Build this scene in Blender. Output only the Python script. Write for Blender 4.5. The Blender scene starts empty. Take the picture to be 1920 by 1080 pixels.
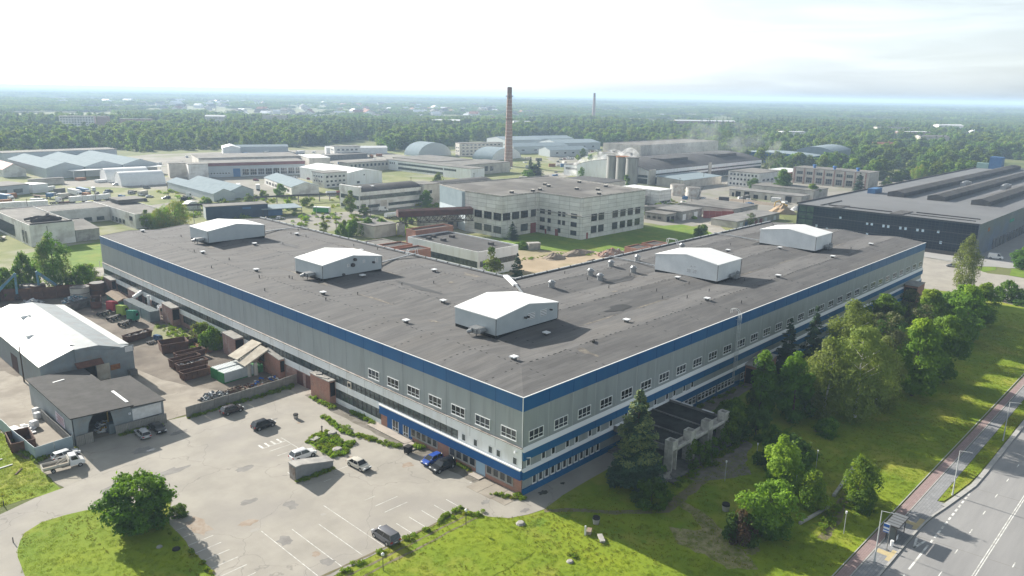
import bpy, bmesh, math, random
import numpy as np
from mathutils import Vector, Matrix
R = math.radians
rnd = random.Random(7)
scene = bpy.context.scene
COL = scene.collection

# ---------------------------------------------------------------- camera
cam = bpy.data.cameras.new('camera'); cam_o = bpy.data.objects.new('camera', cam); COL.objects.link(cam_o)
yaw, pit, rol = 0.765529, 0.247265, 0.0174
F = Vector((math.cos(yaw)*math.cos(pit), math.sin(yaw)*math.cos(pit), -math.sin(pit)))
r_ = Vector((math.sin(yaw), -math.cos(yaw), 0)); u_ = r_.cross(F)
RR = r_*math.cos(rol)+u_*math.sin(rol); UU = -r_*math.sin(rol)+u_*math.cos(rol)
CAMP = Vector((-80.875, -74.861, 61.75))
cam_o.matrix_world = Matrix(((RR.x, UU.x, -F.x, CAMP.x), (RR.y, UU.y, -F.y, CAMP.y), (RR.z, UU.z, -F.z, CAMP.z), (0, 0, 0, 1)))
cam.sensor_width = 36; cam.lens = 36*1439.07/1920
cam.clip_start = 0.5; cam.clip_end = 120000
scene.camera = cam_o

# ---------------------------------------------------------------- sky, sun, exposure
SUN_EL, SUN_AZ = R(23.9), R(0.9)          # azimuth measured from +Y towards -X
world = bpy.data.worlds.new('World'); scene.world = world; world.use_nodes = True
wn = world.node_tree.nodes; wl = world.node_tree.links; wn.clear()
def wnode(t, **k):
    n = wn.new(t)
    for a, b in k.items(): setattr(n, a, b)
    return n
sky = wnode('ShaderNodeTexSky', sky_type='NISHITA', sun_disc=False, sun_elevation=SUN_EL, sun_rotation=-SUN_AZ, air_density=1.0, dust_density=1.2, ozone_density=1.0, altitude=60)
tc = wnode('ShaderNodeTexCoord'); mp = wnode('ShaderNodeMapping'); mp.inputs['Scale'].default_value = (1.0, 1.0, 5.0)
mp.inputs['Rotation'].default_value = (0, 0, R(40))
nz = wnode('ShaderNodeTexNoise'); nz.inputs['Scale'].default_value = 2.6; nz.inputs['Detail'].default_value = 6; nz.inputs['Roughness'].default_value = .55
rp = wnode('ShaderNodeMapRange'); rp.inputs[1].default_value = .35; rp.inputs[2].default_value = .7; rp.inputs[3].default_value = .78; rp.inputs[4].default_value = .96
bw = wnode('ShaderNodeRGBToBW')
cl = wnode('ShaderNodeMix', data_type='RGBA', blend_type='MULTIPLY'); cl.inputs[0].default_value = 1; cl.inputs[7].default_value = (.93, 1.02, 1.07, 1)
mx = wnode('ShaderNodeMix', data_type='RGBA')
bg = wnode('ShaderNodeBackground'); bg.inputs[1].default_value = .128
wo = wnode('ShaderNodeOutputWorld')
wl.new(tc.outputs['Generated'], mp.inputs[0]); wl.new(mp.outputs[0], nz.inputs['Vector']); wl.new(nz.outputs[0], rp.inputs[0])
wl.new(sky.outputs[0], bw.inputs[0]); wl.new(bw.outputs[0], cl.inputs[6]); wl.new(rp.outputs[0], mx.inputs[0])
n2 = wnode('ShaderNodeTexNoise'); n2.inputs['Scale'].default_value = 5.5; n2.inputs['Detail'].default_value = 7; n2.inputs['Distortion'].default_value = .6; m2 = wnode('ShaderNodeMapping'); m2.inputs['Scale'].default_value = (1, 1, 7); m2.inputs['Rotation'].default_value = (.25, .1, R(70))
r2 = wnode('ShaderNodeMapRange'); r2.inputs[1].default_value = .36; r2.inputs[2].default_value = .66; r2.inputs[3].default_value = .76; r2.inputs[4].default_value = .92
k2 = wnode('ShaderNodeMix', data_type='RGBA', blend_type='MULTIPLY'); k2.inputs[0].default_value = 1
wl.new(tc.outputs['Generated'], m2.inputs[0]); wl.new(m2.outputs[0], n2.inputs['Vector']); wl.new(n2.outputs[0], r2.inputs[0]); wl.new(r2.outputs[0], k2.inputs[7]); wl.new(mx.outputs[2], k2.inputs[6])
wl.new(sky.outputs[0], mx.inputs[6]); wl.new(cl.outputs[2], mx.inputs[7]); wl.new(k2.outputs[2], bg.inputs[0]); wl.new(bg.outputs[0], wo.inputs[0])
sun = bpy.data.lights.new('sun', 'SUN'); sun.energy = 5.0; sun.angle = R(.55); sun.color = (1, .93, .82)
sun_o = bpy.data.objects.new('sun', sun); COL.objects.link(sun_o)
sd = Vector((-math.sin(SUN_AZ)*math.cos(SUN_EL), math.cos(SUN_AZ)*math.cos(SUN_EL), math.sin(SUN_EL)))
sun_o.rotation_euler = sd.to_track_quat('Z', 'Y').to_euler()
scene.view_settings.view_transform = 'Standard'; scene.view_settings.look = 'None'
scene.view_settings.exposure = 1.05; scene.view_settings.gamma = 1
scene.render.engine = 'CYCLES'
scene.cycles.max_bounces = 6; scene.cycles.diffuse_bounces = 3; scene.cycles.transparent_max_bounces = 4; scene.cycles.volume_bounces = 1

# ---------------------------------------------------------------- materials
MATS = {}
def mat(name, c, c2=None, sc=2.0, rough=.85, metal=0, bump=0, bsc=None, det=5, c3=None, sc3=.15, amt3=.6, vary=0, spec=.3, brick=None, wave=None, stretch=None, lo=.38, hi=.62, ln=None, paint=False, trans=0):
    """procedural Principled material: base colour c mixed with c2 by noise, c3 by a second large noise; optional brick / wave pattern"""
    if name in MATS: return MATS[name]
    m = bpy.data.materials.new(name); m.use_nodes = True; MATS[name] = m
    nt = m.node_tree; N = nt.nodes; L = nt.links
    b = N['Principled BSDF']; b.inputs['Roughness'].default_value = rough; b.inputs['Metallic'].default_value = metal
    b.inputs['Specular IOR Level'].default_value = spec
    C = lambda k: (*k, 1)
    t = N.new('ShaderNodeTexCoord'); vec = t.outputs['Object']
    if stretch:
        q = N.new('ShaderNodeMapping'); q.inputs['Scale'].default_value = stretch; L.new(vec, q.inputs[0]); vec = q.outputs[0]
    def noise(scale, d=det, v=None):
        n = N.new('ShaderNodeTexNoise'); n.inputs['Scale'].default_value = scale; n.inputs['Detail'].default_value = d; n.inputs['Roughness'].default_value = .6
        L.new(v or vec, n.inputs['Vector']); return n.outputs[0]
    def ramp(v, a, bb, o0=0, o1=1):
        n = N.new('ShaderNodeMapRange'); n.inputs[1].default_value = a; n.inputs[2].default_value = bb; n.inputs[3].default_value = o0; n.inputs[4].default_value = o1; L.new(v, n.inputs[0]); return n.outputs[0]
    def mix(f, a, bb, mode='MIX'):
        n = N.new('ShaderNodeMix'); n.data_type = 'RGBA'; n.blend_type = mode
        if isinstance(f, (int, float)): n.inputs[0].default_value = f
        else: L.new(f, n.inputs[0])
        for s, k in ((6, a), (7, bb)):
            if isinstance(k, tuple): n.inputs[s].default_value = C(k)
            else: L.new(k, n.inputs[s])
        return n.outputs[2]
    col = c
    if paint:
        oi = N.new('ShaderNodeObjectInfo'); col = oi.outputs['Color']
    if c2: col = mix(ramp(noise(sc), lo, hi), col, c2)
    if c3: col = mix(ramp(noise(sc3, 3), .5, .66, 0, amt3), col, c3)
    if brick:                      # (scale, width, height, mortar, mortarcolour): joints drawn with a brick texture on the wall's own axes
        bt = N.new('ShaderNodeTexBrick'); bt.inputs['Scale'].default_value = brick[0]; bt.inputs['Brick Width'].default_value = brick[1]; bt.inputs['Row Height'].default_value = brick[2]
        bt.inputs['Mortar Size'].default_value = brick[3]; bt.inputs['Mortar Smooth'].default_value = .2; bt.offset = brick[5] if len(brick) > 5 else .5
        sx = N.new('ShaderNodeSeparateXYZ'); L.new(t.outputs['Object'], sx.inputs[0]); ad = N.new('ShaderNodeMath'); L.new(sx.outputs[0], ad.inputs[0]); L.new(sx.outputs[1], ad.inputs[1])
        cx = N.new('ShaderNodeCombineXYZ'); L.new(ad.outputs[0], cx.inputs[0]); L.new(sx.outputs[2], cx.inputs[1]); L.new(cx.outputs[0], bt.inputs['Vector'])
        if len(brick) > 6: L.new(t.outputs['Object'], bt.inputs['Vector'])
        bt.inputs['Color1'].default_value = (1, 1, 1, 1); bt.inputs['Color2'].default_value = (.86, .86, .86, 1)
        col = mix(1, col, bt.outputs[0], 'MULTIPLY')
        col = mix(ramp(bt.outputs['Fac'], 0, 1, 0, .8), col, brick[4])
    if wave:                       # (scale, direction, dark colour, amount)
        w = N.new('ShaderNodeTexWave'); w.bands_direction = wave[1]; w.inputs['Scale'].default_value = wave[0]; L.new(t.outputs['Object'], w.inputs['Vector'])
        col = mix(ramp(w.outputs['Fac'], .1, .55, wave[3], 0), col, wave[2])
    if ln:                         # cracks: (scale, width, colour, amount)
        nd = N.new('ShaderNodeTexNoise'); nd.inputs['Scale'].default_value = ln[0]*2.5; nd.inputs['Detail'].default_value = 4; L.new(t.outputs['Object'], nd.inputs['Vector'])
        va = N.new('ShaderNodeVectorMath'); va.operation = 'MULTIPLY_ADD'; va.inputs[1].default_value = (.5/ln[0],)*3
        L.new(nd.outputs['Color'], va.inputs[0]); L.new(t.outputs['Object'], va.inputs[2])
        vo = N.new('ShaderNodeTexVoronoi'); vo.feature = 'DISTANCE_TO_EDGE'; vo.inputs['Scale'].default_value = ln[0]; L.new(va.outputs[0], vo.inputs['Vector'])
        col = mix(ramp(vo.outputs[0], 0, ln[1], ln[3], 0), col, ln[2])
    if vary:                       # every copy of the object a little lighter or darker
        oi2 = N.new('ShaderNodeObjectInfo'); hs = N.new('ShaderNodeHueSaturation')
        L.new(ramp(oi2.outputs['Random'], 0, 1, 1-vary, 1+vary), hs.inputs['Value']); L.new(ramp(oi2.outputs['Random'], 0, 1, .5-vary*.06, .5+vary*.04), hs.inputs['Hue'])
        if isinstance(col, tuple): hs.inputs['Color'].default_value = C(col)
        else: L.new(col, hs.inputs['Color'])
        col = hs.outputs[0]
    if isinstance(col, tuple): b.inputs['Base Color'].default_value = C(col)
    else: L.new(col, b.inputs['Base Color'])
    if bump:
        bp = N.new('ShaderNodeBump'); bp.inputs['Strength'].default_value = bump; bp.inputs['Distance'].default_value = .3; L.new(noise(bsc or sc*3), bp.inputs['Height']); L.new(bp.outputs[0], b.inputs['Normal'])
    if trans:
        tr = N.new('ShaderNodeBsdfTranslucent'); ms = N.new('ShaderNodeMixShader'); ms.inputs[0].default_value = trans
        mm = mix(1, col, (1.25, 1.25, .6), 'MULTIPLY'); L.new(mm, tr.inputs[0])
        L.new(b.outputs[0], ms.inputs[1]); L.new(tr.outputs[0], ms.inputs[2]); L.new(ms.outputs[0], N['Material Output'].inputs[0])
    return m

M = dict(
 blue=mat('blue_cladding', (.002, .088, .25), (.005, .104, .285), .25, .45, bump=.05, bsc=1.2, spec=.5, stretch=(1, 1, .18), c3=(.014, .112, .24), sc3=.5, amt3=.4),
 bluepaint=mat('blue_painted_render', (.003, .085, .27), (.004, .098, .30), .6, .6),
 grey=mat('grey_sandwich_panel', (.30, .33, .34), (.33, .36, .37), .5, .5, spec=.4, wave=(1.6, 'Z', (.24, .265, .275), .3), stretch=(1, 1, .14), c3=(.235, .255, .255), sc3=.55, amt3=.55),
 white=mat('white_painted_panel', (.85, .86, .86), (.80, .81, .81), .35, .6, c3=(.58, .55, .50), sc3=.5, amt3=.3, stretch=(1, 1, .2)),
 whitem=mat('white_metal_trim', (.78, .79, .80), rough=.4),
 brick=mat('red_brick', (.36, .145, .10), (.42, .19, .13), 1.3, .9, brick=(1, .5, .16, .018, (.42, .36, .31)), c3=(.25, .15, .12), sc3=.5),
 brickpink=mat('pink_weathered_brick', (.37, .20, .17), (.30, .15, .125), .9, .95, brick=(1, .5, .16, .02, (.42, .36, .32)), c3=(.5, .42, .38), sc3=.5),
 conc=mat('old_concrete', (.40, .385, .36), (.30, .29, .27), .7, .95, bump=.3, bsc=6, c3=(.20, .19, .18), sc3=.35),
 concd=mat('dark_stained_concrete', (.20, .195, .185), (.12, .12, .115), .6, .95, bump=.3, bsc=5),
 concfence=mat('concrete_fence_panels', (.31, .30, .275), (.22, .215, .20), .6, .95, bump=.3, bsc=5, wave=(1.1, 'X', (.16, .15, .14), .5)),
 glass=mat('dark_window_glass', (.022, .027, .032), (.06, .066, .072), .45, .12, spec=.6, vary=.9),
 glassg=mat('greenish_strip_glazing', (.035, .05, .052), (.10, .125, .125), .5, .18, spec=.6, det=2),
 glassb=mat('black_curtain_glass', (.008, .018, .034), (.022, .040, .06), .16, .05, spec=.14, lo=.5, hi=.75, brick=(1, 1.5, 1.1, .085, (.05, .06, .07), 0)),  # bluish tone and paler noise blotches paint reflections into the glass colour
 roof=mat('bitumen_roof', (.116, .114, .115), (.152, .149, .148), .5, .92, c3=(.170, .160, .150), sc3=.10, amt3=.45, bump=.25, bsc=9, stretch=(.22, 1, 1), spec=.2, brick=(1, 10, 1.05, .018, (.085, .083, .083), .37, 1)),
 roofdk=mat('dark_bitumen_roof', (.078, .077, .078), (.105, .103, .102), .25, .92, c3=(.05, .049, .048), sc3=.06, bump=.3, bsc=6, spec=.2),
 rooflt=mat('grey_felt_roof', (.20, .19, .175), (.145, .14, .13), .16, .95, c3=(.10, .098, .092), sc3=.07, bump=.3, bsc=4),
 roofasb=mat('fibre_cement_roof', (.25, .245, .235), (.17, .165, .16), .2, .95, wave=(2.2, 'Y', (.12, .12, .115), .4), bump=.2),
 metroof=mat('white_metal_roof', (.80, .81, .80), (.74, .75, .74), .5, .5, wave=(1.6, 'X', (.62, .63, .63), .5)),
 metroofg=mat('pale_blue_metal_roof', (.27, .33, .36), (.23, .285, .315), .3, .95, wave=(1.2, 'X', (.20, .25, .28), .4), spec=.08),
 metwall=mat('grey_corrugated_sheet', (.27, .31, .33), (.22, .25, .27), .4, .6, wave=(4.5, 'X', (.16, .18, .195), .6), c3=(.24, .19, .15), sc3=.6, amt3=.4),
 metwally=mat('grey_corrugated_side', (.30, .33, .345), (.25, .275, .29), .4, .6, wave=(4.5, 'Y', (.18, .20, .21), .6)),
 metbox=mat('light_grey_plant_room', (.40, .44, .465), (.44, .48, .50), .5, .5, wave=(3.2, 'DIAGONAL', (.36, .40, .42), .3)),
 metboxw=mat('white_sheet_wall', (.70, .72, .73), (.62, .64, .65), .3, .6),
 dark=mat('dark_opening', (.012, .012, .012), rough=.9), black=mat('black_rubber', (.012, .012, .013), (.02, .02, .02), 3, .8),
 steel=mat('galvanised_steel', (.36, .37, .38), (.28, .29, .30), 3, .45, metal=.6), steeld=mat('dark_steel', (.05, .05, .052), (.08, .07, .065), 2, .7),
 rust=mat('rusty_steel', (.135, .068, .048), (.080, .048, .038), 1.6, .9, bump=.3, bsc=6, c3=(.20, .10, .055), sc3=.8), rusto=mat('orange_rust', (.34, .15, .055), (.22, .09, .04), 1.5, .9),
 green=mat('green_painted_steel', (.035, .22, .065), (.03, .16, .05), 1, .6), contw=mat('white_container_steel', (.46, .51, .53), (.40, .45, .47), .8, .6, wave=(2.3, 'X', (.28, .32, .34), .7)),
 contg=mat('grey_container_steel', (.22, .27, .29), (.18, .22, .24), .8, .7, wave=(2.3, 'Y', (.12, .15, .16), .6)),
 loader=mat('blue_grey_machine_paint', (.10, .26, .36), (.13, .28, .36), 1, .5, c3=(.12, .12, .12), sc3=.8), yellow=mat('yellow_machine_paint', (.5, .32, .04), (.35, .22, .05), 1.4, .6),
 paint=mat('car_paint', (.5, .5, .5), rough=.22, spec=.6, paint=True), cglass=mat('car_glass', (.012, .014, .017), rough=.08, spec=.7),
 rim=mat('wheel_rim', (.42, .43, .44), rough=.35, metal=.6), lampw=mat('headlight_lens', (.75, .77, .78), rough=.15), lampr=mat('tail_light_lens', (.35, .015, .012), rough=.2), plate=mat('number_plate_white', (.7, .7, .68), rough=.5),
 trunk=mat('brown_bark', (.10, .075, .055), (.06, .045, .035), 3, .95), birchbark=mat('white_birch_bark', (.62, .60, .55), (.10, .09, .08), 2.5, .9, lo=.55, hi=.62),
 red=mat('dull_red_paint', (.27, .07, .065), (.22, .06, .055), .6, .8), palewall=mat('pale_plaster', (.56, .53, .475), (.47, .445, .40), .35, .9, c3=(.33, .29, .26), sc3=.2), whitewall=mat('weathered_white_brick', (.74, .73, .70), (.62, .61, .58), .3, .9, c3=(.40, .37, .34), sc3=.16, amt3=.7),
 cpanel=mat('white_concrete_panels', (.76, .755, .72), (.66, .655, .625), .25, .9, c3=(.52, .50, .46), sc3=.12, amt3=.5, brick=(1, 6.0, 1.8, .06, (.34, .33, .31), 0)),
 yellowpave=mat('yellow_tactile_paving', (.52, .43, .25), (.46, .38, .22), 2, .9), signblue=mat('sign_blue', (.03, .12, .42), rough=.5), cloth=mat('white_plastic_sheet', (.72, .73, .74), (.6, .6, .6), 1, .7),
 pinkpanel=mat('dark_red_bridge_cladding', (.115, .05, .045), (.075, .04, .038), .5, .85), silo=mat('silo_concrete', (.34, .335, .325), (.25, .245, .24), .35, .95, stretch=(1, 1, .2), c3=(.18, .175, .17), sc3=.3),
 chim=mat('chimney_brick', (.40, .27, .22), (.32, .20, .165), .6, .9, brick=(1, 3.0, 2.6, .10, (.22, .16, .14), 0)), chimw=mat('chimney_pale_bands', (.55, .49, .44), rough=.9),
 fenceblue=mat('pale_blue_sheet_fence', (.36, .44, .48), (.31, .38, .42), .4, .6, wave=(3.0, 'X', (.24, .30, .33), .4)),
 dirtheap=mat('grey_brown_spoil', (.22, .18, .14), (.30, .25, .20), .8, 1, bump=.6, bsc=4), sandheap=mat('sand', (.42, .31, .20), (.36, .26, .17), .8, 1, bump=.4, bsc=4), redheap=mat('brick_rubble', (.26, .15, .115), (.34, .26, .22), 1.6, 1, bump=.7, bsc=5),
 scrap=mat('mixed_scrap', (.30, .31, .33), (.06, .06, .065), 1.6, .6, c3=(.5, .5, .52), sc3=1.3, lo=.45, hi=.55),
)

# ---------------------------------------------------------------- mesh builder and object helpers
class MB:
    def __init__(s): s.v = []; s.f = []; s.m = []
    def add(s, vs, fs, mi=0):
        o = len(s.v); s.v += [tuple(p) for p in vs]; s.f += [tuple(i+o for i in f) for f in fs]; s.m += [mi]*len(fs); return s
    def box(s, x0, y0, z0, x1, y1, z1, mi=0):
        return s.add([(x0,y0,z0),(x1,y0,z0),(x1,y1,z0),(x0,y1,z0),(x0,y0,z1),(x1,y0,z1),(x1,y1,z1),(x0,y1,z1)],
                     [(3,2,1,0),(4,5,6,7),(0,1,5,4),(1,2,6,5),(2,3,7,6),(3,0,4,7)], mi)
    def obox(s, c, size, rz=0, mi=0, ry=0, rx=0):
        Mx = Matrix.Translation(c) @ Matrix.Rotation(rz, 4, 'Z') @ Matrix.Rotation(ry, 4, 'Y') @ Matrix.Rotation(rx, 4, 'X')
        a, b, d = (k/2 for k in size)
        return s.add([Mx @ Vector(p) for p in ((-a,-b,-d),(a,-b,-d),(a,b,-d),(-a,b,-d),(-a,-b,d),(a,-b,d),(a,b,d),(-a,b,d))],
                     [(3,2,1,0),(4,5,6,7),(0,1,5,4),(1,2,6,5),(2,3,7,6),(3,0,4,7)], mi)
    def prism(s, pts, z0, z1, mi=0, bottom=True):
        n = len(pts); fs = [tuple(range(n, 2*n))] + [(i, (i+1) % n, n+(i+1) % n, n+i) for i in range(n)]
        if bottom: fs.append(tuple(range(n-1, -1, -1)))
        return s.add([(x, y, z0) for x, y in pts]+[(x, y, z1) for x, y in pts], fs, mi)
    def prof(s, pts, a0, a1, axis='Y', mi=0):   # closed profile extruded along an axis: axis Y -> pts are (x,z); axis X -> pts are (y,z)
        n = len(pts); g = (lambda p, a: (p[0], a, p[1])) if axis == 'Y' else (lambda p, a: (a, p[0], p[1]))
        fs = [tuple(range(n)), tuple(range(2*n-1, n-1, -1))]+[(i, n+i, n+(i+1) % n, (i+1) % n) for i in range(n)]
        return s.add([g(p, a0) for p in pts]+[g(p, a1) for p in pts], fs, mi)
    def cyl(s, p0, p1, r0, r1=None, n=10, mi=0, cap=True):
        r1 = r0 if r1 is None else r1; p0 = Vector(p0); p1 = Vector(p1); d = (p1-p0).normalized()
        a = d.orthogonal().normalized(); b = d.cross(a)
        vs = [p+(a*math.cos(2*math.pi*i/n)+b*math.sin(2*math.pi*i/n))*r for p, r in ((p0, r0), (p1, r1)) for i in range(n)]
        fs = [(i, (i+1) % n, n+(i+1) % n, n+i) for i in range(n)]
        if cap: fs += [tuple(range(n-1, -1, -1)), tuple(range(n, 2*n))]
        return s.add(vs, fs, mi)
    def tube(s, pts, r, n=6, mi=0):
        for a, b in zip(pts, pts[1:]): s.cyl(a, b, r if not isinstance(r, (list, tuple)) else r[0], None, n, mi)
        return s
    def quad(s, a, b, c, d, mi=0): return s.add([a, b, c, d], [(0, 1, 2, 3)], mi)
    def mesh(s, name, mats):
        me = bpy.data.meshes.new(name); me.from_pydata(s.v, [], s.f)
        for m in (mats if isinstance(mats, (list, tuple)) else [mats]): me.materials.append(m)
        me.polygons.foreach_set('material_index', s.m); me.update()
        bm = bmesh.new(); bm.from_mesh(me); bmesh.ops.recalc_face_normals(bm, faces=bm.faces); bm.to_mesh(me); bm.free()
        return me
    def obj(s, name, mats, parent=None, loc=(0,0,0), rz=0, bevel=0, smooth=False):
        o = link(name, s.mesh(name, mats), parent, loc, rz)
        if bevel:
            b = o.modifiers.new('bevel', 'BEVEL'); b.width = bevel; b.segments = 2; b.limit_method = 'ANGLE'
        if smooth: smoothen(o.data)
        return o
def smoothen(me, ang=40):
    me.polygons.foreach_set('use_smooth', [True]*len(me.polygons)); me.set_sharp_from_angle(angle=R(ang))
def link(name, me, parent=None, loc=(0,0,0), rz=0):
    o = bpy.data.objects.new(name, me); COL.objects.link(o); o.parent = parent; o.location = loc; o.rotation_euler = (0, 0, rz); return o
def tag(o, label, cat=None, group=None, kind=None):
    if label: o['label'] = label
    if cat: o['category'] = cat
    if group: o['group'] = group
    if kind: o['kind'] = kind
    return o
def thing(name, label, cat, loc=(0,0,0), rz=0, group=None):
    return tag(link(name, None, None, loc, rz), label, cat, group)
def kids(o): return KIDS.get(o.name, [])
def dup(o, parent=None, loc=None, rz=None, label=None, group=None, color=None, scale=None):
    """a copy of a thing with copies of its parts and sub-parts (mesh data shared)"""
    c = o.copy(); COL.objects.link(c); c.parent = parent
    if loc is not None: c.location = loc
    if rz is not None: c.rotation_euler = (0, 0, rz)
    if scale is not None: c.scale = scale if isinstance(scale, tuple) else (scale,)*3
    if label: c['label'] = label
    if group: c['group'] = group
    if color: c.color = (*color, 1)
    for ch in list(o.children): dup(ch, c, color=color)
    return c
def paint(o, color):
    o.color = (*color, 1)
    for c in o.children: paint(c, color)
def struct(name, mb, mats): o = mb.obj(name, mats); o['kind'] = 'structure'; return o
def jag(pts, step=2.5, amp=.25, seed=1):
    q = random.Random(seed); out = []
    for (a, b), (c, d) in zip(pts, pts[1:]+pts[:1]):
        L = math.hypot(c-a, d-b); n = max(1, int(L/step))
        for i in range(n):
            t = i/n; k = amp if i else 0; out.append((a+(c-a)*t+q.uniform(-k, k), b+(d-b)*t+q.uniform(-k, k)))
    return out
def patch(name, pts, z, m, step=2.5, amp=.3, seed=1):
    """a flat sheet of ground with a slightly ragged outline"""
    b = MB(); P = jag(pts, step, amp, seed) if amp else pts; b.add([(x, y, z) for x, y in P], [tuple(range(len(P)))])
    return struct(name, b, m)
# ---------------------------------------------------------------- ground, roads, pavements (the setting)
gm = mat('ground_meadow', (.15, .165, .045), (.085, .11, .03), .012, 1, c3=(.22, .215, .10), sc3=.0035, amt3=.5, bump=.5, bsc=.8, det=9)
m_lawn = mat('lawn', (.215, .275, .010), (.125, .205, .008), .11, 1, c3=(.36, .32, .06), sc3=.10, amt3=.5, bump=.3, bsc=5, det=12, lo=.36, hi=.66)
m_lawn2 = mat('lawn_rich', (.15, .235, .014), (.10, .18, .012), .25, 1, c3=(.22, .24, .025), sc3=.12, amt3=.6, bump=.5, bsc=3.0, det=10, lo=.36, hi=.66)
m_rough = mat('rough_grass', (.22, .225, .085), (.125, .16, .038), .05, 1, c3=(.33, .31, .25), sc3=.03, amt3=.75, bump=.8, bsc=1.2, det=8)
m_lot = mat('worn_pale_asphalt', (.372, .348, .306), (.31, .29, .256), .16, .95, c3=(.285, .268, .25), sc3=.07, amt3=.55, bump=.12, bsc=14, det=9, ln=(.06, .005, (.16, .15, .14), .5))
m_yard = mat('oily_yard_dirt', (.235, .205, .170), (.160, .135, .112), .16, 1, c3=(.10, .083, .07), sc3=.075, amt3=.75, bump=.4, bsc=5, det=9)
m_yardc = mat('pale_yard_concrete', (.35, .315, .265), (.28, .25, .21), .25, .95, c3=(.2, .17, .14), sc3=.14, amt3=.6, bump=.15, bsc=9, ln=(.10, .006, (.18, .16, .14), .5))
m_dusty = mat('dusty_hardstanding', (.285, .27, .24), (.225, .212, .185), .05, 1, c3=(.15, .165, .07), sc3=.022, amt3=.75, bump=.3, bsc=1.5, det=8)
m_track = mat('pale_track', (.37, .345, .30), (.29, .27, .235), .2, 1, c3=(.22, .20, .15), sc3=.09, amt3=.5, bump=.2, bsc=5)
m_sand = mat('bare_sandy_soil', (.41, .325, .225), (.33, .26, .175), .09, 1, c3=(.24, .22, .11), sc3=.05, amt3=.7, bump=.4, bsc=3, det=8)
m_road = mat('road_asphalt', (.31, .307, .305), (.27, .268, .268), .5, .9, c3=(.17, .17, .175), sc3=.06, amt3=.6, bump=.12, bsc=16, stretch=(.12, 1, 1))
m_red = mat('red_cycle_paving', (.35, .26, .25), (.31, .23, .22), 1.2, .9, brick=(1, .6, .3, .02, (.27, .20, .195), .5, 1))
m_pave = mat('grey_pavement', (.30, .305, .315), (.265, .27, .28), .7, .9, brick=(1, .8, .4, .018, (.21, .215, .22), .5, 1))
m_pave2 = mat('pale_new_paving', (.36, .355, .345), (.32, .315, .305), .12, .9, c3=(.28, .275, .27), sc3=.05)
m_kerb = mat('kerb_stone', (.42, .415, .40), (.36, .355, .34), .8, .9)
m_line = mat('road_paint', (.74, .74, .72), (.46, .45, .42), 1.1, .8, lo=.42, hi=.62)
m_tar = mat('dark_tar_patch', (.20, .19, .18), (.26, .25, .235), .6, .9); m_wet = mat('puddle', (.06, .058, .055), rough=.12, spec=.6); m_stain = mat('rust_stain', (.30, .235, .18), (.36, .31, .26), .9, .95)
m_patch = mat('pale_repair', (.36, .34, .31), rough=.95); m_dirt = mat('dirt_path', (.21, .175, .125), (.15, .145, .06), .5, 1, bump=.4, bsc=5); m_gravel = mat('grey_gravel', (.23, .21, .185), (.16, .145, .115), .6, 1, bump=.5, bsc=6)

b = MB(); ext = 40000
b.add([(-ext, -ext, 0), (ext, -ext, 0), (ext, ext, 0), (-ext, ext, 0)], [(0, 1, 2, 3)]); struct('ground', b, gm)
patch('lawn_right', [(-46, 4), (-22, 3), (-8, 3), (40, 2), (110, 2), (203, 3), (207, -24), (202, -32), (196, -43.8), (110, -43.8), (-46, -43.8)], .02, m_lawn, 3, 0)
patch('lawn_left', [(-110, 53), (-50.9, 52.0), (-51.4, 64), (-51.8, 88), (-52, 112), (-110, 130)], .02, m_lawn, 2.5, .4, 2)
patch('rough_ground_industrial', [(-60, 185), (8, 186), (60, 190), (60, 52), (192, 56), (192, 0), (330, 120), (420, 0), (620, 60), (660, 250), (620, 420), (690, 520), (560, 640), (420, 640), (330, 690), (120, 680), (40, 560), (-120, 420)], .015, m_rough, 20, 3, 3)
patch('left_truck_yard', [(-60, 345), (4, 345), (62, 345), (100, 362), (114, 372), (112, 430), (100, 440), (75, 470), (76, 510), (130, 515), (150, 480), (140, 640), (210, 690), (345, 680), (330, 600), (262, 540), (250, 470), (225, 425), (198, 420), (178, 360), (152, 345), (142, 352), (134, 415), (118, 424), (108, 352), (70, 330), (64, 338), (20, 345), (-50, 341)], .03, m_dusty, 10, 1.0, 4)
patch('lorry_park_far', [(250, 475), (330, 470), (400, 520), (420, 610), (345, 680), (262, 560)], .03, m_dusty, 10, 1.0, 14)
patch('works_yard_middle', [(92, 255), (150, 250), (210, 262), (250, 300), (330, 290), (400, 320), (560, 440), (640, 480), (640, 520), (500, 440), (420, 340), (300, 320), (230, 300), (200, 330), (150, 268), (96, 276)], .03, m_dusty, 8, 1.2, 5)
patch('works_yard_east', [(240, 122), (330, 118), (400, 90), (560, 110), (600, 130), (600, 200), (560, 235), (440, 235), (380, 200), (300, 205), (268, 160), (244, 150)], .03, m_dusty, 8, 1.0, 6)
patch('courtyard_sand', [(54, 56), (180, 56), (184, 66), (176, 92), (168.5, 96), (165, 105), (165, 118), (155, 122), (150, 131), (142, 137), (122, 124), (118, 112), (56, 110)], .03, m_sand, 5, .8, 7)
patch('courtyard_lawn', [(120, 122), (122, 124), (142, 137), (150, 131), (155, 122), (165, 118), (165, 105), (168.5, 96), (176, 92), (184, 66), (186, 57), (196, 60), (250, 108), (252, 128), (226, 138), (180, 160), (158, 162), (140, 165)], .035, m_lawn2, 4, .6, 8)
patch('works_road', [(196, 60), (204, 58), (268, 118), (262, 126)], .05, m_track, 6, .5, 9)
patch('scrap_yard', [(-52, 67.2), (0, 67.2), (0, 183), (-34, 190), (-52, 150)], .03, m_yard, 4, .6, 9)
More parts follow.
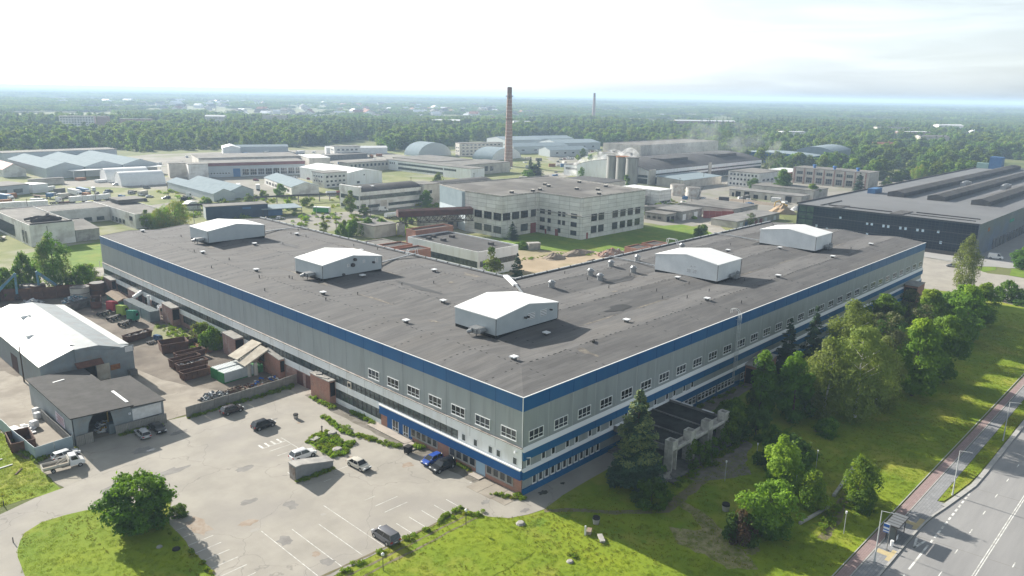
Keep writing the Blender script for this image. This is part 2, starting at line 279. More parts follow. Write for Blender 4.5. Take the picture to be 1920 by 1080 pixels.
patch('scrap_yard_concrete', [(-51.6, 67), (-24.5, 67.2), (-12, 68), (-19, 86), (-24, 108), (-23, 118), (-42, 112), (-43, 118), (-52, 122)], .04, m_yardc, 3, .7, 10)
patch('grassy_strip_by_wall', [(-9, 105), (-1.5, 100), (-1.5, 128), (-5, 131), (-9, 124)], .05, m_rough, 2, .5, 11)
patch('north_track', [(-60, 196), (-24, 192), (4, 199), (14, 207), (54, 210), (54, 214), (14, 213), (-4, 206), (-24, 200), (-60, 210)], .04, m_track, 4, .8, 12)
patch('north_track_branch', [(-60, 258), (-26, 222), (-14, 206), (-4, 205), (-16, 226), (-50, 262)], .045, m_track, 4, .8, 13)
patch('north_lawn', [(-10, 214), (14, 214), (54, 216), (54, 236), (26, 262), (4, 262), (-4, 255)], .03, m_lawn2, 4, .8, 15)
patch('north_dirt', [(-60, 178), (8, 184), (54, 190), (54, 208), (12, 204), (2, 196), (-24, 190), (-60, 194)], .025, mat('dry_grass', (.25, .22, .13), (.17, .17, .07), .1, 1, bump=.5, bsc=3), 4, .8, 16)
# courtyard track north of the left wing
patch('gatehouse_yard', [(96, 225), (146, 220), (150, 236), (146, 262), (120, 268), (100, 262)], .032, m_dusty, 4, .8, 17)

lot = [(-43.9, 2.2), (-38, 2.6), (-32.9, 2.8), (-27, 3.0), (-21.6, 3.0), (-15, 3.2), (-9.6, 3.8), (-8.8, 1.2), (-8.2, -1.0), (-6.3, -3.4), (-3.5, -4.7), (-.6, -5.4), (4.9, -4.6), (15, -4.3), (24, -4.2), (24, 0), (0, 0), (0, 67), (-25, 66.2), (-29, 66.8), (-41, 67.6), (-45, 66.6), (-50.5, 65.2), (-51, 58), (-50.4, 52.2), (-54.5, 51.8), (-60, 49.9), (-75, 46), (-110, 30), (-110, 8), (-75, 21), (-61.5, 24), (-50, 40), (-43.7, 30)]
patch('parking_lot', lot, .045, m_lot, 3, .12, 20)
patch('entrance_drive', [(24, -4.2), (75, -3.6), (75, 0), (24, 0)], .041, m_gravel, 3, .3, 21)
isl = [(-40.1, 36.4), (-41.6, 33.6), (-43.0, 30.2), (-43.6, 22), (-43.9, 12), (-44.1, -20), (-90, -20), (-64, 5), (-61.8, 22), (-61.3, 31.5), (-60.4, 38), (-58.5, 42), (-56, 43.4), (-53, 43.2), (-48, 41.6), (-43.6, 39.2)]
patch('lawn_island', isl, .075, m_lawn, 2, .25, 22)
patch('lawn_verge', [(-46, 2.3), (-38, 2.4), (-32.9, 2.6), (-27, 2.8), (-21.6, 2.9), (-15, 3.0), (-9.8, 3.5), (-9.2, 1.5), (-10, -12), (-46, -12)], .065, m_lawn, 1.2, .25, 23)
patch('dirt_verge', [(-51, 66), (-47.5, 66), (-43.6, 62.6), (-44.6, 56), (-47.5, 53), (-50.4, 52.4), (-51, 56)], .055, m_track, 1.5, .3, 24)
for i, (x0, y0, x1, y1) in enumerate(((-42, 4.4, -8.9, 3.2), (-40, 1.8, -9.4, 1.9), (-40, .3, -9.6, .4))):
    patch('verge_step', [(x0, y0-.55), (x1, y1-.55), (x1, y1-.2), (x0, y0-.2)], .07+.004*i, m_dirt, 1.5, .12, 30+i)
# beaten paths over the lawn
patch('dirt_path', [(-.5, -5.2), (3, -8.6), (6.9, -13.2), (12, -17.4), (18, -17.2), (24, -17.0), (29, -15.6), (35, -15), (35, -17.6), (30, -18), (25, -18.6), (16, -19.2), (12.4, -19.4), (6, -14), (2.5, -9.4), (-1.2, -6)], .028, m_dirt, 1.5, .25, 40)
patch('dirt_path', [(15.6, -18.8), (17, -18.8), (16.4, -22.5), (14, -27.6), (10.5, -30), (9.6, -28.4), (12.4, -25), (14.6, -22)], .026, mat('straw_grass', (.36, .31, .17), (.17, .18, .05), .7, 1, bump=.8, bsc=4), 1.2, .4, 41)
patch('dirt_path', [(6, -25), (9, -21.5), (12, -25.5), (11.5, -32), (8.6, -36), (5.6, -33), (6.6, -29)], .024, MATS['straw_grass'], 1.2, .5, 42)
patch('gravel_apron', [(24, -14.4), (45, -14.2), (44, -17), (36, -19.6), (33, -22.4), (28, -19.8), (24, -17.2)], .03, m_gravel, 1.5, .35, 43)
patch('dirt_path', [(22, -38.3), (29.8, -37.4), (34, -36.3), (44, -36.0), (44, -37.4), (34, -37.8), (29, -39.2), (22, -39.6)], .026, m_dirt, 1.5, .25, 44)
# right-hand street and forecourt of the dark hall
patch('cross_street', [(192.6, 62), (193.2, 3), (198.4, 2), (203.2, -15), (200, -18), (196.4, -30), (192, -50), (230, -50), (244, -24), (245, -15), (243.5, -9), (247, -5), (253, -1.5), (258, 18), (258, 62)], .045, m_lot, 5, .35, 50)
patch('hall_forecourt', [(258, 70), (258.4, 18), (253.6, -1.6), (259.6, -8.6), (259.8, -12.4), (262.6, -14), (268, -16.2), (300, -18), (420, -14), (420, 3), (273, 3), (273, 70)], .05, m_pave2, 6, 0, 51)
patch('lawn_forecourt', [(244.5, -7.2), (248, -5.3), (253.5, -2.2), (259, -8.2), (252, -9.6)], .06, m_lawn2, 2, .2, 52)
patch('lawn_forecourt', [(245.4, -15.6), (259.4, -13.4), (267, -17.6), (420, -22), (420, -50), (246, -50)], .06, m_lawn2, 3, .2, 53)
b = MB(); b.box(192.9, 2.5, .05, 193.25, 60, .2); b.box(257.6, -2, .05, 258, 18, .2); b.box(257.6, 18, .05, 258, 70, .2); struct('street_kerb', b, m_kerb)

# main road on the right: everything runs along X
b = MB(); b.add([(-60, -140, .03), (420, -140, .03), (420, -50.75, .03), (51.5, -50.1, .03), (44.8, -49.2, .03), (40.2, -48.6, .03), (35, -48.25, .03), (-60, -48.2, .03)], [tuple(range(8))]); struct('road', b, m_road)
patch('cycle_path', [(-60, -45.3), (192, -45.5), (192, -44.3), (-60, -43.75)], .075, m_red, 5, 0)
patch('pavement', [(-60, -48.1), (35, -48.1), (40.2, -48.4), (44.8, -49.0), (46.2, -48.6), (46.2, -47.5), (192, -47.3), (192, -45.65), (-60, -45.5)], .08, m_pave, 5, 0)
patch('roadside_grass', [(46.3, -47.6), (192, -47.4), (192, -49.9), (62, -49.75), (56.6, -49.5), (51, -48.9), (47, -48.3)], .09, m_lawn, 3, .1, 55)
b = MB()
kl = [(-60, -48.2), (34, -48.2), (38, -48.35), (41, -48.6), (45, -49.2), (51.2, -50.0), (56.2, -50.6), (62, -50.7), (192, -50.7)]
for (xa, ya), (xb, yb) in zip(kl, kl[1:]):
    w = .28 if xa < 44 else .75
    b.add([(xa, ya, .03), (xb, yb, .03), (xb, yb+w, .03), (xa, ya+w, .03), (xa, ya, .17), (xb, yb, .17), (xb, yb+w, .17), (xa, ya+w, .17)], [(4, 5, 6, 7), (0, 1, 5, 4), (3, 2, 6, 7)])
struct('road_kerb', b, m_kerb)
b = MB(); b.box(-60, -45.5, .06, 192, -45.34, .10); b.box(-60, -43.75, .02, 192, -43.62, .085); struct('path_edging', b, m_kerb)
b = MB()
def line(x0, y0, x1, y1, w, z, bb):
    d = Vector((x1-x0, y1-y0)); n = Vector((-d.y, d.x)).normalized()*w/2
    bb.add([(x0-n.x, y0-n.y, z), (x1-n.x, y1-n.y, z), (x1+n.x, y1+n.y, z), (x0+n.x, y0+n.y, z)], [(0, 1, 2, 3)])
line(-20, -50.45, 21.6, -50.45, .14, .036, b)
for x in (22, ): line(23.3, -50.45, 31.6, -50.45, .26, .036, b)
for k in range(12): line(32.6+k*1.75, -50.5, 33.6+k*1.75, -50.5, .28, .036, b)
for k in range(-6, 24): line(17.2+k*7.42, -53.8, 18.7+k*7.42, -53.8, .13, .036, b); line(19.3+k*7.42, -60.4, 20.9+k*7.42, -60.4, .13, .036, b)
for y in (-57.0, -57.28): line(-60, y, 400, y, .13, .036, b)
for k in range(3):            # the big letter A in the bus bay: read from the road, top towards -X
    pass
line(32.4, -48.7, 29.4, -49.25, .32, .037, b); line(32.4, -49.8, 29.4, -49.25, .32, .037, b); line(31.2, -48.95, 31.2, -49.55, .2, .041, b)
struct('road_markings', b, m_line)
b = MB(); b.box(34.6, -48.0, .081, 38.6, -47.3, .088); b.box(35.6, -47.3, .081, 36.6, -45.7, .088); b.box(23.2, -48.0, .081, 26.6, -47.3, .088); b.box(24.4, -47.3, .081, 25.6, -45.7, .088); struct('tactile_paving', b, MATS['yellow_tactile_paving'])
b = MB()
for x, y in ((21, -52), (55, -55.4), (33, -54)): line(x, -48.6, x+1.5, -62, .10, .034, b)
struct('road_joints', b, m_tar)

# parking bays painted on the lot
b = MB()
for x, y0, y1 in ((-9.45, 3.9, 7.3), (-11.9, 3.6, 7.3), (-14.3, 3.4, 7.4), (-16.8, 3.5, 7.3), (-19.25, 3.4, 7.2), (-24.1, 3.5, 19), (-27.5, 4.1, 15), (-31, 3.6, 16.5), (-34.4, 4.2, 19.1), (-16.5, 31.8, 45)): line(x, y0, x, y1, .085, .05, b)
for x0, x1, y in ((-18.6, -14.3, 13.35), (-18.6, -14.3, 10.9), (-18.7, -16.8, 15.9), (-20.9, -16.5, 41.4), (-20.7, -16.5, 38.9), (-20.4, -16.5, 34.6), (-16.6, -13.5, 27.3), (-22.6, -20.8, 27.6), (-20, -18.6, 25.4)): line(x0, y, x1, y, .085, .05, b)
for k in range(9): line(-43.5, 27.75-2.46*k, -39.8, 27.8-2.46*k, .085, .05, b)
line(-22.5, 32.4, -22.8, 28.6, .12, .05, b); line(-3.2, 8.6, -1, 8.6, .1, .05, b); line(-2.6, 11, -.9, 11, .1, .05, b)
for k in range(4): line(-21+k*1.2, 43.3, -21+k*1.2, 45, .35, .05, b)
line(-21.2, 43.2, -16.6, 43.2, .1, .054, b)
struct('parking_markings', b, m_line)
def blob(name, x, y, rx, ry, m, z=.049, seed=1, n=16):
    q = random.Random(seed); b = MB(); P = []
    for i in range(n):
        a = 2*math.pi*i/n; k = q.uniform(.6, 1.15); P.append((x+math.cos(a)*rx*k, y+math.sin(a)*ry*k, z))
    b.add(P, [tuple(range(n))]); return struct(name, b, m)
for i, (x, y, rx, ry, m) in enumerate(((-27.6, 22.6, 1.1, 1.6, m_tar), (-31.8, 28, 1.4, .9, m_tar), (-33.2, 14.7, 1.2, 1.4, m_tar), (-31.7, 6, .9, 1.3, m_tar), (-31.9, 8.6, .6, .7, m_stain), (-27, 38.5, 1.6, 1.1, m_tar), (-36.5, 57, 2.3, 1.6, m_tar), (-35.4, 56.2, .9, .5, m_wet), (3.1, -1.9, 1.1, .7, m_wet), (7.6, -2.1, .5, .35, m_wet), (-6.6, 20.5, 1.2, 1.0, m_stain), (-10.6, 48.6, .6, .5, m_stain), (-22.6, 6.8, .8, .7, m_stain), (-40.2, 26.6, 1.5, 3.2, m_stain), (-5.5, 2.4, .9, .6, m_tar), (-34.8, 22.5, 1.6, 1.0, m_stain), (-25.6, 16.8, .5, .4, m_patch), (-35, 20, .8, .5, m_patch), (-12, 29.5, .6, .5, m_stain), (-3, -3.6, .9, .5, m_tar), (-13.8, 53.2, 1.6, .5, m_tar), (-36.6, 46, 3.4, 1.1, m_tar), (-44.6, 46.5, 3, 1.4, m_tar), (-29, 60, 1.8, .8, m_tar))):
    blob(('puddle' if m is m_wet else 'tar_patch' if m is m_tar else 'ground_stain'), x, y, rx, ry, m, .049+.0004*i, i+1)
q = random.Random(5)
for k in range(26): blob('straw_patch' if k % 2 else 'moss_patch', q.uniform(-30, 60), q.uniform(-42, -6), q.uniform(.5, 2.2), q.uniform(.4, 1.6), MATS['straw_grass'] if k % 2 else m_lawn2, .0225+.0002*k, k, 20)
# pavement strip along the left wall of the works and the pale slab at its doors
patch('wall_footpath', [(-2.4, 4), (0, 4), (0, 60), (-2.6, 60), (-3.2, 46), (-3, 24)], .05, m_gravel, 2, .25, 60)
b = MB(); b.box(-2.1, 27, .05, -.02, 38.5, .26); b.box(-2.8, 24.2, .05, -.6, 27, .22); b.box(-1.6, 8.2, .05, -.02, 10.8, .2); struct('door_slab', b, mat('pale_pink_concrete', (.44, .39, .34), (.38, .34, .30), .5, .95))
b = MB(); b.box(-4.4, 2.6, .05, -.4, 5.4, .075); b.box(-4.5, 5.5, .05, -.5, 8.0, .07); b.box(-4.2, -.4, .05, -.4, 2.5, .072); struct('paving_slabs', b, m_yardc)
# ---------------------------------------------------------------- windows (shared meshes, one object each)
WC = {}
def win_mesh(w, h, cols=1, bars=(), fr='whitem', gl='glass', t=.12, mt=.09, dep=.09, one=False):
    """centred at origin in x, z from 0 to h, facing -Y; returns (frame mesh, pane mesh) or one mesh with both"""
    k = (w, h, cols, bars, fr, gl, t, one)
    if k in WC: return WC[k]
    f = MB()
    f.box(-w/2-.04, -dep-.06, -.07, w/2+.04, 0, 0)                       # sill
    f.box(-w/2, -dep, 0, -w/2+t, 0, h); f.box(w/2-t, -dep, 0, w/2, 0, h)
    f.box(-w/2+t, -dep, h-t, w/2-t, 0, h); f.box(-w/2+t, -dep, 0, w/2-t, 0, t)
    for i in range(1, cols):
        x = -w/2+w*i/cols; f.box(x-mt/2, -dep+.01, t, x+mt/2, 0, h-t)
    for z in bars: f.box(-w/2+t, -dep+.015, z*h-mt/2, w/2-t, 0, z*h+mt/2)
    p = f if one else MB()
    p.box(-w/2+t*.5, -.035, t*.5, w/2-t*.5, -.001, h-t*.5, 1 if one else 0)
    if one: r = (f.mesh('window', [MATS_(fr), MATS_(gl)]), None)
    else: r = (f.mesh('window_frame', MATS_(fr)), p.mesh('window_pane', MATS_(gl)))
    WC[k] = r; return r
def MATS_(k): return M[k] if k in M else MATS[k]
def window(parent, x, y, z, rz, w, h, **k):
    fm, pm = win_mesh(w, h, **k)
    o = link('window', fm, parent, (x, y, z), rz)
    if pm: link('pane', pm, o)
    return o
XM, YM, XP, YP = -math.pi/2, 0, math.pi/2, math.pi      # rotations for windows facing -X, -Y, +X, +Y
def strip(parent, name, p0, p1, z0, z1, face, step=1.47, gl='glassg', fr='steeld', bars=(), off=.03):
    """a ribbon of glazing with its mullions on a wall facing -X or -Y (p0..p1 along the wall, plane coordinate in face)"""
    ax, c = face; g = MB(); f = MB()
    def bx(b, a0, a1, d, za, zb, mi=0): b.box(*((c-d, a0, za, c, a1, zb) if ax == 'X' else (a0, c-d, za, a1, c, zb)), mi)
    bx(g, p0, p1, off, z0, z1); n = max(1, round((p1-p0)/step))
    for i in range(n+1):
        a = p0+(p1-p0)*i/n; bx(g, a-.06, a+.06, off+.06, z0, z1, 1)
    for z in bars: bx(g, p0, p1, off+.03, z-.04, z+.04, 1)
    return g.obj(name, [M[gl], M[fr]], parent)

# ---------------------------------------------------------------- the blue and grey factory
H = 16.56; LX, LY, WD = 193.9, 182.5, 54.4
fac = thing('factory', 'long L-shaped blue and grey panelled factory with a flat dark roof', 'factory', (0, 0, 0))
def ftri(t): return .75*(1-abs((t % 18)/9-1))
b = MB(); b.prism([(.15, .15), (LX, .15), (LX, WD), (WD, WD), (WD, LY), (.15, LY)], 0, H-.35); b.obj('core_wall', M['grey'], fac)
ts = [0, 9, 18, 27, 36, 45, 54.4]
b = MB()
for a, c in zip(ts, ts[1:]):
    za, zc = H+ftri(a), H+ftri(min(c, 54))
    b.quad((a, a, za), (c, c, zc), (c, LY, zc), (a, LY, za)); b.quad((a, a, za), (LX, a, za), (LX, c, zc), (c, c, zc))
for k in range(len(ts)-1):     # gable triangles under the roof waves at the two far ends
    a, c = ts[k], ts[k+1]; za, zc = H+ftri(a), H+ftri(min(c, 54))
    b.quad((a, LY, H-.4), (c, LY, H-.4), (c, LY, zc), (a, LY, za)); b.quad((LX, a, H-.4), (LX, c, H-.4), (LX, c, zc), (LX, a, za))
b.quad((WD, WD, H-.4), (WD, LY, H-.4), (WD, LY, H+.1), (WD, WD, H+.1)); b.quad((WD, WD, H-.4), (LX, WD, H-.4), (LX, WD, H+.1), (WD, WD, H+.1))
rf = b.obj('roof', M['roof'], fac)
b = MB(); q = random.Random(3)                                            # dashes of mastic along the sheet joints
for t in (9, 27, 45):
    s = t+1
    while s < LY-1:
        if q.random() < .8: b.obox((t+q.uniform(-.1, .1), s, H+ftri(t)+.02), (.16, q.uniform(.3, .8), .03))
        s += 1.5
    s = t+1
    while s < LX-1:
        if q.random() < .8: b.obox((s, t+q.uniform(-.1, .1), H+ftri(t)+.02), (q.uniform(.3, .8), .16, .03))
        s += 1.5
for k in range(9, 182, 12):
    for j in range(36):
        t = .8+1.5*j
        if q.random() < .55 and k > t: b.obox((t, k+q.uniform(-.08, .08), H+ftri(t)+.02), (.5, .1, .03))
        if q.random() < .55 and k > t and k < 192: b.obox((k+q.uniform(-.08, .08), t, H+ftri(t)+.02), (.1, .5, .03))
o = b.obj('roof_seam', M['dark'], rf)
def roofblob(x, y, rx, ry, m, seed):
    q = random.Random(seed); b = MB(); P = []
    for i in range(14):
        a = 2*math.pi*i/14; k = q.uniform(.35, 1.1); px, py = x+math.cos(a)*rx*k, y+math.sin(a)*ry*k
        P.append((px, py, H+ftri(px if py > px else py)+.03+.0006*seed))
    c0 = len(P); cz = H+ftri(x if y > x else y)+.03+.0006*seed; P.append((x, y, cz)); b.add(P, [(i, (i+1) % 14, c0) for i in range(14)]); b.obj('roof_stain', m, rf)
rs1 = mat('dust_on_roof', (.24, .215, .18), (.12, .11, .10), .8, 1, bump=.2, bsc=8); rs2 = mat('wet_roof_patch', (.045, .045, .047), (.055, .055, .056), .5, .7)
for i, (x, y, rx, ry) in enumerate(((23, 6, 1.1, 3.4), (18, 62, .5, 9), (18.3, 96, .5, 12), (18, 30, .35, 6), (36, 80, .5, 4), (42, 18, 7, .4), (60, 18, 10, .5), (106, 18.2, 12, .45), (128, 18, 8, .5), (80, 36, 9, .4), (120, 36, 10, .35), (165, 18, 9, .4), (40, 62, 1.2, 1.0), (49, 64, 2.2, 4), (46, 112, .6, 16), (16, 40, 1, 2.2), (17, 82, 1, 2.4), (62, 29, 1.2, .7), (17, 142, 1.2, 3))): roofblob(x, y, rx, ry, rs1, i+1)
for i, (x, y, rx, ry) in enumerate(((36, 100, 2.2, 12), (36, 132, 2.4, 10), (31, 64, 2.2, 9), (74, 36, 8, 2), (52, 20, 5, 2), (110, 33, 9, 1.6), (150, 36, 8, 1.5))): roofblob(x, y, rx, ry, rs2, 30+i)
# outer edges
b = MB(); b.box(-.1, -.1, H-.02, .08, LY, H+.06); b.box(.08, -.1, H-.02, LX, .08, H+.06); b.box(-.05, -.05, 8.2, .0, .1, H-.03); b.obj('edge_flashing', M['whitem'], fac)
b = MB()
for y0, y1 in ((54, 182.5),): b.box(WD-.05, y0, H-1.2, WD+.25, y1, H+.55, 0); b.box(WD-.5, y0, H-.1, WD-.05, y1, H+.25, 1)
b.box(WD+.25, WD-.05, H-1.2, LX, WD+.25, H+.5, 0); b.box(WD-.3, WD-.5, H-.1, LX, WD-.05, H+.25, 1)
for k in range(27): b.box(WD-.12, 56+k*4.7, H-.3, WD+.32, 56.25+k*4.7, H+.6, 1)
for k in range(28): b.box(57+k*4.8, WD-.12, H-.3, 57.25+k*4.8, WD+.32, H+.56, 1)
b.obj('parapet', [mat('pale_parapet', (.62, .64, .66), (.5, .52, .53), .6, .7, c3=(.38, .38, .37), sc3=.3), M['roofdk']], fac)
b = MB()
for a, c in ((4, 8), (22, 27), (29, 36), (40, 46)): MB().quad((LX+.02, a, H+ftri(a)-.25), (LX+.02, c, H+ftri(c)-.25), (LX-.35, c, H+ftri(c)+.12), (LX-.35, a, H+ftri(a)+.12)).obj('end_flashing', M['whitem'], fac)
for a, c in zip(ts, ts[1:]): b.quad((a, LY+.02, H+ftri(a)+.1), (min(c, 54), LY+.02, H+ftri(min(c, 54))+.1), (min(c, 54), LY-.4, H+ftri(min(c, 54))+.14), (a, LY-.4, H+ftri(a)+.14), 1)
b.obj('end_edge', [M['whitem'], M['roofdk']], fac)
# facades ---------------------------------------------------------
def band(name, m, face, a0, a1, z0, z1, d=0, joint=None, seams=None):
    b = MB(); mats = [M[m]]
    def bx(p0, p1, zz0, zz1, dd, mi=0): b.box(*((-dd, p0, zz0, .15, p1, zz1) if face == 'L' else (p0, -dd, zz0, p1, .15, zz1)), mi)
    bx(a0, a1, z0, z1, d)
    if seams:
        mats.append(MATS_(joint)); s, st = seams
        p = a0+s
        while p < a1-.3: bx(p-.035, p+.035, z0+.01, z1-.01, d+.012, 1); p += st
    return b.obj(name, mats, fac)
mat('joint_blue', (.010, .05, .16)); mat('joint_grey', (.20, .22, .225)); mat('joint_pale', (.52, .54, .54)); mat('joint_dirty', (.42, .42, .41))
band('fascia', 'blue', 'L', 0, LY, 14.2, H-.03, .04, 'joint_blue', (6.0, 5.98)); band('fascia', 'blue', 'R', 0, LX, 14.2, H-.03, .04, 'joint_blue', (6.06, 6.06))
band('cladding', 'grey', 'L', 0, LY, 8.15, 14.2, 0, 'joint_grey', (6.0, 5.98)); band('cladding', 'grey', 'R', 0, LX, 8.15, 14.2, 0, 'joint_pale', (6.06, 6.06))
b = MB(); b.box(-.3, -.05, 8.0, .15, LY, 8.14, 1); b.box(-.12, 0, 6.25, .15, LY, 8.0, 0)
for k in range(31): b.box(-.135, 5.9+k*5.98, 6.26, .0, 5.97+k*5.98, 7.99, 2)
b.obj('white_band', [M['white'], mat('rusty_drip_edge', (.30, .25, .22), (.45, .42, .4), .8, .8), MATS['joint_dirty']], fac)
b = MB(); b.box(-.02, 0, 4.45, .15, 15.1, 6.25); b.box(-.1, 15.1, 4.45, .15, LY, 4.62); b.box(-.1, 36.8, 3.22, .15, LY, 4.45)
for k in range(25): b.box(-.115, 41.8+k*5.98, 3.23, 0, 41.88+k*5.98, 4.44, 1)
b.obj('white_wall', [M['white'], MATS['joint_dirty']], fac)
strip(fac, 'window_strip', 15.1, LY-.6, 4.62, 6.25, ('X', 0), 1.47, bars=(5.2,))
strip(fac, 'window_strip', 36.9, 51.9, 1.16, 3.22, ('X', 0), 1.45, bars=(2.5,))
b = MB(); b.box(-.06, 36.8, 0, .15, 60, 1.16); b.obj('plinth', M['white'], fac)
b = MB(); b.box(-.05, 60, 0, .15, LY, 3.22); b.obj('brick_base', M['brickpink'], fac)
for y0, y1 in ((73.6, 77), (79, 88.5), (97, 104), (111, 124), (133, 145), (146.8, 150), (160, 171)): strip(fac, 'window_strip', y0, y1, 1.2, 3.1, ('X', -.05), 1.45)
b = MB(); b.box(-.10, 61, 0, -.05, 63.4, 3.0); b.box(-.10, 64.6, 0, -.05, 67, 3.0); b.obj('door', mat('dark_maroon_door', (.10, .045, .04), (.13, .06, .05), 1, .8), fac)
b = MB(); b.box(-.45, 0, 2.66, .15, 36.8, 4.3, 0); b.box(-.58, -.05, 4.3, .15, 36.9, 4.5, 1); b.obj('blue_canopy', [M['bluepaint'], M['whitem']], fac)
b = MB(); b.box(-.06, 0, 0, .15, 27.4, 2.66, 0); b.box(-.06, 27.4, 0, .15, 34.9, 2.66, 1); b.box(-.06, 34.9, 0, .15, 36.8, 2.66, 0); b.obj('ground_floor_wall', [M['brick'], M['bluepaint']], fac)
for y, w, n in ((24, 7.5, 5), (13.85, 6.8, 4), (4.9, 6.2, 4)):
    for k in range(n):
        pw = w/n; window(fac, -.06, y+w/2-pw*(k+.5), .95, XM, pw-.1, 1.62, cols=1, fr='conc', t=.17, dep=.1)
for y, w in ((32.3, 1.9), (29.2, 1.6)): window(fac, -.06, y, .26, XM, w, 2.35, cols=2, bars=(.3,), t=.13)
b = MB(); b.box(-.12, 8.2, .2, -.06, 10.4, 2.5); b.obj('door', mat('pale_blue_door', (.30, .42, .52), rough=.6), fac)
for y in (1.5, 5.2, 7.05, 10.6, 13.5): window(fac, -.02, y, 4.78, XM, 1.0, 1.3, t=.1, gl='glassg')
b = MB(); b.box(-.32, 46.2, 4.75, -.08, 47.4, 6.0, 0); b.cyl((-.33, 46.8, 5.4), (-.36, 46.8, 5.4), .42, mi=1); b.obj('air_conditioner', [mat('aged_cream_box', (.55, .5, .42), rough=.6), M['dark']], fac)
for k in range(7): window(fac, 0, 3.0+5.97*k, 8.85, XM, 3.45, 1.78, cols=3, bars=(.36,))
# right facade
b = MB()
for z0, z1, zc in ((7.5, 8.14, 0), (4.1, 4.5, 0)): b.prof([(.15, z0-.05), (-.42, z0-.05), (-.42, z0+.08), (-.02, z1), (.15, z1)], 0, LX, 'X')
b.obj('ledge', M['whitem'], fac)
b = MB()
b.box(0, -.36, 6.0, LX, .15, 7.45, 0); b.box(0, -.36, 2.68, LX, .15, 4.05, 0); b.box(0, -.3, 0, LX, .15, .98, 0)
for k in range(32):
    for z0, z1 in ((6.01, 7.44), (2.69, 4.04)): b.box(5.9+6.06*k, -.372, z0, 5.96+6.06*k, 0, z1, 1)
b.obj('blue_band', [mat('blue_band_paint', (.006, .105, .26), (.008, .118, .285), .3, .6), MATS['joint_blue']], fac)
band('grey_strip', 'grey', 'R', 0, LX, 4.5, 6.0, 0); band('grey_strip', 'grey', 'R', 0, LX, .98, 2.68, 0)
for x in (1.4, 5.0, 7.4, 11.0, 13.4, 17.0, 19.4, 23.0, 27.5, 30.0, 34.4, 37, 41, 43.6, 47.2, 50.2): window(fac, x, -.005, 4.62, YM, 1.0, 1.32, t=.12)
for k in range(12): window(fac, 2.9+1.5*k, -.005, 1.12, YM, .95, 1.5, t=.1)
for x0 in (45, 53, 61, 71, 88, 105, 122, 139, 156):
    for k in range(5): window(fac, x0+1.45*k, -.3, 1.05, YM, 1.38, 1.55, t=.1, bars=(.6,))
for k in range(32): window(fac, 3.1+6.06*k, 0, 8.8, YM, 3.45, 1.8, cols=3, bars=(.36,))
b = MB()
for x in (66.3, 66.95):
    b.cyl((x, -.55, 1.8), (x, -.55, 17.6), .045, n=6)
for k in range(44): b.cyl((66.3, -.55, 2+k*.35), (66.95, -.55, 2+k*.35), .025, n=5)
for k in range(14):
    z = 4.5+k*.95; P = [(66.625+.45*math.cos(a), -.6-.55*math.sin(a), z) for a in [math.pi*i/6 for i in range(7)]]; b.tube(P, .025, 5)
for i in range(1, 6): a = math.pi*i/6; b.cyl((66.625+.45*math.cos(a), -.6-.55*math.sin(a), 4.5), (66.625+.45*math.cos(a), -.6-.55*math.sin(a), 17.4), .02, n=5)
for x in (66.3, 66.95): b.tube([(x, -.55, 17.6), (x, .2, 18.1), (x, 1.2, 17.9), (x, 1.3, 16.9)], .04)
for k in range(5): b.cyl((66.3, -.55, 3+k*3.2), (66.3, 0, 3+k*3.2), .03, n=5)
b.obj('wall_ladder', mat('white_ladder_paint', (.6, .62, .63), rough=.5), fac)
b = MB(); b.cyl((-.1, 1.2, 7.0), (-.55, 1.2, 7.2), .12, .2, 8); b.cyl((.6, -.4, 6.4), (1.0, -.9, 6.5), .05, .1, 8); b.obj('wall_lamp', M['whitem'], fac)
# plant rooms on the roof
def plant_room(x, y, lx, ly, h, ridge, roofm, wallm, units, dk):
    z = H+.1; m0 = MB(); hx = (x+lx/2, y+ly/2)
    if ridge == 'Y': P = [(x, z+.6), (x+lx, z+.6), (x+lx, z+h), (x+lx/2, z+h+1.3), (x, z+h)]; m0.prof(P, y, y+ly, 'Y'); up = [(x-.15, z+h-.02), (x+lx/2, z+h+1.33), (x+lx+.15, z+h-.02), (x+lx+.15, z+h+.16), (x+lx/2, z+h+1.5), (x-.15, z+h+.16)]
    else: P = [(y, z+.6), (y+ly, z+.6), (y+ly, z+h), (y+ly/2, z+h+1.3), (y, z+h)]; m0.prof(P, x, x+lx, 'X'); up = [(y-.15, z+h-.02), (y+ly/2, z+h+1.33), (y+ly+.15, z+h-.02), (y+ly+.15, z+h+.16), (y+ly/2, z+h+1.5), (y-.15, z+h+.16)]
    o = m0.obj('plant_room', M[wallm], fac)
    b = MB(); (b.prof(up, y-.15, y+ly+.15, 'Y') if ridge == 'Y' else b.prof(up, x-.15, x+lx+.15, 'X')); b.obj('plant_room_roof', mat('bright_white_metal_roof', (.80, .81, .81), (.77, .78, .78), .5, .55), o)
    b = MB(); b.box(x+.06, y+.06, H-.2, x+lx-.06, y+ly-.06, z+.62); b.obj('plant_room_base', M['dark'], o)
    b = MB(); [b.cyl((px, py, z+.6), (px, py, z+h), .07, n=6) for px, py in ((x-.06, y-.06), (x+lx+.06, y-.06))]; b.obj('downpipe', M['steeld'], o)
    for k in units: k(o)
def unit_x(x, y, z):
    def f(o):
        b = MB(); b.box(x-2.2, y-1.1, z+.55, x-.05, y+1.1, z+1.5, 0); b.cyl((x-2.0, y-1.6, z+1.2), (x-.5, y-1.6, z+1.2), .55, n=10, mi=0); b.cyl((x-2.2, y+.2, z+1.0), (x-3.0, y+.7, z+.8), .5, .35, 8, 0)
        for px in (-2.1, -.3):
            for py in (-1, 1): b.box(x+px, y+py, z, x+px+.12, y+py+.12, z+.55, 1)
        b.obj('air_unit', [M['steel'], M['steeld']], o)
    return f
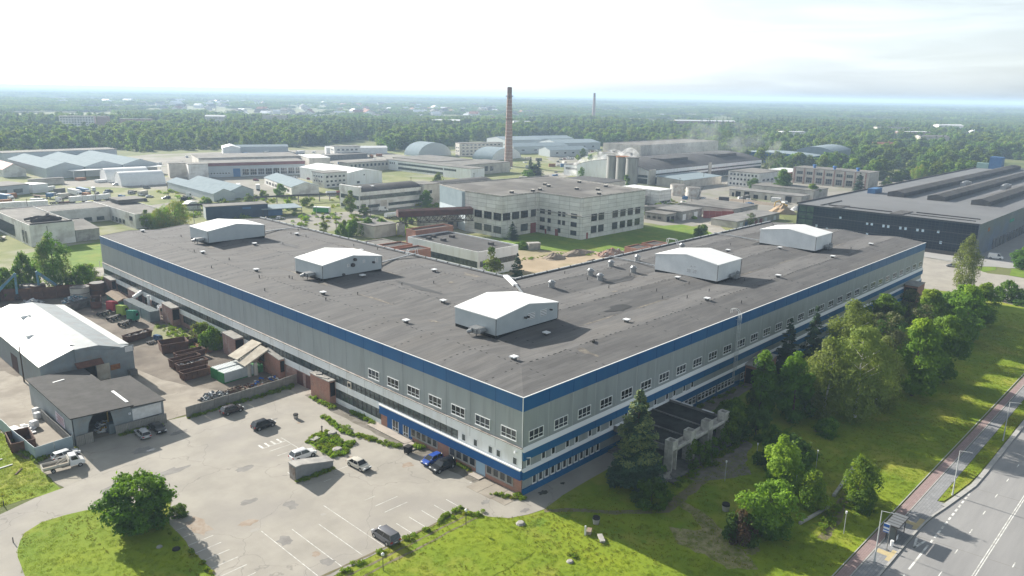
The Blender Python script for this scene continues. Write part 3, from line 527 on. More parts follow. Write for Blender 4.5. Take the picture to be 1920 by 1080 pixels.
def unit_y(x, y, z):
    def f(o):
        b = MB(); b.box(x-1.1, y-1.8, z+.55, x+1.1, y-.05, z+1.6, 0); b.cyl((x-1.4, y-1.3, z+1.2), (x-1.4, y-.4, z+1.2), .5, n=10); b.cyl((x+1.2, y-1.5, z+1.6), (x+1.2, y-.7, z+1.9), .45, .4, 8)
        for px in (-1, .9):
            b.box(x+px, y-1.6, z, x+px+.1, y-1.5, z+.55, 1)
        b.obj('air_unit', [M['steel'], M['steeld']], o)
    return f
def louvres(spec):
    def f(o):
        for x, y, z, w, h, dr in spec:
            b = MB()
            if dr == 'Y':
                b.box(x-w/2, y-.08, z, x+w/2, y, z+h, 0)
                for k in range(4): b.box(x-w/2+.05, y-.1, z+h*(k+.3)/4, x+w/2-.05, y-.08, z+h*(k+.6)/4, 1)
            elif dr == 'X':
                b.box(x-.08, y-w/2, z, x, y+w/2, z+h, 0)
                for k in range(4): b.box(x-.1, y-w/2+.05, z+h*(k+.3)/4, x-.08, y+w/2-.05, z+h*(k+.6)/4, 1)
            else: b.cyl((x, y, z), (x, y-.6, z+.05), w, w, 10, 1)
            b.obj('louvre', [M['whitem'], M['steeld']], o)
    return f
z0 = H+.1
plant_room(17.2, 23.4, 17.8, 11.6, 3.9, 'Y', 0, 'metbox', [unit_x(17.2, 27.6, z0+.2), louvres([(27.0, 23.4, z0+2.0, 2.1, 1.3, 'Y'), (30.6, 23.4, z0+2.0, 1.8, 1.3, 'Y'), (25.1, 23.4, z0+2.7, .22, 1, 'P'), (25.8, 23.4, z0+2.7, .22, 1, 'P'), (32.6, 23.4, z0+2.9, .18, 1, 'P')])], 0)
plant_room(18.2, 84.3, 17.6, 12.6, 3.9, 'Y', 0, 'metbox', [unit_x(18.2, 89, z0+.2), louvres([(25.6, 84.3, z0+2.5, .7, .8, 'Y'), (30.3, 84.3, z0+2.9, .7, .8, 'Y'), (26.8, 84.3, z0+2.9, .5, 1, 'P'), (27.5, 84.3, z0+4.2, .4, 1, 'P'), (33.1, 84.3, z0+2.7, .3, 1, 'P'), (34.2, 84.3, z0+2.5, .9, 1.2, 'Y'), (24, 84.3, z0+.9, .3, 1, 'P')])], 0)
plant_room(18.3, 146.1, 18.2, 12.3, 4.0, 'Y', 0, 'metbox', [unit_x(18.3, 150, z0+.2)], 0)
plant_room(89, 17.5, 11.9, 18.4, 4.7, 'X', 0, 'metboxw', [unit_y(96.5, 17.5, z0), louvres([(89, 23.9, z0+1.6, 1.2, 1.0, 'X'), (89, 25.6, z0+1.6, 1.2, 1.0, 'X'), (89, 25, z0+3.2, .5, .3, 'X'), (89, 24, z0+3.2, .5, .3, 'X')])], 0)
plant_room(147.3, 17.5, 11.9, 18.0, 4.8, 'X', 0, 'metboxw', [unit_y(155, 17.5, z0)], 0)
# small capped vents, round cowls, stub pipes, walkways
vm = MB(); vm.box(-.35, -.35, -.1, .35, .35, .5, 0); vm.box(-.6, -.6, .5, .6, .6, .68, 1); vmesh = vm.mesh('roof_vent', [M['steeld'], M['whitem']])
for x, y in ((10.2, 11.9), (10.3, 41.9), (10.4, 72), (10.7, 103.1), (26.8, 134.3), (44.6, 140.8), (43.8, 72.8), (25.7, 48.4), (26.5, 79.6), (26.2, 18.6), (43.8, 12.4), (70.7, 9.6), (84, 25.7), (129.2, 36.5), (142.2, 26.2), (170.5, 9.4), (141.1, 9.6), (105.1, 9.1), (11.4, 177.9), (44.5, 106), (10.5, 133)):
    link('roof_vent', vmesh, fac, (x, y, H+ftri(x if y > x else y)))
cm = MB(); cm.cyl((0, 0, -.1), (0, 0, 1.0), .75, .75, 12); cm.cyl((0, 0, 1.0), (0, 0, 1.35), .95, .95, 12); cm.cyl((0, 0, 1.35), (0, 0, 1.75), .7, .45, 12); cmesh = cm.mesh('roof_cowl', M['steel'])
for x, y in ((69.8, 39.3), (83.5, 38.9), (71.2, 43.5), (83.2, 46), (94.3, 45.2), (119.8, 46.8), (54.4, 42)): link('roof_cowl', cmesh, fac, (x, y, H+ftri(y)))
pm = MB(); pm.cyl((0, 0, -.1), (0, 0, .6), .1, .1, 6); pm.cyl((0, 0, .6), (0, 0, .7), .17, .12, 6); pmesh = pm.mesh('vent_pipe', M['steeld']); q = random.Random(11)
for k in range(46):
    if k % 2: x, y = q.uniform(3, 52), q.uniform(60, 178)
    else: x, y = q.uniform(55, 186), q.uniform(3, 50)
    link('vent_pipe', pmesh, fac, (x, y, H+ftri(x if y > x else y)))
b = MB(); b.obox((28, 8.5, H+.9), (1.4, .35, .25), .5); b.obj('loose_timber', M['dark'], fac)
b = MB()
for a, c in (((36, 89), (54, 93)), ((36.5, 152), (54.2, 153)), ((92, 36), (93, 54)), ((150, 35.5), (151.5, 54)), ((35, 29), (54, 56))):
    d = Vector((c[0]-a[0], c[1]-a[1])); L_ = d.length; m = ((a[0]+c[0])/2, (a[1]+c[1])/2); b.obox((m[0], m[1], H+.9), (L_, .5, .25), math.atan2(d.y, d.x))
b.obj('cable_duct', M['steel'], fac)
b = MB()
for x, y, ax in ((56, 96, 0), (126, 55, 1)):
    for k in (-.5, .5):
        P = [(x-3, y+k, H+.2), (x-2.2, y+k, H+1.6), (x+.6, y+k, H+1.6), (x+1.3, y+k, H-1.5)] if ax == 0 else [(x+k, y-3, H+.2), (x+k, y-2.2, H+1.8), (x+k, y+.8, H+1.8), (x+k, y+1.5, H-1.5)]
        b.tube(P, .06)
    for j in range(6): b.cyl((x-2.9+.12*j, y-.5, H+.3+.22*j), (x-2.9+.12*j, y+.5, H+.3+.22*j), .04, n=5) if ax == 0 else b.cyl((x-.5, y-2.9+.12*j, H+.3+.24*j), (x+.5, y-2.9+.12*j, H+.3+.24*j), .04, n=5)
b.obj('stile_ladder', M['whitem'], fac)
b = MB(); b.obox((51, 52.5, H+.85), (10, 1.1, .5), 1.02); b.obj('roof_gutter_bridge', M['whitem'], fac)
# ---------------------------------------------------------------- brick shafts against the factory walls
def shaft(name, label, x0, y0, x1, y1, h0, h1, m, gr=True, slab=None, ax='Y'):
    t = thing(name, label, 'brick shaft', (x0, y0, 0)); w, d = x1-x0, y1-y0; b = MB()
    if ax == 'Y': b.prof([(0, 0), (d, 0), (d, h1), (0, h0)], 0, w, 'X')
    else: b.prof([(0, 0), (w, 0), (w, h1), (0, h0)], 0, d, 'Y')
    b.obj('wall', M[m], t)
    b = MB()
    if ax == 'Y': b.prof([(-.1, h0+.02), (d+.1, h1+.02), (d+.1, h1+.2), (-.1, h0+.2)], -.12, w+.12, 'X')
    else: b.prof([(-.1, h0+.02), (w+.1, h1+.02), (w+.1, h1+.2), (-.1, h0+.2)], -.12, d+.12, 'Y')
    b.obj('coping', M['conc'], t)
    if gr and ax == 'Y':
        b = MB(); b.box(.2, -.06, h0*.35, w-.15, .0, h0-.25); b.obj('grille', M['dark'], t)
    elif gr:
        b = MB(); b.box(-.05, .2, .1, 0, d-.2, h0-.6); b.obj('grille', M['dark'], t)
    return t
shaft('brick_shaft', 'red brick air shaft with broken slabs on top beside the car park', -1.6, 52.0, .0-.13, 59, 4.9, 4.9, 'brick')
b = MB(); b.obox((-.9, 55, 5.1), (1.5, 3.2, .12), .3, 0, .12); b.obox((-.7, 57.2, 5.2), (1.2, 1.6, .2), -.4); tag(b.obj('broken_slab', M['conc']), 'broken concrete slabs on top of the red brick air shaft by the car park', 'rubble')
shaft('brick_shaft', 'red brick shaft under a heap of rubble behind the green and white containers', -1.4, 71.9, -.13, 78.6, 4.3, 5.2, 'brick')
shaft('brick_shaft', 'pink brick shaft with a dark weathered end beside the rusty orange beams', -2.4, 90.5, -.13, 96.6, 4.9, 5.2, 'brickpink')
shaft('brick_shaft', 'tall pink brick shaft beside the grey containers', -2.2, 126.1, -.13, 132.4, 4.9, 5.2, 'brickpink')
shaft('brick_shaft', 'narrow pink brick shaft behind the grey containers', -1.6, 151.5, -.13, 158.5, 4.1, 4.3, 'brickpink')
shaft('brick_shaft', 'pink brick shaft nearest the far corner of the factory', -1.6, 172, -.13, 178.0, 4.2, 4.4, 'brickpink')
shaft('brick_shaft', 'red brick shaft with a slanted top by the wall ladder', 72, -4.2, 79.2, -.5, 4.2, 5.6, 'brick', True, None, 'X')
shaft('brick_shaft', 'red brick shaft at the far right end of the factory front', 176.5, -4.4, 183.2, -.5, 5.2, 5.4, 'brick', True, None, 'X')
# collapsed roof over rubble
t = thing('collapsed_shelter', 'collapsed shelter of tilted concrete roof slabs on posts over a rubble heap', 'shelter', (-3, 80, 0))
b = MB(); b.obox((-.9, -1.2, 4.2), (6.4, 3.4, .3), .0, 0, -.42, .05); b.obox((-.7, 2.9, 4.6), (6.6, 4.2, .3), .03, 0, -.38, -.03); b.obj('roof_slab', mat('pale_dusty_slab', (.50, .46, .39), (.38, .34, .28), .7, 1), t)
for x, y in ((-2.5, -2), (-2.4, 1), (-2.2, 3.4), (-1, -2.2)): b = MB(); b.cyl((x, y, 0), (x, y, 3.0), .5, .42, 9); b.obj('post', M['palewall'], t)
def heap(name, label, x, y, rx, ry, h, m, seed=1, bits=0, z=0, cat='heap'):
    q = random.Random(seed); b = MB(); n, k = 18, 6; V = []
    for j in range(k):
        f = j/(k-1); rr = (1-f)
        for i in range(n):
            a = 2*math.pi*i/n; g = q.uniform(.82, 1.12); V.append((math.cos(a)*rx*rr*g, math.sin(a)*ry*rr*g, h*(1-(rr**1.3))*q.uniform(.85, 1.05)-.05*(j == 0)))
    b.add(V, [(j*n+i, j*n+(i+1) % n, (j+1)*n+(i+1) % n, (j+1)*n+i) for j in range(k-1) for i in range(n)])
    for i in range(bits):
        a = q.uniform(0, 6.28); r = math.sqrt(q.random()); s = q.uniform(.2, .8)
        b.obox((math.cos(a)*rx*r, math.sin(a)*ry*r, h*(1-r**1.3)+s*.15), (s*1.5, s*.8, s*.3), q.uniform(0, 6), q.randrange(len(m)) if isinstance(m, list) else 0, q.uniform(-.6, .6), q.uniform(-.6, .6))
    o = b.obj(name, m, None, (x, y, z)); tag(o, label, cat); return o
heap('rubble_heap', 'heap of pale rubble behind the collapsed shelter', 0.0-1.9, 84.5, 1.7, 4.2, 4.6, [MATS['pale_dusty_slab'], M['brick']], 3, 40)
heap('scrap_heap', 'low heap of mixed white and dark scrap by the concrete wall', -16.6, 71.8, 2.8, 1.8, .9, [M['scrap'], M['cloth'], M['steeld'], M['contg']], 5, 120)
heap('scrap_heap', 'dark pile of waste between the scrap heap and the containers', -11, 72.6, 2.6, 1.3, .6, [M['rust'], M['steeld'], M['dirtheap']], 6, 40)
heap('scrap_heap', 'brown litter strewn below the concrete wall near the brick shaft', -5, 72.4, 3.6, 2.4, .35, [M['dirtheap'], M['rust'], M['cloth'], M['signblue']], 7, 50)
heap('scrap_heap', 'grey twisted metal pile below the blue material handler', -12.3, 171, 3.6, 3.0, 1.6, [M['scrap'], M['loader'], M['steel'], M['cloth']], 8, 90)
heap('scrap_heap', 'white sheet waste by the far wall of the yard', -22.5, 176, 3.2, 2.2, 1.2, [M['cloth'], M['scrap'], M['steel']], 9, 60)
# ---------------------------------------------------------------- sheds on the left
t = thing('warehouse', 'grey sheet metal warehouse with a dazzling white gable roof in the scrap yard', 'warehouse', (-41.2, 96.2, 0)); w, d, he, hr = 18.2, 47, 6.2, 8.6
b = MB(); b.prof([(0, 0), (w, 0), (w, he), (w*.62, he+2.2), (w*.36, hr-.1), (0, he-.1)], 0, d, 'Y'); b.obj('wall', M['metwall'], t)
b = MB(); b.prof([(-.3, he), (w*.36, hr), (w*.36, hr+.15), (-.3, he+.15)], -.25, d+.3, 'Y', 0); b.prof([(w*.36, hr), (w+.3, he), (w+.3, he+.15), (w*.36, hr+.15)], 3.2, d+.3, 'Y', 1); b.obj('roof', [mat('sun_glare_white_roof', (.80, .80, .79), (.76, .76, .75), .4, .6), mat('pale_grey_roof', (.60, .62, .61), (.52, .54, .53), .25, .7, c3=(.42, .43, .42), sc3=.15)], t)  # left slope's white paints the sun's glare into the colour; right slope stays grey
b = MB(); b.box(w*.36, -.3, he-.4, w+.05, -.02, he+.75); b.box(w-1.9, -.36, he-.6, w-.1, -.31, he+.9); b.prof([(w*.36, he+.752), (w*.75, he+.752), (w*.36, hr-.02)], -.3, -.02, 'Y'); b.obj('front_parapet', M['metwall'], t)
b = MB(); b.box(w-1.8, -.42, he-.5, w-.2, -.37, he+.7); b.obj('sign_board', M['cloth'], t)
b = MB(); b.box(7.0, -.12, 0, 10.3, -.02, 4.4, 0); b.obj('door_opening', M['dark'], t)
for x0, x1 in ((4.2, 6.9), (10.4, 13.0)): b = MB(); b.box(x0, -.3, .1, x1, -.12, 4.1); b.obj('sliding_door', mat('cream_door', (.55, .52, .44), (.45, .40, .32), .8, .8), t)
b = MB(); b.prof([(-1.5, 4.55), (0, 5.35), (0, 5.5), (-1.5, 4.7)], 6.4, 11.6, 'X'); b.obj('canopy', mat('rusty_sheet', (.22, .105, .07), (.15, .075, .055), .9, .9, wave=(4, 'X', (.09, .05, .04), .5)), t)
b = MB(); b.box(-.06, 17.5, .1, -.0, 22.5, 3.8); b.obj('side_door', mat('dark_brown_door', (.07, .03, .027), (.045, .025, .025), .9, .8), t)
b = MB(); b.box(13.2, -.1, 2.2, 15.2, -.02, 3.4); b.obj('patch_panel', M['rusto'], t)
for x, y in ((10.5, 10), (3.6, 19), (6.2, 33)): b = MB(); b.obox((x, y, 0), (2.0, .8, .5)); o = b.obj('roof_ventilator', M['whitem'], t, (0, 0, he+(hr-he)*(x/(w*.36) if x < w*.36 else (w-x)/(w*.64))+.25))
t = thing('open_shed', 'low open-sided shed with a wide dark felt roof beside the yard gate', 'shed', (-44.3, 66.8, 0))
rA, rB = mat('patched_felt_roof', (.062, .060, .060), (.045, .044, .044), .8, .95, c3=(.085, .082, .08), sc3=.3, brick=(1, 2.6, 1.3, .015, (.05, .05, .05), .5, 1)), M['steeld']
b = MB(); b.prof([(-.4, 5.35), (10.2, 4.9), (10.2, 5.1), (-.4, 5.55)], -.6, 26.2, 'Y', 0); b.prof([(10.2, 4.5), (16.1, 4.2), (16.1, 4.4), (10.2, 4.7)], -.3, 17.5, 'Y', 0); b.box(9.6, 1.5, 5.12, 10.1, 9, 5.2, 1); b.obox((4, 21, 5.4), (2.2, .35, .08), .2, 1); b.obj('roof', [rA, M['whitem']], t)
b = MB(); b.box(0, 0, 0, .12, 26, 5.2); b.obj('side_wall', M['metwally'], t)
MB().prof([(0, 0), (2.3, 0), (2.3, 2), (2.6, 3.6), (3.4, 4.9), (0, 5.2)], 0, .15, 'Y').obj('front_wall', M['metwall'], t); MB().prof([(6.9, 0), (9.8, 0), (9.8, 4.8), (6.3, 4.9), (6.6, 3.4)], 0, .15, 'Y').box(9.8, 0, 0, 15.7, .15, 4.3).obj('front_wall', M['metwall'], t)
b = MB(); b.box(15.6, .15, 0, 15.75, 17, 4.2); b.box(.12, 25.8, 0, 10, 26, 5.0); b.box(9.7, .15, 0, 9.85, 26, 4.9); b.obj('back_wall', M['metwally'], t)
b = MB(); b.box(10.0, -.12, 1.9, 15.2, -.03, 4.1); b.obj('white_banner', M['cloth'], t)
b = MB(); b.box(11.0, -.14, 1.2, 14.6, -.06, 1.75, 0); 
for k in range(9): b.box(11.3+k*.36, -.16, 1.35, 11.52+k*.36, -.14, 1.6, 1)
b.obj('black_notice', [M['dark'], M['cloth']], t)
b = MB(); b.box(-.1, 4.5, 1.9, -.02, 9.5, 3.9, 0)
for k in range(5): b.box(-.12, 4.9, 2.2+k*.32, -.1, 8.9-.5*(k % 2), 2.32+k*.32, 1)
b.obj('side_banner', [mat('faded_pink_banner', (.62, .55, .60), (.5, .46, .52), 1), M['red']], t)
b = MB(); b.box(9.35, -.06, 3.2, 9.75, -.02, 3.6, 0); b.box(9.5, -.07, 3.28, 9.6, -.06, 3.5, 1); b.obj('number_sign', [M['cloth'], M['signblue']], t)
for x, y in ((6.6, 3), (6.6, 12)): b = MB(); b.box(x, y, 0, x+.2, y+.2, 4.9); b.obj('post', M['yellow'], t)
for sx, lab, cat in ((7.4, 'grey steel bin standing inside the open shed', 'bin'),): b = MB(); b.box(-.8, -.8, 0, .8, .8, 1.9); tag(b.obj('steel_bin', M['contg'], None, (-37.4, 68.4, .04), bevel=.06), lab, cat)
heap('scrap_heap', 'bright heap of scrap glimpsed inside the open shed', -38.3, 71, 1.2, 2.2, 1.5, [M['scrap'], M['yellow'], M['cloth']], 12, 50)
# fences and walls
def wall_run(name, label, pts, h, th, m, step=3.0, cat='wall', post=None):
    t = thing(name, label, cat, (pts[0][0], pts[0][1], 0)); x0, y0 = pts[0]
    for (a, c), (e, f) in zip(pts, pts[1:]):
        L_ = math.hypot(e-a, f-c); an = math.atan2(f-c, e-a); n = max(1, round(L_/step))
        for i in range(n):
            b = MB(); s = L_/n; b.box(.03, -th/2, 0, s-.03, th/2, h*rnd.uniform(.97, 1.03)); o = b.obj('panel', m, t, (a-x0+math.cos(an)*s*i, c-y0+math.sin(an)*s*i, 0), an)
            if post: b = MB(); b.box(-.12, -th/2-.08, 0, .12, th/2+.08, h+post); b.obj('post', m, t, (a-x0+math.cos(an)*s*i, c-y0+math.sin(an)*s*i, 0), an)
    return t
wall_run('concrete_wall', 'long concrete panel wall running from the brick shaft across the top of the car park', [(-25, 65.6), (-10.4, 66.1), (.0-.2, 67)], 2.2, .16, M['concfence'], 3)
wall_run('concrete_wall', 'short weedy concrete wall in front of the white banner behind two parked cars', [(-37.6, 66.4), (-28.6, 65.8)], 2.0, .16, M['concfence'], 2.2)
wall_run('concrete_wall', 'stub of concrete wall at the left corner of the open shed', [(-44.2, 66.3), (-41.3, 66.5)], 2.0, .16, M['concfence'], 1.5)
wall_run('sheet_fence', 'pale blue sheet metal fence round the rusty open container', [(-44.6, 66.6), (-50.7, 65.8), (-51.4, 76), (-52.2, 96)], 2.3, .08, M['fenceblue'], 3.1, 'fence')
wall_run('timber_fence', 'grey timber fence along the side of the open shed', [(-44.7, 67.2), (-44.9, 84)], 1.9, .12, M['concd'], 2.8, 'fence')
wall_run('yard_wall', 'rusty patched wall closing the far end of the scrap yard', [(-31, 186.4), (-27.5, 184.1), (-18.4, 178.8), (-12, 177.4), (-8.5, 174.6), (-3.4, 175.6), (-.4, 181)], 3.7, .3, M['rust'], 3.2, 'wall')
for x, y, hh, m_, lb in ((-21.1, 184.5, 3.9, 'steel', 'pale ribbed tank standing by the far yard wall behind the trees'), (-19.0, 181.2, 4.2, 'rust', 'rusty brown tank standing right of the pale ribbed tank'), (-10.2, 173.0, 3.6, 'palewall', 'streaked pale round tank beside the blue material handler'), (-5.4, 172.6, 4.2, 'rust', 'dark rusty tank in the corner of the yard nearest the factory')):
    t = thing('storage_tank', lb, 'tank', (x, y, 0)); b = MB(); r = 2.0 if m_ != 'palewall' else 2.6; b.cyl((0, 0, 0), (0, 0, hh), r, r, 18); b.obj('shell', M[m_], t, smooth=True)
    b = MB(); [b.cyl((0, 0, z), (0, 0, z+.12), r+.06, r+.06, 18) for z in (.1, hh*.5, hh-.1)]; b.obj('hoop', M['steeld'], t)
# skips and containers -------------------------------------------------
def skip(label, x, y, rz, L, W, h, m, full=None, group='rusty open skips in the scrap yard', z=.04):
    t = thing('open_skip', label, 'skip', (x, y, z), rz, group); b = MB(); s = .25
    b.prof([(.12*L*.2, .15), (L-.05*L, .15), (L, h), (0, h)], 0, .1, 'Y'); b.prof([(.12*L*.2, .15), (L-.05*L, .15), (L, h), (0, h)], W-.1, W, 'Y')
    b.add([(.024*L, .1, .15), (.024*L, W-.1, .15), (0, W-.1, h), (0, .1, h), (.024*L+.1, .1, .15), (.024*L+.1, W-.1, .15), (.1, W-.1, h), (.1, .1, h)], [(0, 1, 2, 3), (7, 6, 5, 4), (3, 2, 6, 7)])
    b.add([(.95*L, .1, .15), (.95*L, W-.1, .15), (L, W-.1, h), (L, .1, h), (.95*L-.1, .1, .15), (.95*L-.1, W-.1, .15), (L-.1, W-.1, h), (L-.1, .1, h)], [(3, 2, 1, 0), (4, 5, 6, 7), (3, 7, 6, 2)])
    b.box(.03*L, .1, .15, .95*L, W-.1, .3); b.box(.1*L, .3, 0, .9*L, .5, .15); b.box(.1*L, W-.5, 0, .9*L, W-.3, .15); b.obj('body', m, t)
    b = MB(); b.box(-.06, -.06, h-.12, L+.06, .06, h+.04); b.box(-.06, W-.06, h-.12, L+.06, W+.06, h+.04); b.box(-.06, 0, h-.12, .08, W, h+.04); b.box(L-.08, 0, h-.12, L+.06, W, h+.04); b.obj('rim', m, t)
    b = MB(); n = max(3, int(L/1.1))
    for i in range(n): xx = L*(i+.5)/n; b.box(xx-.05, -.1, .2, xx+.05, 0, h-.1); b.box(xx-.05, W, .2, xx+.05, W+.1, h-.1)
    b.obj('rib', m, t)
    if full: 
        q = random.Random(int(x*10)); b = MB(); b.box(.2, .12, .3, L-.2, W-.12, h*.62, 0)
        for i in range(90): b.obox((q.uniform(.4, L-.4), q.uniform(.35, W-.35), h*q.uniform(.6, .88)), (q.uniform(.2, .9), q.uniform(.1, .5), q.uniform(.05, .3)), q.uniform(0, 6), q.randrange(len(full)), q.uniform(-.5, .5))
        tag(b.obj('scrap_load', full, None, (x, y, z), rz), 'load of scrap inside the ' + label.split(' beside')[0], 'scrap')
    return t
skip('front rusty skip of the four standing side by side', -17.3, 84.4, .02, 6.3, 2.4, 1.8, M['rust'])
skip('rusty skip heaped with shiny scrap beside three empty ones', -16.2, 88.9, .02, 6.6, 2.4, 2.2, M['rust'], [M['scrap'], M['cloth'], M['steeld'], M['scrap']])
skip('empty rounded rusty skip just behind the scrap-filled one', -15.9, 93.0, .06, 6.6, 2.4, 2.1, M['rust'])
skip('rearmost rusty skip of the four standing side by side', -12.9, 97.6, .05, 6.8, 2.4, 1.7, M['rust'])
skip('long dark skip part filled with grey scrap near the tractors', -16, 119.6, .24, 6.8, 2.4, 1.6, M['rust'], [M['steeld'], M['scrap'], M['dirtheap']])
skip('big brown tipper body with sloping ends on the yard dirt', -13.6, 105.2, -.2, 6.2, 4.4, 2.4, M['rust'])
skip('low rusty slatted rack behind the big tipper body', -7.4, 108.4, .12, 4.8, 1.9, 1.3, M['rust'])
skip('grey steel barge-shaped skip by the dump of bent metal', -17, 159.4, .36, 8, 2.6, 1.8, M['concd'])
skip('dark skip beside the brown-roofed hut', -9.8, 156.6, 1.25, 8, 2.6, 2.2, M['rust'])
skip('rusty red open container inside the pale blue fence', -49.4, 70.4, 1.48, 6.2, 3.6, 1.9, M['rust'], None, None)
def container(label, x, y, rz, L, W, h, mside, mend, group=None, off=0):
    t = thing('container', label, 'container', (x, y, .04), rz, group); b = MB(); b.box(0, 0, .15, L, W, h, 0); b.obj('body', [mside], t)
    b = MB(); b.box(-.06, -.05, 0, .08, .15, h+.03); b.box(-.06, W-.15, 0, .08, W+.05, h+.03); b.box(-.06, -.05, 0, .05, W+.05, .35); b.box(-.06, -.05, h-.12, .05, W+.05, h+.03); b.box(-.05, .15, .3, .0-.002, W-.15, h-.1); b.box(-.05, -.05, 0, L+.05, .1, .22); b.box(-.05, W-.1, 0, L+.05, W+.05, .22); b.obj('end_frame', mend, t)
    n = int(L/.55); b = MB(); [b.box(.3+i*.55, .02, h, .5+i*.55, W-.02, h+.05) for i in range(n)]; b.obj('roof_ribs', mat('white_ribbed_lid', (.62, .65, .64), rough=.6) if mend is M['green'] else mside, t); return t
container('nearer of two white-topped roll-off containers with green ends', -11.6, 77.4, .09, 7.2, 2.5, 2.35, M['contw'], M['green'])
container('farther of two white-topped roll-off containers with green ends', -11.6, 80.6, .09, 7.0, 2.5, 2.35, M['contw'], M['green'])
b = MB(); b.box(0, 0, 0, 2.6, 2.4, 1.8, 0); tag(b.obj('green_skip', M['green'], None, (-4.4, 78.3, .04), .1, bevel=.05), 'small green steel tub behind the green-ended containers', 'skip')
for i, (y, lb) in enumerate(((133.6, 'nearest of the grey containers in a row along the brick shafts'), (140.1, 'middle one of the grey containers in a row along the brick shafts'), (146.4, 'farthest of the grey containers, below the white pipe'))): container(lb, -2.6, y, math.pi/2, 6.1, 2.5, 3.0 if i == 0 else 2.8, M['contg'], M['contg'], 'grey containers by the factory')
t = thing('hut', 'long low hut with a brown corrugated roof and green end wall', 'hut', (-6.2, 153.6, .04), 1.5); b = MB(); b.box(0, -3, 0, 11.5, 0, 2.1); b.obj('wall', mat('teal_green_boards', (.07, .22, .17), (.05, .17, .13), 1, .8), t); b = MB(); b.prof([(-3.3, 2.1), (.3, 2.1), (.3, 2.2), (-1.5, 2.9), (-3.3, 2.2)], -.3, 11.8, 'X'); b.obj('roof', mat('brown_corrugated_roof', (.20, .145, .095), (.15, .11, .075), .6, .9, wave=(2.5, 'X', (.10, .075, .05), .5)), t)
b = MB(); b.tube([(-2.4, 152, 3.0), (-.2, 151.0, 4.6)], .55, 12); tag(b.obj('flue_pipe', M['whitem']), 'thick white pipe leaning from the hut to the factory wall', 'pipe')
b = MB(); b.tube([(-.9, 145, 0), (-.9, 145, 4.4)], .35, 10); b.cyl((-.9, 145, 4.4), (-.9, 145, 4.7), .5, .4, 10); tag(b.obj('flue_pipe', M['whitem']), 'upright white pipe by the grey containers', 'pipe')
b = MB(); b.tube([(-.2, 134.6, 3.6), (-2.3, 134.4, 3.6), (-2.3, 134.4, .2)], .28, 8); b.tube([(-.2, 136.2, 3.7), (-1.9, 136, 3.7), (-1.9, 136, .2)], .28, 8); tag(b.obj('flue_pipe', M['whitem']), 'pair of white elbowed pipes beside the tall pink shaft', 'pipe')
b = MB()
for i in range(6): b.box(-.9+.3*i, -4.6, .05+.22*(i % 2), -.68+.3*i, 4.4-.3*i, .25+.22*(i % 2))
tag(b.obj('steel_beams', M['rusto'], None, (-4.4, 103.8, .04), -.08), 'stack of orange rusty steel beams by the bushes', 'beams')
b = MB(); b.cyl((0, 0, 0), (0, 0, 8.2), .16, .11, 8); tag(b.obj('timber_pole', M['trunk'], None, (-41.8, 107.6, 0)), 'tall wooden pole beside the white-roofed warehouse', 'pole')
for x, y, k, lb in ((-25, 97, 1, 'small brown crate on legs at the corner of the warehouse'), (-24, 74.5, 0, 'crate')):
    if k: b = MB(); b.box(0, 0, .7, 1.6, 1.2, 1.7); [b.box(a, c, 0, a+.1, c+.1, .7) for a in (0, 1.5) for c in (0, 1.1)]; tag(b.obj('crate', M['concd'], None, (-24.8, 94.2, .05)), lb, 'crate')
b = MB(); b.cyl((0, 0, 0), (0, 0, .9), .5, .5, 12); tag(b.obj('drum', M['steeld'], None, (-29.3, 94.6, .05)), 'dark drum on the ground before the cream warehouse doors', 'drum')
for x, y, s, lb in ((-44.9, 87.5, 1.1, 'upper white bulk bag left of the open shed'), (-45.4, 84.6, 1.2, 'lower white bulk bag left of the open shed'), (-47, 80.6, 1.3, 'slumped white bulk bag behind the rusty container')):
    b = MB(); b.box(-s/2, -s/2, 0, s/2, s/2, s); tag(b.obj('bulk_bag', M['cloth'], None, (x, y, .05), .3, bevel=.2), lb, 'bulk bag')
b = MB(); [b.obox((rnd.uniform(-1.5, 1.5), rnd.uniform(-3, 3), .12+rnd.random()*.2), (rnd.uniform(.6, 1.6), rnd.uniform(.5, 1.2), .12), rnd.uniform(0, 3), 0, rnd.uniform(-.3, .3)) for i in range(40)]; tag(b.obj('plastic_sheets', M['cloth'], None, (-49.2, 80, .05)), 'strewn white plastic sheets along the pale blue fence', 'sheets')
b = MB(); [b.obox((rnd.uniform(-1.2, 1.2), rnd.uniform(-.6, .6), .15+rnd.random()*.4), (rnd.uniform(1, 2.6), .2, .15), rnd.uniform(-.5, .5)) for i in range(16)]; tag(b.obj('pallet_scrap', M['rust'], None, (-46.2, 68.4, .05)), 'broken rusty frames lying in front of the open container', 'scrap')
for i, (x, y, L_, a) in enumerate(((-56, 70, 2.6, -.1), (-55.2, 66.4, 2.4, .1), (-54, 63, 2.2, .9))): b = MB(); b.box(-L_/2, -.1, 0, L_/2, .1, .14); tag(b.obj('plank', M['cloth'] if i < 2 else M['rust'], None, (x, y, .04), a), ['upper pale plank lying on the grass left of the fence', 'lower pale plank lying on the grass left of the fence', 'brown rotten board on the grass below the fence corner'][i], 'plank')
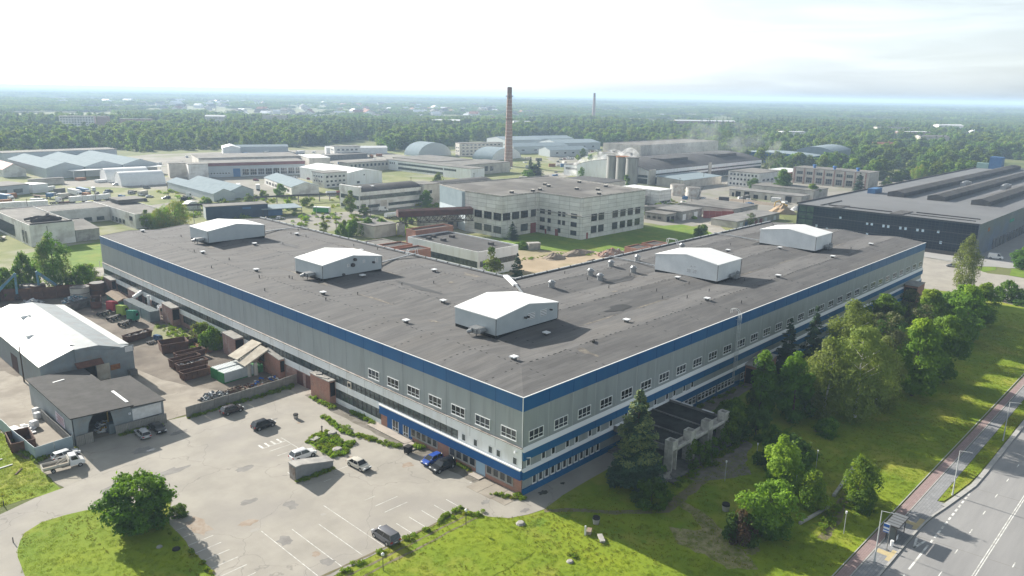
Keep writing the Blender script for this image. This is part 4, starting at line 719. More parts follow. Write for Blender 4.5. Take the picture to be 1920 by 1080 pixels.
# material handler
def handler(label, x, y, rz, s=1.0, only_boom=False):
    t = thing('material_handler', label, 'material handler', (x, y, 0), rz)
    if not only_boom:
        b = MB(); b.box(-2, -1.4, .5, 2, 1.4, 1.1); b.obj('undercarriage', M['steeld'], t)
        for px in (-1.5, 1.5):
            for py in (-1.4, 1.4): b = MB(); b.cyl((px, py-.25, .55), (px, py+.25, .55), .55, n=12); b.obj('wheel', M['black'], t)
        b = MB(); b.box(-2.6, -1.4, 1.2, 1.6, 1.4, 2.3); b.box(-2.8, -1.3, 1.3, -1.2, 1.3, 2.7); b.obj('engine_deck', M['loader'], t, bevel=.1)
        b = MB(); b.box(.2, .5, 2.2, 2.0, 1.5, 4.0); b.obj('cab', M['glass'], t, bevel=.1)
    A, B, Cc, D = Vector((.8, 0, 2.2)), Vector((3.4, 0, 5.0)), Vector((6.6, 0, 8.2)), Vector((6.4, 0, 2.2))
    b = MB()
    for p, q_, w in ((A, B, .42), (B, Cc, .36)): d = (q_-p); b.obox((p+q_)/2, (d.length+.3, .5, w*2), 0, 0, -math.atan2(d.z, d.x))
    b.obj('boom', M['loader'], t, bevel=.05)
    b = MB(); d = D-Cc; b.obox((Cc+D)/2, (d.length+.3, .4, .6), 0, 0, -math.atan2(d.z, d.x)); b.obj('stick', M['loader'], t, bevel=.05)
    b = MB(); b.cyl(A+Vector((.6, .45, .3)), B+Vector((.3, .45, .2)), .12, n=6); b.cyl(B+Vector((0, -.3, .5)), Cc+Vector((-.5, -.3, -.1)), .1, n=6); b.obj('hydraulic_ram', M['steel'], t)
    b = MB(); b.cyl(D, D-Vector((0, 0, .6)), .3, n=8); [b.tube([D-Vector((0, 0, .5)), D+Vector((math.cos(a)*.9, math.sin(a)*.9, -1.1)), D+Vector((math.cos(a)*.2, math.sin(a)*.2, -2.1))], .14, 5) for a in (0, 1.26, 2.5, 3.8, 5)]; b.obj('grapple', M['steeld'], t)
handler('pale blue material handler with a raised bent boom at the back of the scrap yard', -12.6, 179.2, math.pi-.2)
handler('second blue loader at the left edge with its boom reaching down', -30.5, 184, -.35)
# ---------------------------------------------------------------- car park furniture
t = thing('cellar_entrance', 'wedge-shaped corrugated cellar entrance in the car park', 'cellar entrance', (-23.2, 28.4, .045)); b = MB()
b.prof([(0, 0), (7, 0), (7, 1.2), (1.0, 2.6), (0, 2.6)], 0, 2.1, 'Y'); b.obj('side_wall', mat('corrugated_wall_grey', (.27, .28, .29), (.22, .225, .23), .8, .7, wave=(3.4, 'X', (.14, .145, .15), .7)), t)
b = MB(); b.prof([(-.1, 2.62), (1.0, 2.62), (7.1, 1.22), (7.1, 1.36), (1.0, 2.78), (-.1, 2.78)], -.15, 2.25, 'Y'); b.obj('roof', mat('pale_asbestos_lid', (.42, .405, .38), (.30, .29, .28), .5, .9), t)
b = MB(); b.box(-.06, .2, .05, 0, 1.9, 2.3); b.obj('door', mat('rust_stained_door', (.20, .15, .12), (.30, .28, .26), 1, .9), t)
def bin_(label, x, y, z=.05, s=1.0):
    t = thing('litter_bin', label, 'litter bin', (x, y, z)); b = MB(); b.cyl((0, 0, 0), (0, 0, .75*s), .38*s, .5*s, 12); b.obj('bowl', M['conc'], t, smooth=True); b = MB(); b.cyl((0, 0, .75*s), (0, 0, 1.0*s), .5*s, .46*s, 12); b.obj('liner', M['black'], t); return t
bin_('concrete litter bin with a black liner alone on the car park asphalt', -10.1, 50.7)
bin_('concrete ring with a dark lid on the shaded lawn near the long building corner', 1.9, -13.5, .02, 1.15)
bin_('concrete ring with a dark lid beside the yellow-leaved tree', 19.2, -25.2, .02, 1.25)
for x, y, lb in ((-9, 39.7, 'round concrete manhole cap at the top of the weedy traffic island'), (-12.2, 33.3, 'round concrete manhole cap at the tip of the weedy traffic island')):
    b = MB(); b.cyl((0, 0, 0), (0, 0, .45), .85, .85, 16); b.cyl((0, 0, .45), (0, 0, .56), .7, .66, 16); tag(b.obj('manhole_cap', M['conc'], None, (x, y, .05)), lb, 'manhole')
b = MB(); b.box(-.8, -.5, .25, .8, .5, .42); b.box(-.6, -.4, 0, -.4, .4, .25); b.box(.4, -.4, 0, .6, .4, .25); tag(b.obj('concrete_bench', M['conc'], None, (-12.7, 39.7, .05), .2), 'low concrete block seat on the traffic island', 'bench')
b = MB(); b.cyl((0, 0, 0), (0, 0, 1.25), .12, .12, 8); b.cyl((0, 0, 1.25), (0, 0, 1.45), .2, .12, 8); tag(b.obj('bollard', M['steeld'], None, (-10.1, 41.5, .05)), 'short dark bollard by the weeds of the traffic island', 'bollard')
t = thing('wheeled_bin', 'black wheeled dumpster by the pale door slab', 'dumpster', (-3.7, 24.0, .05), .25); b = MB(); b.prof([(-.6, .2), (.6, .2), (.75, 1.15), (-.75, 1.15)], -.5, .5, 'Y'); b.obj('body', M['black'], t, bevel=.04); b = MB(); b.prof([(-.8, 1.16), (.8, 1.16), (.7, 1.35), (-.7, 1.42)], -.55, .55, 'Y'); b.obj('lid', M['black'], t)
for px in (-.5, .5):
    for py in (-.4, .4): b = MB(); b.cyl((px, py-.05, .1), (px, py+.05, .1), .1, n=8); b.obj('wheel', M['steeld'], t)
def lamp(label, x, y, h=2.5, kind='globe', rz=0, group=None):
    t = thing('street_lamp' if kind == 'arm' else 'lawn_lamp', label, 'lamp', (x, y, .02), rz, group); b = MB()
    if kind == 'arm':
        b.cyl((0, 0, 0), (0, 0, h), .11, .06, 8); b.cyl((0, 0, h-.05), (0, -1.2, h+.15), .045, .04, 6); b.cyl((0, 0, 0), (0, 0, .5), .16, .14, 8); b.obj('pole', mat('lamp_post_grey', (.42, .44, .44), rough=.5), t); b = MB(); b.obox((0, -1.45, h+.17), (.22, .7, .1)); b.obj('lamp_head', M['steel'], t)
    else:
        b.cyl((0, 0, 0), (0, 0, h-.3), .055, .045, 7); b.obj('pole', M['steeld'] if kind == 'globe' else mat('lamp_post_grey', (.42, .44, .44)), t)
        b = MB()
        if kind == 'globe':
            bm = bmesh.new(); bmesh.ops.create_uvsphere(bm, u_segments=10, v_segments=6, radius=.24); me = bpy.data.meshes.new('globe'); bm.to_mesh(me); bm.free(); me.materials.append(M['whitem']); link('globe', me, t, (0, 0, h-.15))
        else: b.cyl((0, 0, h-.35), (0, 0, h), .12, .15, 8); b.obj('lantern', M['whitem'], t)
    return t
lamp('short globe lamp on the stepped verge right of the parked minivan', -12.2, -.3, 2.6)
lamp('short globe lamp at the lower end of the stepped verge', -27.6, -.8, 2.6)
for x, y, lb in ((25.8, -40.7, 'slim lawn lamp by the dirt path behind the bus shelter'), (27.6, -20.4, 'slim lawn lamp by the gravel in front of the portico'), (37.6, -20.9, 'slim lawn lamp left of the bright green young tree'), (42.5, -29.4, 'slim lawn lamp half hidden right of the bright green young tree'), (31.6, -30.6, 'slim lawn lamp rising above the yellow-leaved tree')): lamp(lb, x, y, 3.7, 'slim')
for x, y, lb in ((21.7, -46.5, 'tall street lamp in front of the bus shelter'), (50, -48.7, 'tall street lamp at the tip of the roadside grass'), (79.6, -49.4, 'tall street lamp farther up the roadside grass')): lamp(lb, x, y, 7.9, 'arm')
# bus stop
t = thing('bus_shelter', 'glazed bus shelter with a flat grey roof on dark posts beside the road', 'bus shelter', (28.6, -46.9, .085))
b = MB(); b.box(-.3, -.35, 2.5, 4.1, 1.6, 2.62, 0)
for k in range(5): b.box(-.2+k*.86, -.3, 2.62, .5+k*.86, 1.55, 2.66, 1)
b.obj('roof', [M['steeld'], mat('smoked_roof_panel', (.16, .17, .18), rough=.35)], t)
for x in (0, 3.8):
    for y in (0, 1.3): b = MB(); b.box(x-.05, y-.05, 0, x+.05, y+.05, 2.5); b.obj('post', M['steeld'], t)
gs = mat('shelter_glass', (.10, .12, .125), rough=.08, spec=.6)
b = MB(); b.box(.08, 1.28, .25, 3.72, 1.31, 2.3); b.obj('glass_back', gs, t); b = MB(); b.box(-.02, .1, .25, .02, 1.2, 2.3); b.obj('glass_side', gs, t)
b = MB(); b.box(.5, .85, .42, 3.0, 1.25, .5); [b.box(x, .9, 0, x+.08, 1.2, .42) for x in (.7, 2.7)]; b.obj('bench', M['trunk'], t)
b = MB(); b.box(.2, -.06, .3, 1.0, 0, 1.0); b.obj('notice_case', M['whitem'], t)
t = thing('bus_stop_sign', 'blue and white bus stop sign on a slim pole', 'sign', (25.9, -46.7, .085)); b = MB(); b.cyl((0, 0, 0), (0, 0, 4.0), .05, n=7); b.cyl((0, 0, 0), (0, 0, .06), .25, n=10); b.obj('pole', M['steel'], t)
b = MB(); b.box(-.03, .06, 2.6, .03, .85, 4.0, 0); b.box(-.045, .08, 3.45, -.03, .83, 3.9, 1); b.box(-.045, .08, 2.95, -.03, .83, 3.15, 1); b.box(-.045, .08, 2.62, -.03, .83, 2.75, 1); b.obj('sign_plate', [M['whitem'], M['signblue']], t)
b = MB(); b.cyl((0, 0, 0), (0, 0, .8), .2, .24, 10); tag(b.obj('litter_bin', M['whitem'], None, (27.6, -46.8, .085)), 'small pale litter bin at the corner of the bus shelter', 'litter bin')
# lawn oddments
b = MB(); b.obox((0, 0, .32), (1.9, .7, .22)); b.box(-.7, -.3, 0, -.4, .3, .22); b.box(.4, -.3, 0, .7, .3, .22); tag(b.obj('concrete_bench', M['conc'], None, (-1.0, -16.7, .02), .9), 'weathered concrete bench on the edge of the sunlit lawn', 'bench')
t = thing('broken_bench', 'broken bench with one upright pale post on the lawn', 'bench', (-1.7, -14.3, .02)); b = MB(); b.box(-.08, -.1, 0, .12, .1, 1.5); b.obj('post', M['cloth'], t); b = MB(); b.obox((.8, -.1, .35), (1.2, .7, .5), .5); b.obj('seat', mat('brown_block', (.24, .17, .12), (.3, .25, .2), 1), t)
for x, y, s, lb in ((-6.2, -5.7, .5, 'low grey stone in the grass below the asphalt bend'), (-8.3, -17, .35, 'pale boulder beside the big weed on the lawn'), (-46.4, 25.2, .3, 'pale stone in the grass of the left lawn island')):
    b = MB(); b.cyl((0, 0, 0), (0, 0, s*.6), s*1.5, s, 9); tag(b.obj('stone', M['conc'], None, (x, y, .06)), lb, 'stone')
b = MB(); b.cyl((0, 0, 0), (0, 0, .18), .55, .5, 12); tag(b.obj('rubber_tyre', M['black'], None, (-45.0, 23.0, .08)), 'old black tyre lying on the left lawn island', 'tyre')
for x, y, lb in ((-60.3, 40.4, 'short dark stake at the tip of the left lawn island'), (-58.6, 52.4, 'short dark stake on the upper side of the drive')): b = MB(); b.cyl((0, 0, 0), (0, 0, .8), .07, n=6); tag(b.obj('stake', M['steeld'], None, (x, y, .05)), lb, 'stake')
b = MB(); b.obox((0, 0, .25), (12, .5, .4), 0); tag(b.obj('low_wall', M['conc'], None, (41.5, -34.6, .02), .12), 'low pale concrete edge half hidden in grass behind the bus shelter', 'low wall')
b = MB(); b.obox((0, 0, .25), (8, .4, .35), 0); tag(b.obj('low_wall', M['conc'], None, (27.5, -35.6, .02), -.14), 'broken pale concrete edge running toward the bus shelter path', 'low wall')
b = MB(); b.cyl((0, 0, 0), (0, 0, .12), .5, n=12); tag(b.obj('manhole_cap', M['conc'], None, (150, -28, .02)), 'small round cover on the far lawn beyond the trees', 'manhole')
# ---------------------------------------------------------------- entrance portico
t = thing('portico', 'derelict concrete entrance portico with a sunken black roof and stout pillars', 'portico', (0, 0, 0))
b = MB(); b.box(23.6, -11.2, 4.0, 41.3, -.45, 4.3); b.obj('roof_deck', mat('black_mossy_roof', (.016, .017, .017), (.040, .042, .040), .35, .95, c3=(.06, .065, .058), sc3=.12, bump=.3, bsc=4), t)
[MB().box(x0, -11.2, z0_, x0+.3, -.45, z1_).obj('side_beam', M['concd'], t) for x0, z0_, z1_ in ((41.3, 3.8, 4.75), (23.3, 3.8, 4.75), (29.4, 4.302, 4.5), (35.4, 4.302, 4.5))]
[MB().box(41.25, y, 4.76, 41.65, y+2.4, 4.85).obj('coping', M['cloth'], t) for y in (-10, -5.5, -2.9)]
pc = mat('stained_pale_concrete', (.62, .60, .56), (.42, .41, .38), .9, .95, c3=(.25, .24, .22), sc3=.6, bump=.2, bsc=6)
for x in (23.8, 29.6, 35.4, 41.2):
    b = MB(); b.box(x-.75, -12.9, 0, x-.55, -11.3, 5.9); b.box(x+.55, -12.9, 0, x+.75, -11.3, 5.9); b.box(x-.55, -11.5, 0, x+.55, -11.3, 5.9); b.box(x-.55, -12.9, 4.3, x+.55, -12.7, 5.9); b.obj('pillar', pc, t)
for x in (25, 30.8, 36.6):
    b = MB(); b.box(x-.35, -12.9, 3.9, x+3.7, -12.75, 4.6); b.box(x-.35, -12.9, 3.9, x+3.7, -11.25, 4.05); b.box(x-.35, -11.4, 3.9, x+3.7, -11.25, 4.7); b.obj('gutter_beam', pc, t)
b = MB(); b.box(22, -14.6, 0, 43.5, -.4, .45); b.box(20.6, -15.4, 0, 22, -9, .25); b.obj('podium', M['concd'], t)
heap('rubble_heap', 'broken stones spilled at the foot of the nearest portico pillar', 21.6, -12.8, 2.0, 1.5, .8, [M['conc'], M['concd']], 21, 30)
# ---------------------------------------------------------------- vehicles (front towards local +X)
def loft(b, st, mi=0):
    V = []; k = len(st[0][1])
    for x, ring in st: V += [(x, y, z) for y, z in ring]
    n = len(st); fs = [(i*k+j, i*k+(j+1) % k, (i+1)*k+(j+1) % k, (i+1)*k+j) for i in range(n-1) for j in range(k)]
    fs += [tuple(range(k-1, -1, -1)), tuple(range((n-1)*k, n*k))]; b.add(V, fs, mi)
wheel_me = {}
def wheel(t, x, y, r, w=.2):
    if r not in wheel_me:
        b = MB(); b.cyl((0, -w/2, 0), (0, w/2, 0), r, r, 16); c = MB(); c.cyl((0, -w/2-.012, 0), (0, w/2+.012, 0), r*.62, r*.62, 10); wheel_me[r] = (b.mesh('tyre', M['black']), c.mesh('rim', M['rim']))
    o = link('wheel', wheel_me[r][0], t, (x, y, r)); link('rim', wheel_me[r][1], o)
CARS = dict(   # length, width, hood z, belt z, roof z, cabin: bottom rear, top rear, top front, bottom front (x from centre), wheel radius
 sedan=(4.6, 1.76, .86, .93, 1.42, -1.75, -.95, .35, 1.15, .32, .98), hatch=(4.1, 1.72, .88, .95, 1.48, -1.95, -1.55, .3, 1.15, .31, .95), wagon=(4.6, 1.78, .9, .96, 1.5, -2.2, -1.85, .35, 1.15, .32, .96),
 suv=(4.6, 1.88, 1.02, 1.1, 1.72, -2.2, -1.75, .4, 1.15, .37, 1.1), minivan=(4.75, 1.95, 1.05, 1.1, 1.76, -2.3, -2.0, .75, 1.6, .34, 1.05), van=(5.4, 2.0, 1.2, 1.3, 2.35, -2.6, -2.5, 1.2, 1.95, .36, 1.25))
car_me = {}
def car_meshes(kind):
    if kind in car_me: return car_me[kind]
    L, W, hz, bz, rz, cb0, ct0, ct1, cb1, wr, tz = CARS[kind]; h = L/2; w = W/2
    def ring(hw, zt, z0=.28): return [(-hw*.94, z0), (-hw, z0+.2), (-hw*.99, zt-.16), (-hw*.9, zt), (hw*.9, zt), (hw*.99, zt-.16), (hw, z0+.2), (hw*.94, z0)]
    b = MB(); loft(b, [(-h, ring(w*.86, tz-.22, .4)), (-h+.12, ring(w*.95, tz-.05, .32)), (-h+.5, ring(w, tz)), (cb0+.2 if cb0+.2 > -h+.6 else -h+.65, ring(w, bz)), (0, ring(w, bz)), (cb1-.1, ring(w, bz)), (cb1+.15, ring(w, hz)), (h-.5, ring(w*.97, hz-.06)), (h-.12, ring(w*.9, hz-.22, .32)), (h, ring(w*.8, hz-.34, .38))])
    body = b
    g = MB(); wb, wt = w*.93, w*.74
    P = [(cb0, -wb, bz-.02), (cb1, -wb, bz-.02), (cb1, wb, bz-.02), (cb0, wb, bz-.02), (ct0, -wt, rz-.05), (ct1, -wt, rz-.05), (ct1, wt, rz-.05), (ct0, wt, rz-.05)]
    g.add(P, [(0, 1, 5, 4), (1, 2, 6, 5), (2, 3, 7, 6), (3, 0, 4, 7), (4, 5, 6, 7)])
    if kind == 'van': 
        body.box(-2.55, -w*.96, bz-.1, .55, w*.96, rz-.03)
    loft(body, [(ct0-.06, [(-wt*.9, rz-.08), (-wt*.85, rz-.02), (wt*.85, rz-.02), (wt*.9, rz-.08)]), (ct0+.25, [(-wt*1.02, rz-.07), (-wt*.85, rz), (wt*.85, rz), (wt*1.02, rz-.07)]), (ct1-.1, [(-wt*1.02, rz-.07), (-wt*.85, rz), (wt*.85, rz), (wt*1.02, rz-.07)]), (ct1+.08, [(-wt*.95, rz-.1), (-wt*.85, rz-.04), (wt*.85, rz-.04), (wt*.95, rz-.1)])])
    for s in (-1, 1):
        for xb, xt in ((cb0, ct0), (cb1, ct1), ((cb0+cb1)/2-.1, (ct0+ct1)/2-.05)): body.tube([(xb, s*wb*1.0, bz-.05), (xt, s*wt*1.0, rz-.05)], .045, 5)
        body.box(cb1-.35, s*(w+.09)-.09, bz+.02, cb1-.2, s*(w+.09)+.09, bz+.16)
    wx = L*.30; tr = MB()
    for x in (-wx-.05, wx+.05):
        for s in (-1, 1): tr.cyl((x, s*(w*.985), wr), (x, s*(w*1.003), wr), wr+.07, wr+.07, 16)
    tr.box(-h+.3, -w*.9, .16, h-.3, w*.9, .3); tr.box(h-.06, -w*.5, .36, h+.015, w*.5, .5)
    lf = MB(); lf.obox((0, 0, 0), (.18, .42, .16)); lr = MB(); lr.obox((0, 0, 0), (.12, .34, .22)); pl = MB(); pl.obox((0, 0, 0), (.03, .5, .11))
    me = (body.mesh('car_body', M['paint']), g.mesh('windows', M['cglass']), tr.mesh('trim', M['black']), lf.mesh('headlight', M['lampw']), lr.mesh('tail_light', M['lampr']), pl.mesh('number_plate', M['plate']))
    smoothen(me[0], 32); car_me[kind] = me; return me
def car(kind, label, x, y, rz, color, z=.05, group=None, name='parked_car', cat='car', parts=True, s=1.0):
    L, W, hz, bz, rz_, cb0, ct0, ct1, cb1, wr, tz = CARS[kind]; h = L/2; w = W/2; me = car_meshes(kind)
    t = thing(name, label, cat, (x, y, z), rz, group); t.scale = (s,)*3
    link('body', me[0], t).color = (*color, 1); link('windows', me[1], t); link('trim', me[2], t)
    for sx in (-1, 1):
        for sy in (-1, 1): wheel(t, sx*(L*.30+.05), sy*(w-.1), wr)
    if parts:
        for sy in (-1, 1): link('headlight', me[3], t, (h-.14, sy*w*.66, hz-.24)); link('tail_light', me[4], t, (-h+.05, sy*w*.74, tz-.28))
        link('number_plate', me[5], t, (-h-.01, 0, .62))
    return t
PI = math.pi
SIL, WHT, BLK, GRY, BRN = (.42, .43, .44), (.80, .80, .80), (.012, .013, .016), (.16, .17, .18), (.04, .03, .032)
car('suv', 'dark brown crossover parked under the concrete wall', -17.6, 61.8, .05, BRN, s=.95)
car('suv', 'black estate car standing alone at the top of the car park', -16.6, 51.2, .04, BLK, s=.97)
car('suv', 'white sport utility car beside the wedge-shaped cellar entrance', -17.9, 35.2, -.02, WHT)
car('sedan', 'silver beige sedan by the weedy traffic island', -13.0, 25.6, -1.52, (.60, .57, .50), s=1.05)
car('hatch', 'bright blue hatchback nosed out from the factory wall', -3.0, 18.3, PI+.03, (.03, .085, .38))
car('suv', 'black sport utility car right beside the blue hatchback', -3.2, 15.3, PI-.02, BLK, s=1.03)
car('minivan', 'grey minivan parked alone at the grass verge', -22.9, 4.9, PI/2, (.13, .13, .145))
car('wagon', 'silver estate car parked before the weedy concrete wall', -34.2, 62.9, PI/2-.02, SIL, s=.95)
car('sedan', 'black sedan parked right beside the silver estate car', -31.3, 63.3, -PI/2, BLK, s=.98)
car('wagon', 'silver grey estate car half hidden behind the white pickup', -46.8, 63.3, .1, (.62, .64, .66), s=.95)
t = thing('pickup_truck', 'white flatbed pickup with a long empty drop-side bed', 'pickup', (-48.4, 59.2, .06), -.1)
b = MB(); loft(b, [(.9, [(-.95, .45), (-.98, 1.2), (-.8, 2.25), (.8, 2.25), (.98, 1.2), (.95, .45)]), (1.9, [(-.95, .45), (-.98, 1.25), (-.78, 2.2), (.78, 2.2), (.98, 1.25), (.95, .45)]), (2.35, [(-.95, .45), (-.98, 1.15), (-.92, 1.35), (.92, 1.35), (.98, 1.15), (.95, .45)]), (3.0, [(-.92, .4), (-.95, .9), (-.85, 1.1), (.85, 1.1), (.95, .9), (.92, .4)]), (3.15, [(-.8, .45), (-.84, .7), (-.75, .85), (.75, .85), (.84, .7), (.8, .45)])]); o = b.obj('cab', M['paint'], t); o.color = (.8, .8, .8, 1)
b = MB(); b.add([(1.95, -.72, 2.1), (2.38, -.86, 1.42), (2.38, .86, 1.42), (1.95, .72, 2.1)], [(0, 1, 2, 3)]); [b.add([(1.05, s*.9, 1.4), (2.15, s*.975, 1.4), (1.85, s*.84, 2.05), (1.1, s*.84, 2.05)], [(0, 1, 2, 3)]) for s in (-1, 1)]; o = b.obj('windows', M['cglass'], t, (.03, 0, .02)); o.scale = (1, 1.03, 1)
b = MB(); b.box(-3.0, -1.05, .8, .75, 1.05, .92, 1); [b.box(-3.0, s*1.05-.03, .92, .75, s*1.05+.03, 1.3, 0) for s in (-1, 1)]; b.box(-3.05, -1.05, .92, -2.98, 1.05, 1.3, 0); b.box(.72, -1.05, .92, .8, 1.05, 1.9, 0); b.obj('load_bed', [M['palewall'], mat('bed_floor', (.22, .19, .15), (.3, .26, .2), 1)], t)
b = MB(); b.tube([(.6, -.9, 1.9), (-1.2, -.9, 1.25)], .05); b.tube([(.6, .4, 1.9), (-1.0, .2, 1.0)], .05); b.obj('rack_bar', M['palewall'], t); b = MB(); b.box(-2.9, -.5, .5, 2.9, .5, .8); b.obj('chassis', M['black'], t)
for x in (-1.6, 2.35):
    for y in (-.88, .88): wheel(t, x, y, .34)
for y in (-.65, .65): link('headlight', car_meshes('sedan')[3], t, (3.05, y, .8))
# lorries
def lorry(label, x, y, rz, cabc, boxm=None, trailer=True, L=13.2, box_h=3.9, group=None, z=.05, name='lorry', load=None):
    t = thing(name, label, 'lorry', (x, y, z), rz, group); b = MB(); loft(b, [(0, [(-1.2, .7), (-1.22, 2.0), (-1.15, 3.4), (1.15, 3.4), (1.22, 2.0), (1.2, .7)]), (1.6, [(-1.2, .6), (-1.22, 2.0), (-1.12, 3.2), (1.12, 3.2), (1.22, 2.0), (1.2, .6)]), (2.15, [(-1.15, .55), (-1.2, 1.7), (-1.1, 2.5), (1.1, 2.5), (1.2, 1.7), (1.15, .55)])])
    o = b.obj('cab', M['paint'], t); o.color = (*cabc, 1)
    b = MB(); b.box(2.0, -1.0, 1.75, 2.16, 1.0, 2.55); [b.box(.7, s*1.21-.02, 1.8, 1.7, s*1.21+.02, 2.5) for s in (-1, 1)]; b.obj('windscreen', M['cglass'], t)
    b = MB(); b.box(-L if boxm else -4, -.5, .7, .2, .5, 1.05); b.obj('chassis', M['black'], t)
    if boxm: b = MB(); b.box(-L, -1.25, 1.1, -.35, 1.25, box_h); b.obj('trailer_box', M[boxm], t, bevel=.04)
    if load: load(t)
    for xx in ([1.2, -1.5, -L+1.4, -L+2.7, -L+4.0] if trailer else [1.2, -2.0, -3.2]):
        for s in (-1, 1): wheel(t, xx, s*1.0, .5, .3)
    return t
lorry('white tractor lorry without a trailer at the truck yard edge', 46.5, 392, .4, WHT, None, False)
lorry('white cab of a lorry near the pale blue gable sheds', 108, 369, .3, WHT, None, False)
M['bluebox'] = mat('blue_tarpaulin', (.06, .16, .32), (.05, .13, .28), .5, .6)
lorry('articulated lorry with a long white trailer in the truck yard', 63.8, 412, -1.5, WHT, 'cloth')
lorry('articulated lorry with a blue trailer right behind the white one', 69.5, 415.5, -1.5, WHT, 'bluebox')
lorry('articulated lorry with a blue sided trailer at the left edge', 29.5, 413, -1.3, WHT, 'bluebox')
lorry('green cab hook-lift lorry without its body in the scrap yard', -9.0, 137, .55, (.03, .25, .16), None, False, z=.04)
lorry('lime green cab hook-lift lorry between a red tractor and a green cab', -9.2, 144.2, .45, (.30, .42, .06), None, False, z=.04)
lorry('red stripped lorry chassis beside the dark skips', -9.6, 150.5, .45, (.35, .03, .05), None, False, z=.04)
t = lorry('small blue van-like truck parked behind the tipper body', -10.6, 116.2, .3, (.06, .13, .27), None, False, z=.04); t.scale = (.62, .75, .5)
# vehicles in the far yards
FC = [WHT, SIL, GRY, BLK, WHT, (.05, .09, .16), SIL, (.25, .03, .03), WHT]
def far(kind, x, y, rz, c, label, z=.05, **k): return car(kind, label, x, y, rz, c, z, k.get('group', 'cars parked in the far yards'), k.get('name', 'parked_car'), k.get('cat', 'car'), False)
for i, (x, y, kd, c, lb) in enumerate(((91.2, 407.5, 'wagon', SIL, 'silver estate car alone in the open lorry yard'), (92.2, 397, 'hatch', WHT, 'white hatchback left of a silver car in the lorry yard'), (93, 385.5, 'sedan', SIL, 'silver sedan right of a white hatchback in the lorry yard'), (98.4, 375, 'wagon', BLK, 'dark estate car near the pale blue shed wall'), (84, 424, 'suv', (.08, .1, .16), 'dark blue car behind the lorries'), (74.5, 415.6, 'suv', BRN, 'dark brown car beside the blue lorry'), (80.2, 416.5, 'hatch', SIL, 'silver hatchback right of the dark brown car'), (100, 458, 'hatch', WHT, 'white hatchback before the arched tents'), (108.4, 429.5, 'suv', GRY, 'dark grey pickup by the corner of the pale blue shed'), (79, 436, 'van', WHT, 'white van behind the lorry trailers'), (57.8, 425, 'sedan', WHT, 'white car among the wrecks behind the flat trailer'), (54.6, 428, 'wagon', SIL, 'silver car among the wrecks behind the flat trailer'), (28.3, 305, 'wagon', WHT, 'white car in the court of the ruined low building'), (104, 270.5, 'sedan', BLK, 'black car under the blue canopy'), (110, 268, 'hatch', WHT, 'white hatchback beside the blue canopy'), (125, 230, 'hatch', SIL, 'silver car beside the grey trailer by the two-storey workshop'), (156, 262.6, 'hatch', WHT, 'white car in the doorway of the two-storey workshop'), (245.2, 3.6, 'hatch', GRY, 'grey car parked in the street by the dark glass hall'))): far(kd, x, y, (.3, 1.5, -.2, 3.1)[i % 4], c, lb)
far('van', 276.6, -4, -1.4, WHT, 'white van parked on the forecourt of the dark glass hall', name='parked_van', cat='van')
far('van', 165, 258, -.5, WHT, 'white van parked before the two-storey workshop', name='parked_van', cat='van')
t = thing('tank_trailer', 'white tank trailer behind the leafy bushes by the rail track', 'trailer', (150, 236, .05), .0)
b = MB(); b.cyl((0, 0, 1.7), (8, 0, 1.7), 1.2, 1.2, 14); b.obj('tank', M['cloth'], t, smooth=True); b = MB(); b.box(0, -1, .4, 8, 1, .8); b.obj('chassis', M['black'], t)
for x in (1, 2.2, 6.5):
    for y in (-.9, .9): wheel(t, x, y, .5, .3)
b = MB(); b.box(0, 0, .5, 4.6, 2.2, 2.6); tag(b.obj('box_trailer', M['palewall'], None, (131, 228, .05), -.3, bevel=.05), 'small grey box trailer beside a silver car', 'trailer')
b = MB(); b.box(0, 0, .3, 9, 2.5, 3.0, 0); b.box(.2, -.03, .3, 8.8, 0, 2.6, 1); tag(b.obj('container', [M['whitem'], mat('bright_green', (.08, .36, .10), (.06, .3, .08), 1)], None, (133.8, 276.8, .05), -1.0), 'green sided container alone on the sandy ground', 'container')
b = MB(); b.box(0, 0, .9, 12, 2.5, 4.0); tag(b.obj('container', M['bluebox'], None, (432, 362, .05), -.75), 'dark blue lorry trailer beyond the two dark spruces', 'trailer')
b = MB(); b.box(0, 0, .9, 9, 2.5, 3.6); tag(b.obj('container', mat('pale_yellow_box', (.5, .42, .22), rough=.6), None, (428, 350, .05), -.75), 'pale yellow trailer beside the dark blue one', 'trailer')
q = random.Random(21)
def lot_cars(cx, cy, nx, ny, dx, dy, rz, lab, grp, jit=.5, p=.8):
    for i in range(nx):
        for j in range(ny):
            if q.random() > p: continue
            car(q.choice(['sedan', 'hatch', 'wagon', 'suv', 'van']), lab, cx+i*dx+q.uniform(-jit, jit), cy+j*dy+q.uniform(-jit, jit), rz+q.uniform(-.2, .2), q.choice(FC), .05, grp, parts=False)
lot_cars(182, 428, 7, 1, 6.2, 5, -1.2, 'small car in the row before the long white works with tall windows', 'cars before the red-striped works')
lot_cars(196, 412, 6, 1, 6.2, 5, -1.2, 'small car in the front row beside the grey gable shed', 'cars beside the grey gable shed')
lot_cars(318, 575, 6, 3, 8, 9, .4, 'small vehicle parked in the far lorry park below the wood', 'vehicles in the far lorry park')
lot_cars(372, 385, 4, 2, 7, 8, .5, 'small white vehicle near the foot of the tall chimney', 'vehicles near the chimney', p=.9)
lot_cars(600, 470, 5, 1, 7, 6, .2, 'tiny car beside the far pale sheds', 'cars beside the far sheds')
lot_cars(500, 420, 4, 1, 6, 6, .1, 'tiny car beside the nearest grey far shed', 'cars beside the near grey shed')
